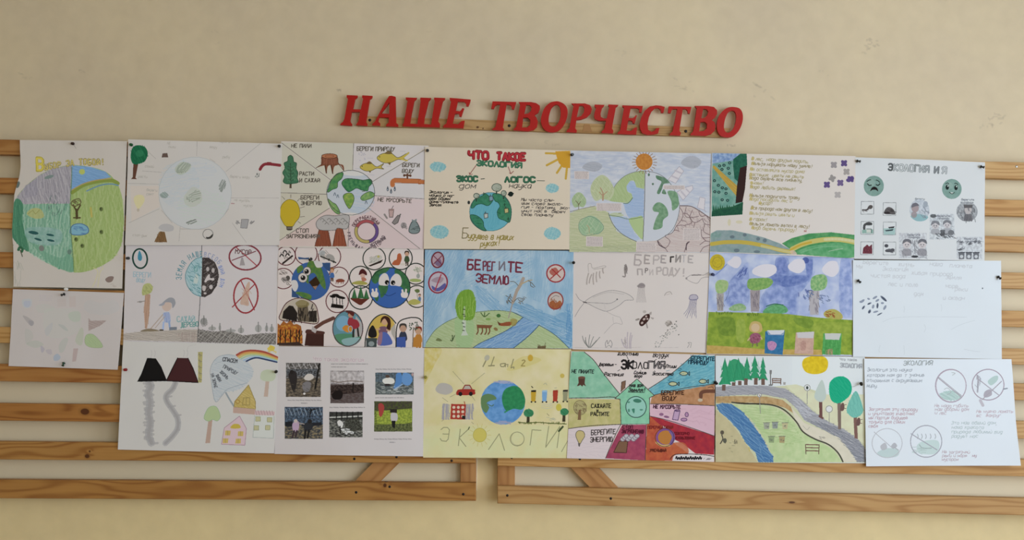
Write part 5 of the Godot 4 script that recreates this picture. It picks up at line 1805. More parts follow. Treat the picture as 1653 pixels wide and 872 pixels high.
func poster_yellow() -> void:
	var q := [685, 562, 922, 564, 920, 740, 683, 739]
	begin(q, [675, 555, 925, 750], 1118, "ccc49c", "ccc49c")
	W("cec49c", "c8be84", [40,35, 1095,40, 1085,830, 30,825], 160, false, 0.8)
	W("c4b04a", "c8bc84", [48,38, 170,38, 120,150, 60,270, 45,270], 60, true, 0.7)
	WS("c6cc9c", "cac894", [80,620, 500,600, 1060,620, 1060,800, 80,800], 180, 0.25)
	B("c4b86a", [760,90, 890,120, 700,190, 640,180], 0.5)
	# heading letters, pictures in place of some of them
	L("8a8460", 9, [468,165, 495,110]); E("a8a490", 497, 102, 18, 22, 30)
	L("8a8460", 7, [548,95, 525,160]); L("8a8460", 9, [508,160, 550,158])
	T("8a8460", 7, 592, 132, 34, "а", 1.0, 0, 10)
	T("8a8460", 6, 630, 140, 26, "п", 0.6, 0, 10)
	L("8a8460", 7, [688,112, 670,175]); V("8a8460", 7, [670,175, 690,168, 690,180])
	T("9a8c50", 8, 745, 118, 42, "2", 0.6, 0, 6)
	E("c4a038", 810, 103, 19, 24); E("c0aa50", 1040, 232, 16, 16)
	# car and cloud, its rays
	for l in [[250,200,330,290], [480,212,385,290], [230,385,280,360], [385,375,410,410], [175,390,215,420], [330,415,338,440], [170,560,190,545], [385,565,400,580]]:
		L("8f8a68", 3.5, l, 0.8)
	B("a6a29a", [125,330, 150,290, 195,285, 240,305, 248,345, 205,368, 150,358])
	F("a8a294", [335,302, 372,302, 385,330, 322,330])
	L("8c2c24", 7, [318,335, 338,300, 372,300, 390,332])
	B("a02c22", [278,345, 300,330, 400,330, 410,345, 402,368, 290,372, 275,360])
	E("241c1c", 305, 363, 14, 15); E("241c1c", 380, 362, 14, 15)
	# factory
	H("8f8c98", [175,435, 235,440, 230,548, 170,545], 92, 8, 9, 0.7)
	H("8f8c98", [340,440, 405,435, 400,545, 340,545], 92, 8, 9, 0.7)
	F("a8372a", [238,435, 345,438, 340,548, 232,545])
	for y in 3:
		for x in 3:
			E("c8b8a0", 258 + x * 32, 460 + y * 32, 11, 11)
	F("241f1c", [318,520, 342,522, 340,545, 315,543])
	L("a8372a", 6, [335,420, 336,440])
	# globe
	E("5f90c2", 612, 425, 160, 160)
	W("6a9acb", "4f84bc", oval(612, 425, 158, 158), 60)
	H("a49cae", oval(615, 278, 70, 14), 5, 8, 8, 0.7); H("9a94a8", oval(615, 570, 60, 12), 5, 8, 8, 0.7)
	W("2f8a54", "26784a", [620,340, 650,315, 700,305, 740,325, 768,380, 772,430, 750,475, 690,470, 640,485, 615,450, 605,390], 40, true)
	V("2f8a54", 10, [650,480, 625,495])
	B("5c7c50", [460,380, 500,362, 545,372, 565,400, 520,412, 495,430, 512,460, 490,500, 462,470, 452,420])
	V("4a6a54", 6, [500,435, 530,450, 545,440])
	# bins
	for b in [[832,345,"c09a2c","241f1a"], [912,345,"6f9cc4","8cb0c8"], [990,345,"a83a28","9c3424"], [1062,342,"8a8a6a","2c2a26"]]:
		F(b[2], [b[0] - 18, b[1] - 2, b[0] + 20, b[1] - 2, b[0] + 14, b[1] + 72, b[0] - 16, b[1] + 72])
		F(b[3], [b[0] - 16, b[1] - 8, b[0] + 20, b[1] - 10, b[0] + 18, b[1] + 4, b[0] - 16, b[1] + 4])
		E("2a2420", b[0] - 14, b[1] + 76, 6, 6); E("2a2420", b[0] + 14, b[1] + 76, 6, 6)
	L("3c3a2c", 6, [818,308, 828,318])
	V("a4a284", 4, [905,295, 920,285, 930,300]); V("a4a284", 4, [985,320, 1000,318])
	for y in [432, 445, 460]:
		V("b0b0a4", 4, [890, y, 930, y + 8, 970, y - 2], 0.8)
	E("c4b648", 1015, 460, 20, 26); L("8f8a60", 5, [930,505, 945,520]); marks("a4a48c", 4, 925, 530, 975, 555, 8, 24, 10, 0.7)
	# trees and grass line
	for t in [[798,500,36,28], [1056,492,30,26]]:
		F("3c3624", [t[0] - 12, t[1], t[0] + 8, t[1], t[0] + 6, t[1] + 72, t[0] - 16, t[1] + 72])
		E("3a8458", t[0], t[1], t[2], t[3]); H("2a6a44", oval(t[0], t[1], t[2], t[3]), 40, 10, 7, 0.4)
	V("55602c", 6, [722,566, 780,572, 860,568, 960,575, 1070,580]); marks("55602c", 4, 725, 562, 1060, 574, 50, 10, 80, 0.7)
	# big word
	for g in [["Э", 160, 605, 98, 0.62], ["К", 296, 618, 120, 0.45], ["Л", 515, 645, 118, 1.0], ["Г", 815, 622, 110, 0.58], ["И", 930, 595, 155, 0.52]]:
		T("8f8e68", 6, g[1], g[2], g[3], g[0], g[4], 3, 4, 0.12)
	L("8f8e68", 5, [1080,700, 1035,780])
	E("c6ba5a", 445, 660, 48, 50); O("b4a84c", 4, 445, 660, 48, 50)
	for k in 14:
		var t := TAU * k / 14.0
		L("c0b464", 4, [445 + cos(t) * 56, 660 + sin(t) * 58, 445 + cos(t) * 82, 660 + sin(t) * 84], 0.7)
	O("8f8e68", 6, 715, 688, 50, 50); O("a4a27c", 3, 718, 685, 46, 48)
	L("4a4f30", 7, [362,620, 370,602]); L("3c4a2c", 14, [1015,632, 1045,598])
	hang("ecology_poster", "pale yellow sheet with blue-green globe, red car, red factory and word ЭКОЛОГИЯ", q, picture(), 1, 0.0, [], 0.0, 11)

func soft_tree(x: float, y: float, rx: float, ry: float, c1: String, c2: String) -> void:
	B(c1, [x - rx, y + ry * 0.2, x - rx * 0.8, y - ry * 0.5, x - rx * 0.2, y - ry, x + rx * 0.35, y - ry * 0.9, x + rx * 0.85, y - ry * 0.3, x + rx, y + ry * 0.3, x + rx * 0.6, y + ry * 0.9, x, y + ry * 0.8, x - rx * 0.6, y + ry * 0.95])
	H(c2, oval(x, y, rx * 0.9, ry * 0.85), 50, 13, 9, 0.35)
	H("c0c4a4", oval(x, y, rx * 0.8, ry * 0.8), 120, 30, 9, 0.3)

func poster_two_worlds() -> void:
	var q := [921, 243, 1149, 248, 1147, 408, 919, 407]
	begin(q, [915, 235, 1155, 410], 1196, "bfc0c0", "b9bdc2")
	W("bcc0c6", "a6afbe", [20,40, 1165,60, 1160,540, 20,540], 130, false, 0.9, 3.0)
	H("9daac0", [40,80, 520,80, 480,200, 300,210, 200,330, 40,330], 3, 16, 8, 0.3)
	H("9daac0", [720,80, 1160,90, 1160,420, 1030,420, 940,200], 3, 16, 8, 0.3)
	# ground on both sides
	var gr := [20,545, 100,515, 230,488, 340,540, 400,690, 560,775, 560,858, 18,855]
	F("b4b896", gr)
	H("a2ac80", gr, 5, 16, 9, 0.4)
	H("8f9a78", [260,800, 560,790, 560,858, 30,855, 40,830], 4, 13, 7, 0.35)
	F("bab0ac", [560,775, 720,765, 860,700, 910,480, 1000,490, 1160,580, 1150,858, 555,858])
	H("b09c98", [720,765, 860,700, 910,480, 1000,490, 1160,580, 1150,858, 560,858], 8, 15, 8, 0.35)
	V("7f7a64", 4, [20,535, 110,512, 225,488])
	# cracked earth
	V("5c4a4c", 6, [910,485, 1000,490, 1080,535, 1158,590])
	for p in [[905,495, 935,545, 920,600, 880,650], [960,495, 950,560, 985,580, 1060,570], [935,545, 975,555, 1005,620, 950,640], [1010,520, 990,580, 1030,620, 1090,590], [1060,530, 1080,570, 1120,560], [1090,590, 1110,630, 1155,640], [880,650, 920,640, 960,650], [880,650, 850,700, 820,715], [850,700, 870,680, 905,690], [820,715, 790,730, 830,770, 790,825, 730,765], [790,825, 812,855], [1030,620, 1020,660], [1110,630, 1100,690, 1150,720], [1080,680, 1090,740, 1150,740], [1070,800, 1110,770, 1150,775], [1075,858, 1100,820, 1150,800], [1090,740, 1120,770], [945,858, 965,800, 985,775], [920,600, 960,610], [1120,560, 1150,610]]:
		V("6a5658", 5, p, 0.85)
	marks("7a6668", 4, 880, 500, 1150, 670, 40, 26, 60, 0.5)
	V("54444a", 8, [730,765, 745,800, 790,825]); V("54444a", 8, [985,775, 965,790, 960,840])
	# clouds
	for c in [[205,170,80,40], [1000,135,82,50]]:
		B("9fa4ac", [c[0] - c[2], c[1] + 10, c[0] - c[2] * 0.5, c[1] - c[3] * 0.8, c[0] + c[2] * 0.3, c[1] - c[3], c[0] + c[2], c[1] - 10, c[0] + c[2] * 0.7, c[1] + c[3] * 0.7, c[0], c[1] + c[3]])
		H("8f969e", oval(c[0], c[1], c[2] * 0.9, c[3] * 0.8), 10, 14, 8, 0.35)
	# chimneys
	for c in [[[905,168, 940,205, 875,305, 815,275], 1], [[1010,322, 1015,350, 935,440, 885,375, 960,335], 1], [[1070,415, 1112,425, 1105,520, 1050,500], 0]]:
		F("c2bfc2", c[0])
		var p: Array = c[0].duplicate()
		p.append_array([p[0], p[1]])
		L("94909c", 4, p, 0.8)
	for s in [[[870,200, 925,225], 14], [[845,245, 900,270], 14], [[960,350, 985,375], 12], [[920,370, 955,410], 14]]:
		L("aaa6ae", s[1], s[0], 0.8)
	# globe
	E("b6bcc2", 622, 490, 288, 283)
	var west := [622,205, 540,215, 460,250, 390,320, 345,420, 340,450, 460,450, 455,500, 480,580, 340,560, 370,630, 430,700, 500,745, 580,772, 618,772]
	B("a2b484", [622,208, 540,218, 460,252, 395,318, 350,410, 345,445, 470,460, 500,455, 530,420, 520,390, 490,370, 480,330, 510,285, 540,285, 555,330, 600,350, 622,345])
	H("92aa70", [622,208, 540,218, 460,252, 395,318, 350,410, 345,445, 470,455, 520,400, 485,340, 540,285, 600,345], 60, 15, 9, 0.35)
	F("9aaec8", [510,285, 545,290, 560,335, 620,350, 618,575, 500,585, 475,540, 455,465, 495,460, 530,420, 520,385, 485,365, 480,325])
	H("88a2c4", [500,300, 560,340, 620,360, 618,575, 490,575, 470,480, 540,420], 3, 12, 8, 0.4)
	F("a4b4c8", [342,560, 480,575, 500,600, 540,700, 590,750, 560,768, 480,735, 400,670])
	H("93a9c6", [342,560, 480,575, 500,600, 540,700, 590,750, 480,735, 400,670], 3, 12, 8, 0.4)
	B("a3b884", [500,592, 560,575, 612,580, 612,750, 560,710, 520,650])
	B("aab690", [345,550, 400,540, 460,560, 420,572, 360,570], 0.8)
	V("54704c", 5, [455,465, 495,462, 530,420]); V("54704c", 4, [340,560, 420,572, 500,592, 612,575])
	V("6c7668", 4, [622,205, 540,215, 460,250, 390,320, 345,420])
	V("5c6468", 5, [335,545, 370,630, 430,700, 500,745, 560,772])
	V("5c6468", 4, [630,205, 720,222, 800,270, 860,350, 900,450, 905,520, 880,620, 830,700, 730,765])
	V("5c5c5e", 5, [630,200, 627,400, 620,600, 612,770])
	earth_land("7a9a7c", "628a68", [[690,500, 720,462, 760,462, 800,500, 815,560, 775,600, 765,660, 700,678, 700,640, 720,580, 740,540, 700,530], [810,370, 880,375, 900,440, 895,490, 850,522, 840,450]])
	earth_land("6a8872", "54785c", [[720,240, 790,262, 828,300, 780,310, 765,350, 745,390, 725,380, 745,330, 760,290, 725,270], [780,350, 800,390, 765,385]])
	E("54705c", 660, 235, 8, 12); E("54705c", 692, 310, 8, 9)
	V("7a8a54", 5, [415,545, 440,545])
	# sun
	for k in 22:
		var t := TAU * k / 22.0
		L("8a6a4c", 5, [625 + cos(t) * 72, 135 + sin(t) * 70, 625 + cos(t) * 100, 135 + sin(t) * 92], 0.9)
	W("c4853a", "b87430", oval(622, 130, 68, 66), 26)
	# trees
	soft_tree(285, 345, 95, 105, "aeb894", "9cac78"); V("a88c70", 9, [290,440, 290,385, 270,340]); V("a88c70", 7, [292,400, 325,370]); V("a88c70", 7, [285,400, 262,375]); L("a88c70", 14, [290,440, 292,390])
	soft_tree(98, 440, 58, 62, "9cb08a", "84a470"); V("6f6a50", 6, [95,512, 92,470, 70,445]); V("6f6a50", 6, [94,480, 110,450])
	soft_tree(195, 645, 100, 78, "94b08e", "78a078"); V("a89a78", 6, [180,700, 178,660, 160,640]); R("54786a", 4, [95,650, 110,600, 150,580, 190,570, 250,600, 295,650, 280,690, 230,712, 150,725, 110,700], 0.7)
	# printed slips
	for p in [[60,205,178,268,5], [238,462,440,525,5], [155,730,290,810,7], [558,780,720,840,5], [775,318,950,352,3], [935,665,1075,760,8]]:
		F("c2bab6", [p[0], p[1], p[2], p[1] + 4, p[2], p[3] + 4, p[0], p[3]])
		print_rows("8f8484", 4.5, p[0] + 8, p[1] + 10, p[2] - 8, p[3] - 6, p[4], 0.7)
	hang("ecology_poster", "pastel sheet with orange sun over a globe split between green land and cracked earth", q, picture(), 1, 0.0, [], 0.0, 12)

func poster_sea_animals() -> void:
	var q := [926, 406, 1146, 408, 1141, 570, 924, 564]
	begin(q, [915, 395, 1155, 570], 1196, "c6bfba")
	# heading, shaded block letters
	for g in [["Б",548,82,82,"a89f9c"], ["Е",630,88,64,"9c9490"], ["Р",700,88,70,"b0a8a4"], ["Е",762,85,58,"9c9492"], ["И",880,85,55,"8a8480"], ["Т",925,85,55,"b8b4b2"], ["Е",980,88,55,"a8a2a0"]]:
		T(g[4], 13, g[1], g[2], g[3], g[0], 0.62, 3, 0, 0.2)
		T("8a8280", 3, g[1], g[2], g[3], g[0], 0.62, 3, 0, 0.2, 0.7)
	L("3a3432", 12, [835,140, 835,100, 860,98])
	T("a09894", 12, 570, 200, 46, "П", 0.8, 0); T("6f6866", 7, 632, 190, 38, "Р", 0.5, 0); T("b0a8a4", 9, 668, 200, 44, "И", 0.55, 0)
	T("a8a09c", 12, 725, 185, 58, "РОДУ!", 0.62, 2)
	# coral, seahorse, jellyfish
	for p in [[175,230,160,320], [200,240,180,310], [215,230,215,320], [240,220,240,300], [265,215,268,270], [290,190,295,230]]:
		V("a09790", 11, [p[0], p[1], (p[0] + p[2]) / 2.0 - 4, (p[1] + p[3]) / 2.0, p[2], p[3]], 0.75)
	V("9c948e", 5, [175,220, 172,160, 195,155, 210,190, 300,170, 305,185, 215,200], 0.7)
	B("857e7a", [465,165, 478,158, 490,195, 482,225, 465,240, 460,200]); V("857e7a", 10, [470,235, 468,258, 450,255])
	marks("5c5654", 4, 458, 165, 485, 230, 12, 10, 30)
	B("948c8c", [568,340, 580,318, 602,307, 622,318, 630,340, 600,350])
	H("6c6666", [568,340, 580,318, 602,307, 622,318, 630,340], 5, 8, 5, 0.5, true)
	for k in 8:
		V("948c8a", 3.5, [575 + k * 7, 345, 570 + k * 8, 400, 560 + k * 11, 465], 0.7)
	B("9c98a8", [985,420, 1000,405, 1040,405, 1055,430, 1040,445, 990,440], 0.7)
	R("5c5874", 4, [985,425, 1000,405, 1040,405, 1055,430, 1035,442, 990,442])
	for k in 9:
		V("77748c", 4, [992 + k * 6.5, 440, 975 + k * 8, 510, 940 + k * 12.5, 560 + (k % 3) * 16], 0.8)
	# whale
	var whale := [145,460, 220,410, 340,370, 440,380, 510,410, 535,445, 470,450, 420,490, 330,535, 260,520, 180,480]
	B("bcb6b2", whale, 0.5)
	R("7f7a7a", 4, whale, 0.8)
	V("8a8484", 4, [150,465, 260,470, 350,472, 410,440])
	V("8a8484", 3, [210,425, 330,385, 460,400], 0.6)
	V("8a8484", 4, [140,462, 100,440, 72,395]); V("8a8484", 4, [140,468, 100,520, 65,580]); L("54504e", 8, [132,462, 160,466])
	E("5c5a5a", 405, 440, 6, 6)
	V("9c9694", 3, [320,540, 380,570, 430,585]); V("9c9694", 3, [430,590, 445,640, 380,635, 300,715]); V("9c9694", 3, [370,580, 375,630], 0.7)
	V("a8a2a0", 3, [300,480, 310,520], 0.6)
	# turtle
	B("3c2420", [582,640, 590,605, 625,568, 660,558, 668,585, 645,625, 605,657])
	for e in [[638,578,9,8], [622,600,12,9], [605,630,11,9], [648,598,8,8]]:
		E("b0a29a", e[0], e[1], e[2], e[3], -40)
	B("8f8680", [552,602, 580,592, 584,605, 558,612]); B("9c948e", [660,555, 680,540, 678,565]); B("a09892", [672,585, 700,590, 690,602]); L("8f8680", 11, [640,635, 648,670]); E("a09892", 625, 540, 14, 12, 0, 0.7)
	# fish
	V("928c8a", 4, [960,270, 1000,245, 1060,240, 1100,245, 1145,220]); V("928c8a", 4, [960,275, 1000,300, 1050,310, 1085,270, 1145,260])
	E("8a8482", 962, 272, 8, 9); V("5c5856", 5, [1005,247, 1080,245])
	V("9c9690", 7, [785,410, 800,388, 830,380, 845,400], 0.7); V("a8a29c", 5, [800,405, 830,395], 0.7)
	# weeds, shoal, corals
	for p in [[175,830,125,735], [178,830,150,745], [180,830,185,725], [185,830,215,740], [190,830,265,745], [182,830,145,770], [188,830,240,770]]:
		V("747670", 5, [p[0], p[1], lerpf(p[0], p[2], 0.6) - 6, lerpf(p[1], p[3], 0.5), p[2], p[3]])
	V("868280", 5, [315,830, 310,795, 325,770, 330,800, 350,770, 365,800, 355,830])
	V("868280", 4, [320,825, 340,810, 355,825])
	for p in [[470,830,440,760], [480,835,470,745], [490,835,490,705], [505,835,515,710], [515,835,525,730]]:
		V("a69ca4", 9, [p[0], p[1], (p[0] + p[2]) / 2.0 - 5, (p[1] + p[3]) / 2.0, p[2], p[3]], 0.7)
	marks("908a84", 4, 435, 750, 470, 800, 8, 20, 60)
	E("a09890", 820, 630, 26, 22, 0, 0.6); marks("6f6862", 5, 790, 608, 840, 650, 18, 14, 40)
	for k in 44:
		var t := rng.randf()
		E("8a8a84", lerpf(715, 895, t) + rng.randf_range(-16, 16), lerpf(785, 640, t) + rng.randf_range(-10, 60) * (1.0 - t * 0.6), 6, 3.5, rng.randf_range(-60, 20), 0.85)
	for e in [[880,618], [868,640], [845,660], [812,688], [795,712], [780,735], [900,725]]:
		E("54524e", e[0], e[1], 6, 4, -30)
	V("8a8682", 4, [970,830, 985,800, 975,790, 1000,790, 995,830])
	V("b0a8a4", 2.5, [50,828, 400,832, 600,826]); V("b0a8a4", 2.5, [700,830, 900,828])
	hang("ecology_poster", "white pencil sheet of sea animals with a whale, jellyfish and brown spotted turtle", q, picture(), 0, 0.0, [], 0.0, 13)

func poster_green_house() -> void:
	var q := [922, 567, 1154, 573, 1153, 746, 915, 740]
	begin(q, [910, 560, 1160, 755], 1118, "cac0bc")
	# painted fields
	W("8fc0a4", "7ab596", [60,35, 150,35, 210,90, 290,190, 405,340, 370,375, 25,372, 30,260, 50,100], 70)
	W("c0b882", "b4b070", [30,375, 405,380, 410,560, 25,590], 70)
	F("cabfc0", [25,592, 410,562, 380,620, 305,805, 20,802])
	H("b8acae", [25,592, 410,562, 380,620, 305,805, 20,802], 3, 24, 4, 0.3)
	W("5fa4b4", "7ab4bc", [930,60, 1090,65, 1088,270, 640,350, 615,305, 770,200], 60)
	H("4a92aa", [930,60, 1090,65, 1088,270, 640,350, 615,305, 770,200], 160, 20, 9, 0.35)
	W("b88a64", "a87850", [640,350, 1088,270, 1088,425, 625,410], 50)
	F("c8a8b4", [625,412, 1088,425, 1088,640, 620,500])
	H("b890a0", [640,440, 1060,450, 1080,560, 900,560], 10, 30, 8, 0.25)
	W("983c58", "a84a60", [420,565, 595,562, 590,820, 300,805, 380,640], 60)
	W("c0623c", "b04c34", [600,560, 620,505, 700,520, 720,600, 800,700, 900,770, 780,822, 590,822], 60)
	W("b03038", "98283a", [620,500, 700,520, 1090,645, 1085,780, 950,770, 860,700, 780,660, 760,590, 690,560], 60)
	W("c0663c", "b4583a", [860,690, 900,770, 790,800, 720,720], 40, true, 0.8)
	# edges
	for l in [[148,38, 215,95, 290,195, 405,340], [935,60, 770,200, 612,305], [25,372, 200,370, 405,378, 412,560], [640,352, 860,300, 1088,268], [625,412, 860,415, 1088,425], [620,500, 800,545, 1090,645], [25,592, 200,570, 410,560], [410,562, 370,640, 302,805], [596,560, 588,822], [412,560, 618,556]]:
		V("4a423e", 5, l)
	# house
	W("8ac4a4", "7abc98", [530,232, 655,350, 622,368, 618,556, 412,558, 408,378, 370,374], 60)
	L("4a423e", 5, [370,374, 530,232, 655,352, 620,368, 618,556]); L("4a423e", 5, [370,374, 408,378, 412,558])
	F("7a5c48", [420,255, 448,245, 442,300, 415,325]); L("4a3a30", 4, [415,325, 420,255, 448,245, 444,298])
	E("8cc0b0", 522, 435, 74, 74); O("33504a", 6, 522, 435, 74, 76)
	E("3f7a64", 532, 390, 30, 14, 5); B("3f8068", [492,450, 512,448, 508,480, 498,470]); E("4f8c74", 560, 455, 12, 6); E("4f8c74", 470, 460, 8, 12); E("4f8c74", 468, 400, 12, 6)
	T("2f3c34", 7, 478, 272, 17, "НАШ ДОМ", 0.62, 0); T("2f3c34", 7, 468, 298, 26, "Земля!", 0.6, 0, 8); L("2f3c34", 4, [465,328, 582,330])
	# heading and its words
	T("1f1c1c", 15, 420, 98, 58, "ЭК", 0.6, 2, 0, 0.15); T("1f1c1c", 7, 500, 110, 46, "ОЛО", 0.62, 2, 0, 0.15); T("1f1c1c", 13, 612, 105, 50, "ГИЯ", 0.62, 2, 0, 0.15); T("8a8484", 4, 612, 105, 50, "ГИЯ", 0.62, 2, 0, 0.15)
	for w in [[388,32,"Животные",28], [645,45,"Воздух",28], [255,115,"Деревья",22], [295,185,"Растения",25], [508,175,"Солнце",22], [512,200,"вода",20], [640,182,"Экосистема",22], [738,128,"Птицы",22]]:
		T("2c2828", 5.5, w[0], w[1], w[3], w[2], 0.5, 1, 14, 0.3)
	for l in [[455,68,465,88], [650,105,670,90], [370,128,382,128], [390,175,408,165], [555,170,558,180], [655,172,662,182], [718,142,735,142]]:
		L("3a3434", 4, l)
	# field headings
	T("2a3a34", 6, 62, 165, 24, "НЕ ПИЛИТЕ", 0.56, 1, 3, 0.25)
	T("2c2a20", 6, 200, 412, 28, "САЖАЙТЕ", 0.54, 0, 3, 0.25); T("2c2a20", 5, 238, 454, 16, "И", 0.6); T("2c2a20", 6, 195, 472, 26, "РАСТИТЕ", 0.54, 0, 3, 0.25)
	T("38302e", 6, 196, 602, 34, "БЕРЕГИТЕ", 0.48, -3, 3, 0.25); T("38302e", 6, 190, 655, 34, "ЭНЕРГИЮ", 0.5, -2, 3, 0.25)
	T("1f3c4c", 7, 918, 68, 26, "БЕРЕГИТЕ", 0.62, 2, 4, 0.25); T("1f3c4c", 7, 900, 100, 24, "ПРИРОДУ", 0.64, 2, 4, 0.25)
	T("4a2c1c", 7, 705, 318, 28, "БЕРЕГИТЕ", 0.54, 0, 4, 0.25); T("4a2c1c", 7, 712, 358, 28, "ВОДУ", 0.68, 0, 4, 0.25)
	T("4a2c3c", 7, 648, 420, 24, "НЕ МУСОРЬТЕ", 0.56, 1, 4, 0.25)
	T("5c1c30", 7, 425, 568, 22, "СТОП", 0.62, 1, 4, 0.25); T("54182c", 7, 418, 598, 24, "ЗАГРЯЗНЕНИЮ", 0.44, 1, 4, 0.25)
	T("7c2420", 6, 605, 572, 20, "ПЕРЕРАБАТЫВАЙ", 0.52, 0, 4, 0.25); T("6c1420", 6, 798, 618, 18, "ПОВТОРНО", 0.56, 0, 4, 0.25); T("6c1420", 6, 802, 650, 18, "ИСПОЛЬЗОВАНИЕ", 0.46, 0, 4, 0.25); T("5c2418", 6, 622, 738, 20, "УМЕНЬШАЙ", 0.54, 0, 4, 0.25)
	# stump, tree, lamp
	F("54392e", [108,222, 158,222, 155,265, 165,285, 145,275, 138,288, 125,275, 112,282, 100,285, 112,260]); E("6f4c3c", 133, 222, 25, 9)
	E("a8a270", 118, 440, 46, 52); O("7a6c4c", 4, 118, 440, 46, 52); marks("7a6c4c", 4, 78, 400, 158, 480, 40, 16, 40, 0.8); F("7c6044", [108,455, 124,455, 122,528, 98,528])
	B("c0b078", [85,640, 95,612, 118,605, 142,615, 150,645, 130,680, 118,700, 105,690]); R("5c5444", 4, [85,640, 95,612, 118,605, 142,615, 150,645, 130,680, 118,700, 105,690]); F("5c5654", [102,695, 120,697, 115,722, 106,718])
	# fish
	for f in [[872,193,36], [795,268,38], [1010,250,34]]:
		var x: float = f[0]
		var y: float = f[1]
		var k: float = f[2]
		B("b0b890", [x - k, y, x - k * 0.4, y - 15, x + k * 0.4, y - 10, x + k * 0.6, y, x + k * 0.4, y + 10, x - k * 0.4, y + 14])
		R("2a3438", 5, [x - k, y, x - k * 0.4, y - 15, x + k * 0.4, y - 10, x + k * 0.6, y, x + k * 0.4, y + 10, x - k * 0.4, y + 14])
		L("2a3438", 5, [x + k * 0.6, y, x + k, y - 14, x + k, y + 14, x + k * 0.6, y])
	marks("2f6a80", 5, 740, 230, 780, 270, 8, 10, 0); marks("2f6a80", 5, 825, 155, 850, 180, 8, 10, 0); marks("3f8098", 4, 760, 150, 1080, 330, 20, 24, 170, 0.6)
	# tap
	V("6a4434", 26, [990,365, 992,335, 1020,322, 1090,320]); E("b8a890", 985, 385, 18, 12); V("5c4438", 5, [1040,295, 1070,290, 1080,300])
	# litter
	E("8c6080", 705, 488, 16, 11); E("84587a", 742, 506, 20, 8, 10); F("b094b0", [800,460, 840,462, 825,530, 785,525]); L("5c4468", 5, [800,460, 840,462, 825,530, 785,525, 800,460]); O("5c4468", 5, 820, 460, 18, 6); E("a880a0", 888, 490, 12, 16); O("5c4468", 5, 888, 490, 12, 16); E("a880a0", 868, 526, 22, 11); O("5c4468", 5, 868, 526, 22, 11)
	# chimney
	F("7a5a44", [400,682, 462,682, 452,765, 360,762]); L("4a3028", 5, [400,682, 462,682, 452,765, 360,762, 400,682])
	for k in 9:
		E("b0acb0", 425 + k * 13, 668 - (k % 3) * 12, 17, 14); O("6c6470", 4, 425 + k * 13, 668 - (k % 3) * 12, 17, 14)
	# recycling ball
	E("b87a38", 728, 655, 58, 56); O("7a4c8c", 14, 735, 655, 62, 58); V("6f5a94", 22, [770,610, 792,650, 775,700]); V("c0a468", 16, [668,690, 710,715, 765,712]); O("4a2c34", 4, 728, 655, 68, 66)
	# signature cloud
	B("c8c2c0", [785,815, 800,785, 850,775, 940,778, 1020,785, 1085,792, 1085,825, 900,826, 800,826]); V("3a2c2c", 5, [768,812, 790,785, 830,775, 940,775, 1030,782, 1088,792])
	for k in 11:      # a signature too small to read
		V("1f1c20", 8, [808 + k * 17, 808 + (k % 3) * 3, 815 + k * 17, 792 + (k % 2) * 6, 820 + k * 17, 812, 826 + k * 17, 802])
	marks("7a7678", 4, 1005, 805, 1060, 816, 12, 12, -20, 0.8)
	hang("ecology_poster", "bright painted sheet with a mint green house, turquoise, orange and crimson fields", q, picture(), 2, 0.0, [0.0, -0.002, 0.001, 0.0], 0.0, 14)

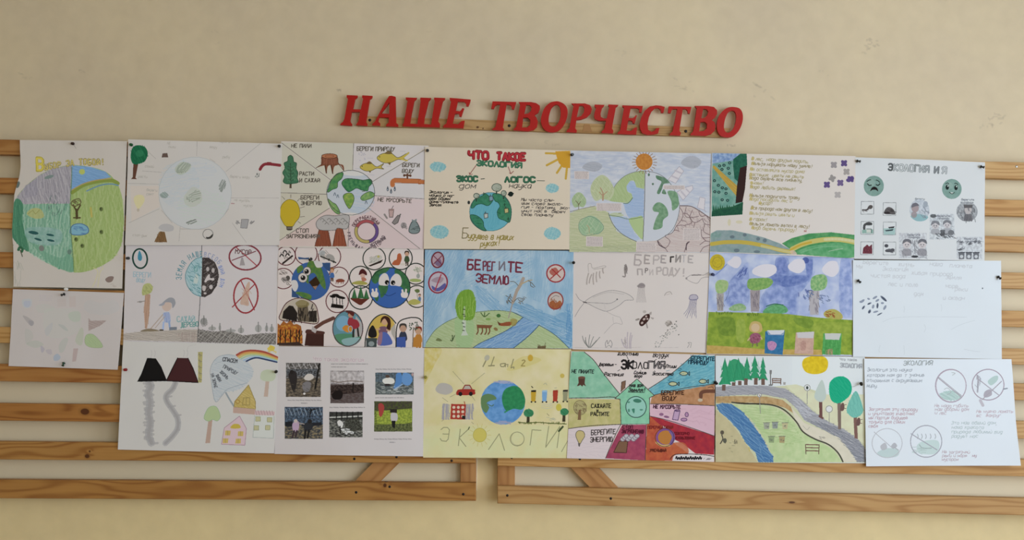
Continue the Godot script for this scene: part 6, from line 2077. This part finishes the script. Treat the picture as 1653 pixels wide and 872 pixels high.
func poster_written_rules() -> void:
	var q := [1149, 247, 1381, 252, 1379, 417, 1146, 407]
	begin(q, [1140, 235, 1390, 420], 1178, "ccc6c0")
	# painted corner with tree and path
	W("6a88b8", "9ab0cc", [45,58, 310,55, 200,115, 45,138], 40)
	W("5f9488", "7ca498", [45,138, 210,112, 300,150, 275,440, 270,525, 40,540], 60)
	F("c0a048", [48,165, 60,150, 240,310, 228,385])
	H("a88a38", [48,165, 60,150, 240,310, 228,385], 45, 10, 6, 0.4)
	W("1f5a48", "2a6a54", [205,105, 260,62, 308,58, 312,150, 268,170, 245,280, 215,250, 205,160], 30)
	F("33201f", [258,170, 310,152, 295,330, 275,430, 222,440, 235,300])
	W("245c40", "1c4c3c", [40,540, 45,500, 100,480, 200,465, 280,430, 275,525], 30)
	for k in 13:
		F("245c40", [48 + k * 17, 500 - k * 3, 56 + k * 17, 445 + (k % 3) * 8, 66 + k * 17, 500 - k * 3])
	for f in [[178,132], [135,150], [102,155], [168,173], [120,182], [176,212], [62,268], [92,303], [122,322], [150,330], [65,352], [96,355], [150,364], [121,413], [162,418]]:
		E("1c4440", f[0], f[1], 12, 11)
		E("8aa8a0", f[0], f[1], 4, 4)
	# rules, brown-yellow handwriting
	var rows := ["В лес, надо друзья ходить,", "Нельзя нарушать нашу землю!", "Не оставляйте мусор дома", "растения, цветы не рвите", "Надо беречь всю планету,", "знаем!", "Надо любить деревья!", "Нельзя поджигать траву", "Надо посадить лес и", "мусор!", "Все природа нам другая в лесу!", "Нельзя рвать цветы и", "в горах!", "Нельзя ломать ветки в лесу!", "Надо беречь природу!"]
	var ys := [86, 122, 165, 205, 232, 270, 300, 365, 392, 424, 460, 500, 545, 580, 612]
	var xs := [345, 345, 335, 330, 330, 335, 335, 330, 330, 400, 340, 330, 330, 330, 345]
	for i in rows.size():
		T(["a59c74", "948a68", "b0a67c"][i % 3], 5, xs[i], ys[i], 24, rows[i], 0.54 if i != 10 else 0.5, 3, 14, 0.4, 0.9)
		E("c0ac58", xs[i] + 10, ys[i] + 14, 12, 14, 0, 0.55)
	T("a87068", 5, 745, 640, 18, "м", 0.8)
	E("c6bc92", 175, 585, 12, 26, 0, 0.6); E("c6bc92", 250, 582, 26, 12, 0, 0.6)
	# flowers
	for f in [[970,148,"8f8a8c",0], [1048,135,"5a4a7c",90], [1067,200,"97938f",0], [958,250,"8c8886",30], [918,298,"5c4c80",90], [1020,284,"6a5c84",0], [1098,256,"5a4a80",0], [1000,375,"a29e9c",0]]:
		for a in 4:
			var t: float = deg_to_rad(45 + a * 90 + f[3])
			E(f[2], f[0] + cos(t) * 14, f[1] + sin(t) * 14, 15, 12, rad_to_deg(t))
	E("5a4a80", 1080, 264, 16, 14); E("54447a", 1108, 250, 16, 18)
	# hills
	W("8a9a9c", "7a9494", [35,670, 80,645, 200,645, 320,670, 440,700, 560,745, 640,790, 690,828, 500,825, 30,808], 50)
	W("5f9078", "8ca0a0", [40,720, 40,672, 100,655, 110,690], 40, true, 0.5)
	for f in [[198,695,18,12], [293,680,15,13], [395,710,15,13], [446,722,15,15], [232,798,22,14], [385,808,24,10]]:
		E("63747c", f[0], f[1], f[2], f[3])
	V("c0ac4a", 30, [38,750, 150,735, 300,738, 450,765, 560,795, 650,810])
	V("c0b87c", 20, [420,765, 540,790, 640,812])
	W("5f9c64", "3f8c54", [575,745, 650,705, 780,670, 950,660, 1130,680, 1130,830, 690,830, 640,790], 60)
	V("c0b86a", 36, [650,790, 750,745, 880,718, 1010,715, 1130,735])
	V("c8a83c", 14, [640,795, 720,755, 800,735]); V("c6c498", 20, [900,715, 1010,712, 1130,730], 0.8)
	W("4c9860", "6aa878", [690,820, 760,775, 900,750, 1030,742, 1130,770, 1130,850, 900,845], 60, true)
	V("7ab088", 8, [720,815, 850,775, 1000,765], 0.6); V("c8c0c0", 5, [930,805, 1000,790, 1040,785], 0.5)
	B("c8b0a0", [640,800, 670,800, 690,826, 650,828], 0.8)
	hang("ecology_poster", "white sheet of brown handwriting with painted tree corner, purple flowers and green hills", q, picture(), 2, 0.0, [], 0.0, 15)

func poster_watercolour() -> void:
	var q := [1146, 407, 1379, 416, 1377, 575, 1140, 572]
	begin(q, [1135, 395, 1385, 580], 1178, "c4c8d4", "b4bed4")
	W("b8c2d8", "98a8d0", [45,60, 1150,95, 1145,560, 35,510], 130)
	WS("6a80ba", "98a8d4", [500,250, 640,215, 780,220, 820,230, 760,330, 720,380, 690,530, 460,520, 460,400, 520,300], 80)
	WS("5a70b0", "7c8cc4", [565,110, 635,105, 640,210, 560,215], 40)
	WS("5a70b0", "7c8cc4", [785,110, 830,110, 825,230, 790,220], 40)
	WS("6c80ba", "9cacd6", [200,300, 260,220, 330,160, 345,230, 345,340, 325,450, 210,460, 185,400], 60)
	WS("7a8ec4", "a8b6da", [1045,140, 1120,130, 1120,500, 1045,480], 70)
	WS("4c62a6", "7084bc", [520,250, 560,225, 640,240, 770,240, 770,280, 640,320, 560,295], 40, 0.35)
	marks("46589c", 8, 280, 170, 340, 250, 8, 40, 120, 0.6); E("46589c", 780, 120, 26, 24, 0, 0.9); marks("54609c", 9, 690, 340, 830, 400, 10, 26, 60, 0.6)
	V("6a7cb4", 8, [80,240, 130,200, 180,150], 0.6)
	# clouds
	for c in [[372,150,555,250], [645,110,775,218], [905,125,1030,245], [185,90,290,180]]:
		B("cccad2", [c[0], (c[1] + c[3]) / 2.0, c[0] + 30, c[1] + 20, (c[0] + c[2]) / 2.0, c[1], c[2] - 10, c[1] + 8, c[2], c[3] - 40, (c[0] + c[2]) / 2.0 + 20, c[3], c[0] + 20, c[3] - 20])
	W("d0bc2c", "bca82e", oval(108, 135, 58, 62), 24); O("9c8c2c", 5, 108, 135, 36, 38, 0, 0.6)
	# trees
	for t in [[130,370,28,505,"a09c98"], [395,345,38,510,"968f92"], [845,350,40,535,"a8a6aa"]]:
		F(t[4], [t[0] - t[2], t[1], t[0] + t[2], t[1], t[0] + t[2] * 0.8, t[3], t[0] - t[2] * 0.8, t[3]])
		marks("6f6a74", 6, t[0] - t[2], t[1], t[0] + t[2] - 10, t[3] - 40, 14, 40, 85, 0.6)
	W("a4b884", "8cb070", [92,310, 110,275, 150,268, 190,285, 185,340, 150,368, 105,365], 30, true)
	W("8cb064", "6c9c54", [335,300, 350,262, 420,255, 500,255, 532,285, 490,330, 400,348, 345,335], 30, true)
	W("9cbc84", "6aa068", [820,270, 850,235, 920,228, 945,270, 930,330, 880,350, 825,340], 30, true)
	V("4a5c88", 6, [790,355, 830,350, 810,395]); marks("5f6f94", 6, 870, 380, 960, 440, 16, 18, 30, 0.7); marks("54709c", 6, 760, 360, 830, 400, 8, 16, 30)
	V("5c6c9c", 5, [165,430, 190,385, 195,350], 0.6)
	W("9cb48c", "7ca470", [195,490, 230,460, 285,448, 325,470, 315,500, 230,505], 30, true)
	W("6aac78", "54945c", [455,510, 490,475, 550,455, 620,465, 645,505, 600,525, 480,525], 30, true)
	V("2f6a4c", 7, [480,470, 540,452, 610,460])
	# hedge
	W("9ab040", "7a9834", [40,512, 450,520, 640,528, 870,555, 1140,575, 1135,840, 25,790], 60)
	W("5c7c2c", "7a9838", [110,560, 230,560, 240,680, 150,690, 110,640], 40, true, 0.7); W("5f802c", "7c9a3c", [690,560, 830,575, 820,640, 720,610], 40, true, 0.7); W("a8b858", "90a848", [260,580, 320,585, 310,740, 255,720], 40, true, 0.7); W("a4b450", "90a440", [850,600, 1130,600, 1120,680, 860,690], 60, true, 0.5)
	marks("54702c", 5, 330, 515, 420, 535, 24, 12, 80, 0.6); marks("54702c", 5, 80, 508, 220, 522, 24, 12, 80, 0.6)
	W("b8aa5c", "a4a858", [915,530, 940,500, 1000,492, 1055,530, 1050,568, 950,560], 30, true)
	marks("96502c", 7, 925, 510, 990, 545, 12, 20, 20, 0.8)
	W("b89a50", "c4a860", [28,765, 200,775, 460,795, 900,800, 910,842, 25,830], 50)
	# girl
	B("c0a868", [350,640, 365,595, 400,582, 440,600, 450,650, 420,672, 370,665]); E("c8b08c", 398, 632, 32, 32); W("8c4c64", "a0627a", [355,700, 380,675, 420,675, 440,700, 425,745, 365,750], 18, true)
	marks("6f3c4c", 5, 360, 690, 430, 740, 12, 14, 40); L("c0a884", 10, [355,710, 340,730]); L("c0a884", 10, [440,705, 448,720]); L("6f6a50", 10, [380,750, 375,775]); L("6f6a50", 10, [410,748, 412,772])
	# bins
	W("2c6a9c", "3a7cac", [472,660, 620,650, 605,838, 468,828], 40); F("c4c8d0", [485,652, 618,650, 608,690, 498,688]); F("3a6a9c", [488,652, 500,690, 605,692, 612,665, 590,683, 515,683], 0.5); W("a878a8", "c090b0", [490,745, 530,735, 560,760, 540,800, 500,798], 16, true)
	W("c4a494", "b8988a", [705,670, 845,665, 838,835, 695,830], 40); F("bcbabc", [712,668, 845,662, 838,712, 718,710]); W("a88478", "b89488", [745,740, 780,738, 778,800, 745,800], 20, true)
	W("4c9c50", "5cac60", [915,675, 1055,675, 1045,840, 905,835], 30); F("b8bcb8", [925,675, 1050,675, 1035,725, 930,722]); F("a4906c", [935,800, 985,790, 985,840, 930,838])
	H("3a8c44", [915,725, 1050,725, 1045,840, 905,835], 92, 14, 8, 0.4)
	hang("ecology_poster", "watercolour of deep blue sky, white clouds, trees, green hedge and three bins", q, picture(), 1, 0.0, [], 0.0, 16)

func fir(x: float, top: float, w: float, h: float, c: String) -> void:
	for k in 3:
		var y := top + h * k * 0.27
		var ww := w * (0.55 + 0.225 * k)
		F(c, [x, y, x + ww, y + h * 0.46, x + ww * 0.5, y + h * 0.43, x - ww * 0.5, y + h * 0.43, x - ww, y + h * 0.46])

func poster_park() -> void:
	var q := [1155, 574, 1396, 576, 1399, 748, 1155, 746]
	begin(q, [1145, 565, 1405, 755], 1193, "ced6da")
	F("d0d8da", [610,40, 1150,40, 1150,380, 610,260])
	# meadow, sand, road, path, river
	F("c4c8a6", [45,300, 560,265, 640,255, 900,340, 1150,480, 1165,835, 45,832])
	W("ccccae", "d0d4b4", [560,262, 640,255, 800,330, 1145,330, 1155,700, 960,590, 830,500, 700,380, 600,300], 90, false, 0.9)
	W("b0c890", "c0d0a0", [165,405, 400,405, 500,430, 600,500, 680,600, 800,670, 920,740, 980,830, 470,830, 440,720, 370,600, 300,500], 80)
	H("98b878", [200,420, 480,430, 620,560, 700,680, 560,700, 380,600], 5, 16, 8, 0.3)
	W("c4bc94", "bcb48c", [45,440, 120,500, 200,590, 260,680, 320,770, 355,830, 48,830], 80)
	W("b09060", "c0a478", [45,345, 200,342, 420,345, 540,370, 600,420, 620,470, 560,430, 480,405, 300,390, 50,395], 40)
	W("ccc8b4", "d0ccba", [600,420, 700,540, 830,590, 960,650, 1060,750, 1090,830, 990,830, 940,745, 830,680, 700,620, 650,560], 60)
	var road := [45,275, 200,262, 420,265, 560,285, 680,370, 760,450, 860,520, 1000,590, 1100,660, 1160,740, 1165,830, 1095,830, 1040,740, 960,650, 800,570, 700,520, 640,430, 560,360, 400,330, 200,335, 45,345]
	F("a4a6ac", road)
	H("7c7e88", road, 12, 11, 7, 0.4)
	H("6a6f7a", [720,520, 860,540, 1000,600, 1100,665, 1160,750, 1165,830, 1095,830, 1030,740, 950,650, 800,570], 30, 9, 7, 0.5)
	H("c0c4cc", [600,330, 700,390, 780,480, 700,500, 630,420], 35, 16, 9, 0.5)
	var river := [48,405, 100,395, 165,402, 230,445, 290,510, 340,580, 390,650, 430,730, 468,790, 470,830, 360,830, 340,760, 270,690, 220,600, 150,520, 75,460]
	F("5c8cb8", river)
	H("3a6aa4", river, 35, 10, 8, 0.5)
	H("8cb0cc", river, 40, 30, 7, 0.4)
	V("4c4c40", 11, [165,388, 260,398, 380,400, 480,412, 560,450, 640,530, 690,605, 780,660, 880,700, 950,760, 988,828])
	V("3c3a30", 9, [200,392, 290,397, 370,402])
	# fir wood
	B("3aa070", [70,250, 120,180, 150,90, 200,70, 260,130, 300,200, 280,215, 180,230, 100,255])
	for f in [[115,60,48,200], [152,70,44,170], [215,60,52,170], [278,55,40,170], [335,45,44,170], [395,55,36,170]]:
		fir(f[0], f[1], f[2], f[3], "34a070")
	for f in [[115,60,48,200], [215,60,52,170], [278,55,40,170], [335,45,44,170], [395,55,36,170]]:
		L("1f6a4c", 3, [f[0], f[1], f[0] - f[2] * 0.7, f[1] + f[3]], 0.5); L("1f6a4c", 3, [f[0], f[1], f[0] + f[2] * 0.7, f[1] + f[3]], 0.5)
	H("248a5c", [90,120, 400,80, 410,200, 90,240], 80, 18, 5, 0.35)
	for t in [[107,258,302], [180,240,265], [225,230,262], [270,212,260], [343,208,258], [396,212,260]]:
		F("6f5a50", [t[0] - 13, t[1], t[0] + 13, t[1], t[0] + 12, t[2], t[0] - 14, t[2]])
	# lamp, benches, signs
	L("6a6a6a", 7, [450,180, 450,262]); F("7a7a7a", [442,150, 460,150, 458,180, 444,180]); L("6a6a6a", 10, [440,260, 462,260])
	for b in [[495,212,1.0], [760,700,1.6]]:
		var k: float = b[2]
		for y in [0, 14, 28]:
			L("7a6254", 8, [b[0] - 30 * k, b[1] + y * k, b[0] + 30 * k, b[1] + y * k + 3])
		L("6a5248", 6, [b[0] - 32 * k, b[1], b[0] - 30 * k, b[1] + 44 * k]); L("6a5248", 6, [b[0] + 32 * k, b[1], b[0] + 30 * k, b[1] + 44 * k])
	F("9c9a98", [543,238, 562,238, 560,258, 545,258])
	for s in [[722,280,22,400], [885,438,24,548], [369,335,14,470]]:
		L("8c8c88", 5, [s[0], s[1] + s[2], s[0] + (8 if s[0] < 400 else 0), s[3]]); E("d0d4d4", s[0], s[1], s[2], s[2]); O("8c908c", 5, s[0], s[1], s[2], s[2])
	E("3c4440", 722, 280, 9, 12); L("8a6a5c", 5, [366,330, 374,342])
	# sun
	W("ecd026", "dcbc1e", [685,115, 700,65, 770,45, 850,52, 878,95, 860,155, 790,180, 715,165], 40, true)
	# trees
	L("6f4c48", 24, [822,365, 824,490]); L("6f4c48", 16, [812,490, 838,505])
	B("b4c2bc", [775,340, 800,270, 832,222, 855,280, 862,350, 830,385, 795,375])
	F("7a6a62", [945,360, 972,360, 975,590, 952,585]); B("14b084", [885,290, 895,235, 940,200, 1000,200, 1045,240, 1052,310, 1010,365, 950,395, 900,370]); H("34bc90", [885,290, 895,235, 940,200, 1000,200, 1045,240, 1052,310, 1010,365, 950,395, 900,370], 50, 14, 7, 0.4, true)
	F("7c5c54", [1065,470, 1090,470, 1100,660, 1075,655]); B("74bcae", [1015,450, 1040,370, 1085,305, 1120,370, 1138,450, 1110,490, 1060,500]); H("5cac9c", [1015,450, 1040,370, 1085,305, 1120,370, 1138,450, 1110,490, 1060,500], 70, 16, 7, 0.4, true)
	for s in [[985,420], [1105,530]]:
		B("6a504c", [s[0] - 18, s[1] + 26, s[0] - 10, s[1] - 20, s[0] + 8, s[1] - 26, s[0] + 14, s[1] + 5, s[0] + 4, s[1] + 30]); L("6a504c", 4, [s[0] + 5, s[1] - 10, s[0] + 28, s[1] - 16]); L("6a504c", 4, [s[0] + 5, s[1] + 12, s[0] + 26, s[1] + 14])
	# little bins and people
	for b in [[400,540,"9aa090"], [462,535,"8a9490"], [535,540,"b8b48c"], [435,640,"8ca078"], [512,640,"a89c70"]]:
		F(b[2], [b[0], b[1], b[0] + 44, b[1], b[0] + 40, b[1] + 46, b[0] + 4, b[1] + 46]); L("6c7068", 4, [b[0] - 2, b[1], b[0] + 48, b[1] - 2]); marks("5c605c", 3, b[0] + 8, b[1] + 18, b[0] + 30, b[1] + 34, 5, 10, 0, 0.8)
	E("5c5648", 95, 612, 14, 16); V("4c4a44", 8, [92,630, 100,660, 82,695]); V("4c4a44", 8, [100,660, 118,690]); E("5a5c50", 115, 672, 14, 18); L("5c5648", 6, [188,668, 190,695]); L("5c5648", 6, [202,672, 204,692]); marks("8a866c", 4, 140, 640, 200, 770, 12, 14, 10, 0.7); L("c8b860", 6, [292,720, 296,750])
	V("a8a498", 4, [690,560, 720,590, 740,570], 0.8); marks("9c988c", 4, 810, 640, 845, 660, 10, 14, 30, 0.8)
	# heading
	T("a0a6aa", 5, 966, 60, 18, "Что такое", 0.6, 2, 4, 0.2); T("9ca2a8", 8, 970, 98, 30, "ЭКОЛОГИЯ", 0.5, 3, 0, 0.2)
	V("8c908c", 4, [1118,250, 1090,262, 1060,275], 0.5)
	hang("ecology_poster", "sheet with dark green firs, blue river, grey road and big yellow sun", q, picture(), 0, 0.005, [], 0.0, 17)

func grey_scene(x0: float, y0: float, x1: float, y1: float, tone: String) -> void:
	W(tone, "d0d8de", [x0, y0, x1, y0, x1, y1, x0, y1], 26)
	T("787e88", 4, x0 + (x1 - x0) * 0.3, y0 + 8, 13, "берегите", 0.7, 0, 0, 0.2, 0.8)
	T("787e88", 4, x0 + (x1 - x0) * 0.34, y0 + 26, 13, "природу", 0.7, 0, 0, 0.2, 0.8)

func poster_two_faces() -> void:
	var q := [1380, 254, 1590, 262, 1589, 421, 1379, 418]
	begin(q, [1370, 240, 1600, 425], 1084, "d0d6da")
	# shaded heading
	var cols := ["4a4e50", "b0b8bc", "c4ccd0", "c4ccd0", "b8c0c4", "8a9294", "a8b0b4", "9aa2a6", "7c8486", "7a8084", "b8c0c6"]
	var word := "ЭКОЛОГИЯ ИЯ"
	var wx := [303, 344, 384, 422, 462, 502, 538, 578, 0, 652, 712]
	for i in word.length():
		if word[i] != " ":
			T("7c8488", 15, wx[i], 116 + i * 2.5, 48, word[i], 0.6, 4, 0, 0.1)
			T(cols[i], 8, wx[i], 116 + i * 2.5, 48, word[i], 0.6, 4, 0, 0.1)
	# faces
	for f in [[190,285,76,78], [782,308,75,76]]:
		W("84a49e", "749890", oval(f[0], f[1], f[2], f[3]), 40)
		E("a0b8b2", f[0] - 20, f[1] - 25, 30, 26, 0, 0.4)
	V("22302e", 8, [143,268, 155,280, 172,278]); V("22302e", 8, [208,275, 222,280, 236,268]); V("2c3c38", 6, [138,250, 155,240, 168,238]); V("2c3c38", 6, [206,240, 222,245, 234,258])
	B("20191a", [163,325, 175,298, 195,290, 215,302, 222,326, 205,314, 180,314])
	E("1c2624", 747, 295, 13, 19); E("1c2624", 814, 298, 13, 19); E("c0ccc8", 752, 286, 5, 6); E("c0ccc8", 818, 289, 5, 6)
	V("2c3c38", 6, [735,270, 748,262, 760,270]); V("2c3c38", 6, [803,268, 814,264, 828,274]); F("d0d8d4", [765,333, 800,336, 795,343, 770,342]); V("2c3c38", 5, [762,332, 782,345, 802,334])
	# six small pictures
	for p in [[96,402], [262,412], [95,555], [262,560], [92,710], [262,712]]:
		L("8c9296", 4, [p[0], p[1], p[0] + 95, p[1], p[0] + 93, p[1] + 97, p[0] - 2, p[1] + 97, p[0], p[1]])
	V("4a4648", 11, [105,468, 140,465, 152,445]); E("54504f", 165, 445, 18, 15, -30); marks("5c585a", 5, 100, 465, 145, 478, 6, 12, 0)
	B("5c5a5c", [268,495, 275,465, 300,445, 335,460, 352,500, 310,500]); E("2a2628", 290, 490, 24, 8); marks("403c3e", 6, 275, 455, 340, 490, 12, 20, 30)
	V("4c4e50", 18, [118,615, 120,585, 140,572, 172,575]); E("46484a", 152, 572, 26, 13); F("8ab0a8", [102,618, 185,615, 185,645, 102,645]); F("c4ccc8", [135,610, 172,610, 172,640, 135,640]); L("4c6460", 5, [135,612, 172,612, 172,640])
	F("a0c0c0", [264,608, 352,605, 350,655, 264,655]); F("3c4a50", [272,622, 340,612, 330,626, 285,630]); F("3c3c42", [298,598, 348,592, 340,606, 305,608])
	W("84404c", "5c2c38", [104,800, 110,755, 140,730, 155,745, 176,728, 178,800], 14); 
	E("4c4e54", 285, 740, 15, 13); marks("46484e", 9, 275, 765, 340, 785, 12, 18, 20); E("54565c", 300, 778, 26, 11); E("54565c", 332, 772, 16, 12)
	# round prints
	T("7c848c", 4, 500, 378, 13, "береги", 0.7); T("7c848c", 4, 512, 396, 13, "воду", 0.7)
	W("a8b4c0", "c4ccd6", oval(534, 470, 76, 84), 26); B("8cb4bc", [465,515, 530,500, 600,520, 570,550, 510,552]); E("a09498", 500, 455, 28, 32); B("6c6c76", [472,450, 480,422, 510,415, 530,435, 505,440]); E("9aa4b0", 580, 425, 18, 24); marks("7c8490", 6, 540, 430, 600, 520, 14, 18, 60, 0.7); E("94888c", 492, 505, 22, 24, 0, 0.8)
	T("7c848c", 4, 855, 382, 13, "берегите", 0.7); T("7c848c", 4, 850, 402, 13, "животных", 0.7)
	W("aab0b6", "888e94", oval(898, 480, 82, 76), 26); E("b4b0b2", 906, 468, 28, 32); F("5c5c60", [872,428, 942,428, 940,452, 875,452]); F("6c6c72", [880,500, 935,498, 940,552, 870,550]); marks("5a5c62", 6, 830, 440, 970, 540, 26, 26, 80, 0.6)
	# rectangular prints
	grey_scene(612, 498, 800, 692, "b0b8c0")
	for p in [[655,585], [745,580]]:
		E("c4c2c6", p[0], p[1], 28, 28); B("787c84", [p[0] - 32, p[1], p[0] - 25, p[1] - 28, p[0], p[1] - 36, p[0] + 28, p[1] - 26, p[0] + 32, p[1], p[0], p[1] - 18]); B("a2a6ae", [p[0] - 26, p[1] + 30, p[0] + 26, p[1] + 30, p[0] + 30, p[1] + 66, p[0] - 28, p[1] + 66])
	F("54585c", [693,620, 730,620, 726,668, 697,668]); marks("50545a", 6, 620, 640, 800, 680, 26, 18, 30, 0.7); E("5c6064", 640, 514, 24, 14); E("70747a", 775, 640, 24, 20)
	grey_scene(380, 642, 590, 834, "b0b4bc")
	for p in [[440,722], [556,722]]:
		E("c4c0c4", p[0], p[1] + 8, 30, 30); B("6c6e76", [p[0] - 34, p[1] + 4, p[0] - 25, p[1] - 26, p[0], p[1] - 34, p[0] + 28, p[1] - 24, p[0] + 34, p[1] + 4, p[0], p[1] - 14]); B("94949c", [p[0] - 30, p[1] + 45, p[0] + 26, p[1] + 45, p[0] + 30, p[1] + 90, p[0] - 32, p[1] + 90])
	for p in [[655,588], [745,583], [440,732], [556,732]]:
		E("5c6068", p[0] - 10, p[1], 4, 5); E("5c6068", p[0] + 10, p[1], 4, 5); V("70747c", 3, [p[0] - 8, p[1] + 12, p[0], p[1] + 17, p[0] + 8, p[1] + 12])
	marks("7c8088", 4, 385, 765, 585, 830, 40, 16, 50, 0.6); marks("8c9098", 4, 618, 500, 795, 690, 40, 14, 50, 0.5); marks("7c8088", 4, 822, 690, 1010, 790, 40, 16, 20, 0.5)
	L("8c9098", 6, [500,700, 500,800]); marks("84888e", 5, 480, 690, 520, 790, 16, 20, 60, 0.7); E("3c3e44", 500, 822, 26, 9)
	grey_scene(818, 672, 1014, 842, "b0b6be")
	for p in [[848,720], [848,770], [915,728], [975,715]]:
		marks("50545c", 7, p[0] - 28, p[1] - 8, p[0] + 14, p[1] + 8, 7, 20, -20)
	for x in [832, 888, 944]:
		F("686c74", [x, 790, x + 46, 790, x + 42, 842, x + 4, 842]); E("c0c6cc", x + 23, 822, 13, 13); L("3c4048", 6, [x - 2, 792, x + 48, 790])
	hang("ecology_poster", "white printed sheet with two round green faces, one crying and one smiling", q, picture(), 1, 0.004, [], 0.0, 18)

func poster_blank() -> void:
	var q := [1377, 420, 1616, 421, 1617, 580, 1377, 576]
	begin(q, [1370, 405, 1630, 590], 1226, "d6e0e8")
	# very faint pencil lettering
	for r in [[110,70,"Берегите"], [260,120,"Экология"], [380,85,"жизнь"], [620,82,"наша"], [770,95,"планета"], [170,170,"чистая вода"], [480,150,"живая природа"], [740,185,"Земля"], [300,235,"лес и поле"], [740,250,"море"], [810,275,"реки"], [500,310,"дом"], [720,340,"и океан"], [60,100,"мы"]]:
		T("c0c8d0", 6, r[0], r[1], 30, r[2], 0.6, 2, 6, 0.4, 0.65)
	for l in [[260,540,400,505,900,505], [780,600,860,560,960,530], [420,420,425,440,420,470], [705,410,710,440,705,460], [240,720,230,760,238,770], [420,720,425,780,422,790], [880,750,960,765,1000,768], [575,560,585,590,575,620], [540,320,545,340,540,360]]:
		V("c4ced6", 3.5, l, 0.7)
	# little blue-black leaves in an oval
	for e in [[105,383,20,9,-40], [152,366,11,7,20], [200,356,20,8,-30], [265,364,32,10,42], [158,402,18,7,-25], [186,425,9,16,15], [219,418,8,22,5], [256,398,12,8,0], [112,432,18,8,-55], [158,462,10,17,25], [205,464,20,7,-15], [275,432,9,20,30], [235,482,24,5,-28], [218,378,16,8,-35], [90,388,8,8,0]]:
		E("8c98ac", e[0], e[1], e[2], e[3], e[4])
	for e in [[268,366,28,7,42], [219,418,6,20,5], [158,464,8,12,25], [235,482,20,3.5,-28], [155,402,12,5,-25], [112,432,14,5,-55]]:
		E("4c5668", e[0], e[1], e[2], e[3], e[4])
	E("5a626c", 1018, 286, 5, 6)
	hang("ecology_poster", "nearly blank white sheet with one small oval of dark blue leaves at left", q, picture(), 2, 0.0, [], 0.0, 19)

func poster_no_signs() -> void:
	var q := [1395, 579, 1633, 580, 1644, 751, 1398, 753]
	begin(q, [1385, 570, 1653, 760], 1230, "dce6f0")
	T("9aa4a8", 6, 338, 58, 32, "ЭКОЛОГИЯ", 0.62, 0, 10, 0.3)
	lines("a0a8b4", 5, 66, 112, 24, 39, ["Экология это наука", "которая нам даёт знание", "отношения с окружающим", "миру."], 0.58, 0, 12, 0.75)
	lines("b8a0ac", 5, 80, 405, 23, 31, ["Загрязняя эту природу", "и уничтожая животных", "мы портим будущее", "только для самих", "себя"], 0.56, 0, 12, 0.65)
	lines("b4a4b0", 4.5, 568, 378, 22, 27, ["Не надо губить", "наш добрый дом", "и лес"], 0.62, 0, 12, 0.65)
	lines("b8a4b0", 4.5, 876, 420, 22, 30, ["Не нужно ломать", "всё вокруг"], 0.62, 0, 12, 0.65)
	lines("aabcc0", 4.5, 694, 505, 23, 33, ["Это наш общий дом,", "наша красота", "природа любимый вид", "радует нас"], 0.64, 0, 12, 0.65)
	lines("b4a4b0", 4.5, 622, 722, 21, 27, ["Не загрязняй", "реки и моря", "мусором"], 0.6, 0, 12, 0.65); T("b4a4b0", 4.5, 842, 748, 20, "ну", 0.6, 0, 12)
	# crossed rings
	B("b4d0cc", [600,310, 650,285, 720,280, 765,325, 720,350, 640,345], 0.8); H("98bcb8", [600,310, 650,285, 720,280, 765,325, 720,350, 640,345], 30, 14, 7, 0.5, true)
	V("a8b0b4", 4, [640,270, 665,260, 690,290, 660,310]); V("a8b0b4", 4, [695,145, 720,150, 700,165])
	O("a89cac", 7, 688, 243, 114, 122); O("b8acb8", 3, 690, 243, 110, 118); L("a4a0ac", 7, [592,182, 765,325]); L("a4a0ac", 4, [598,178, 770,318])
	B("b0ccc8", [960,210, 1000,175, 1035,170, 1030,205, 985,240], 0.9); V("a0a0ac", 12, [885,165, 890,200, 885,290], 0.8); marks("a0a4b0", 5, 865, 160, 905, 240, 12, 30, 70, 0.7); B("a8a4b0", [930,320, 940,285, 980,270, 990,310, 950,330], 0.9)
	O("a498a8", 7, 963, 235, 117, 114); L("a8a4b0", 7, [880,185, 1045,315]); L("a8a4b0", 7, [1062,210, 920,345]); V("8a94a0", 9, [1075,268, 1105,262]); L("b0a8b4", 22, [905,350, 925,390], 0.7)
	B("b8d0d0", [140,740, 220,705, 300,720, 290,765, 200,775], 0.8); B("b0b4bc", [165,690, 200,665, 215,705, 180,720], 0.8); B("a8acb4", [245,690, 270,665, 290,690, 260,710], 0.8); V("a8acb4", 6, [270,700, 300,720])
	O("b8bcc4", 5, 215, 668, 112, 108); L("b4b8c0", 5, [118,585, 255,705])
	B("b4d0cc", [440,680, 500,650, 590,650, 600,710, 560,750, 450,740], 0.6); V("a0b4b4", 7, [455,680, 480,705, 545,705]); marks("a8c0c0", 6, 400, 690, 480, 750, 14, 30, 0, 0.5)
	for x in [440, 470, 500, 535, 570]:
		V("a8b0b8", 6, [x, 600, x + 6, 620, x, 635], 0.8)
	O("a4a8b4", 7, 505, 655, 116, 118); L("a4a8b4", 7, [392,598, 585,718])
	hang("ecology_poster", "white pencil sheet with four faint round no signs and small handwriting", q, picture(), 2, 0.0, [], 0.012, 20)

func build_posters() -> void:
	poster_planet_halves()
	poster_faded_pastel()
	poster_pale_globe()
	poster_half_black_globe()
	poster_volcanoes()
	poster_eight_panels()
	poster_cartoon_globes()
	poster_six_photos()
	poster_what_is_ecology()
	poster_protect_earth()
	poster_yellow()
	poster_two_worlds()
	poster_sea_animals()
	poster_green_house()
	poster_written_rules()
	poster_watercolour()
	poster_park()
	poster_two_faces()
	poster_blank()
	poster_no_signs()

func _ready() -> void:
	set_view_and_light()
	paper_back = mat(Color("e8e6e0"), 0.9)
	build_room()
	build_racks()
	build_sign()
	build_posters()
	build_pins()
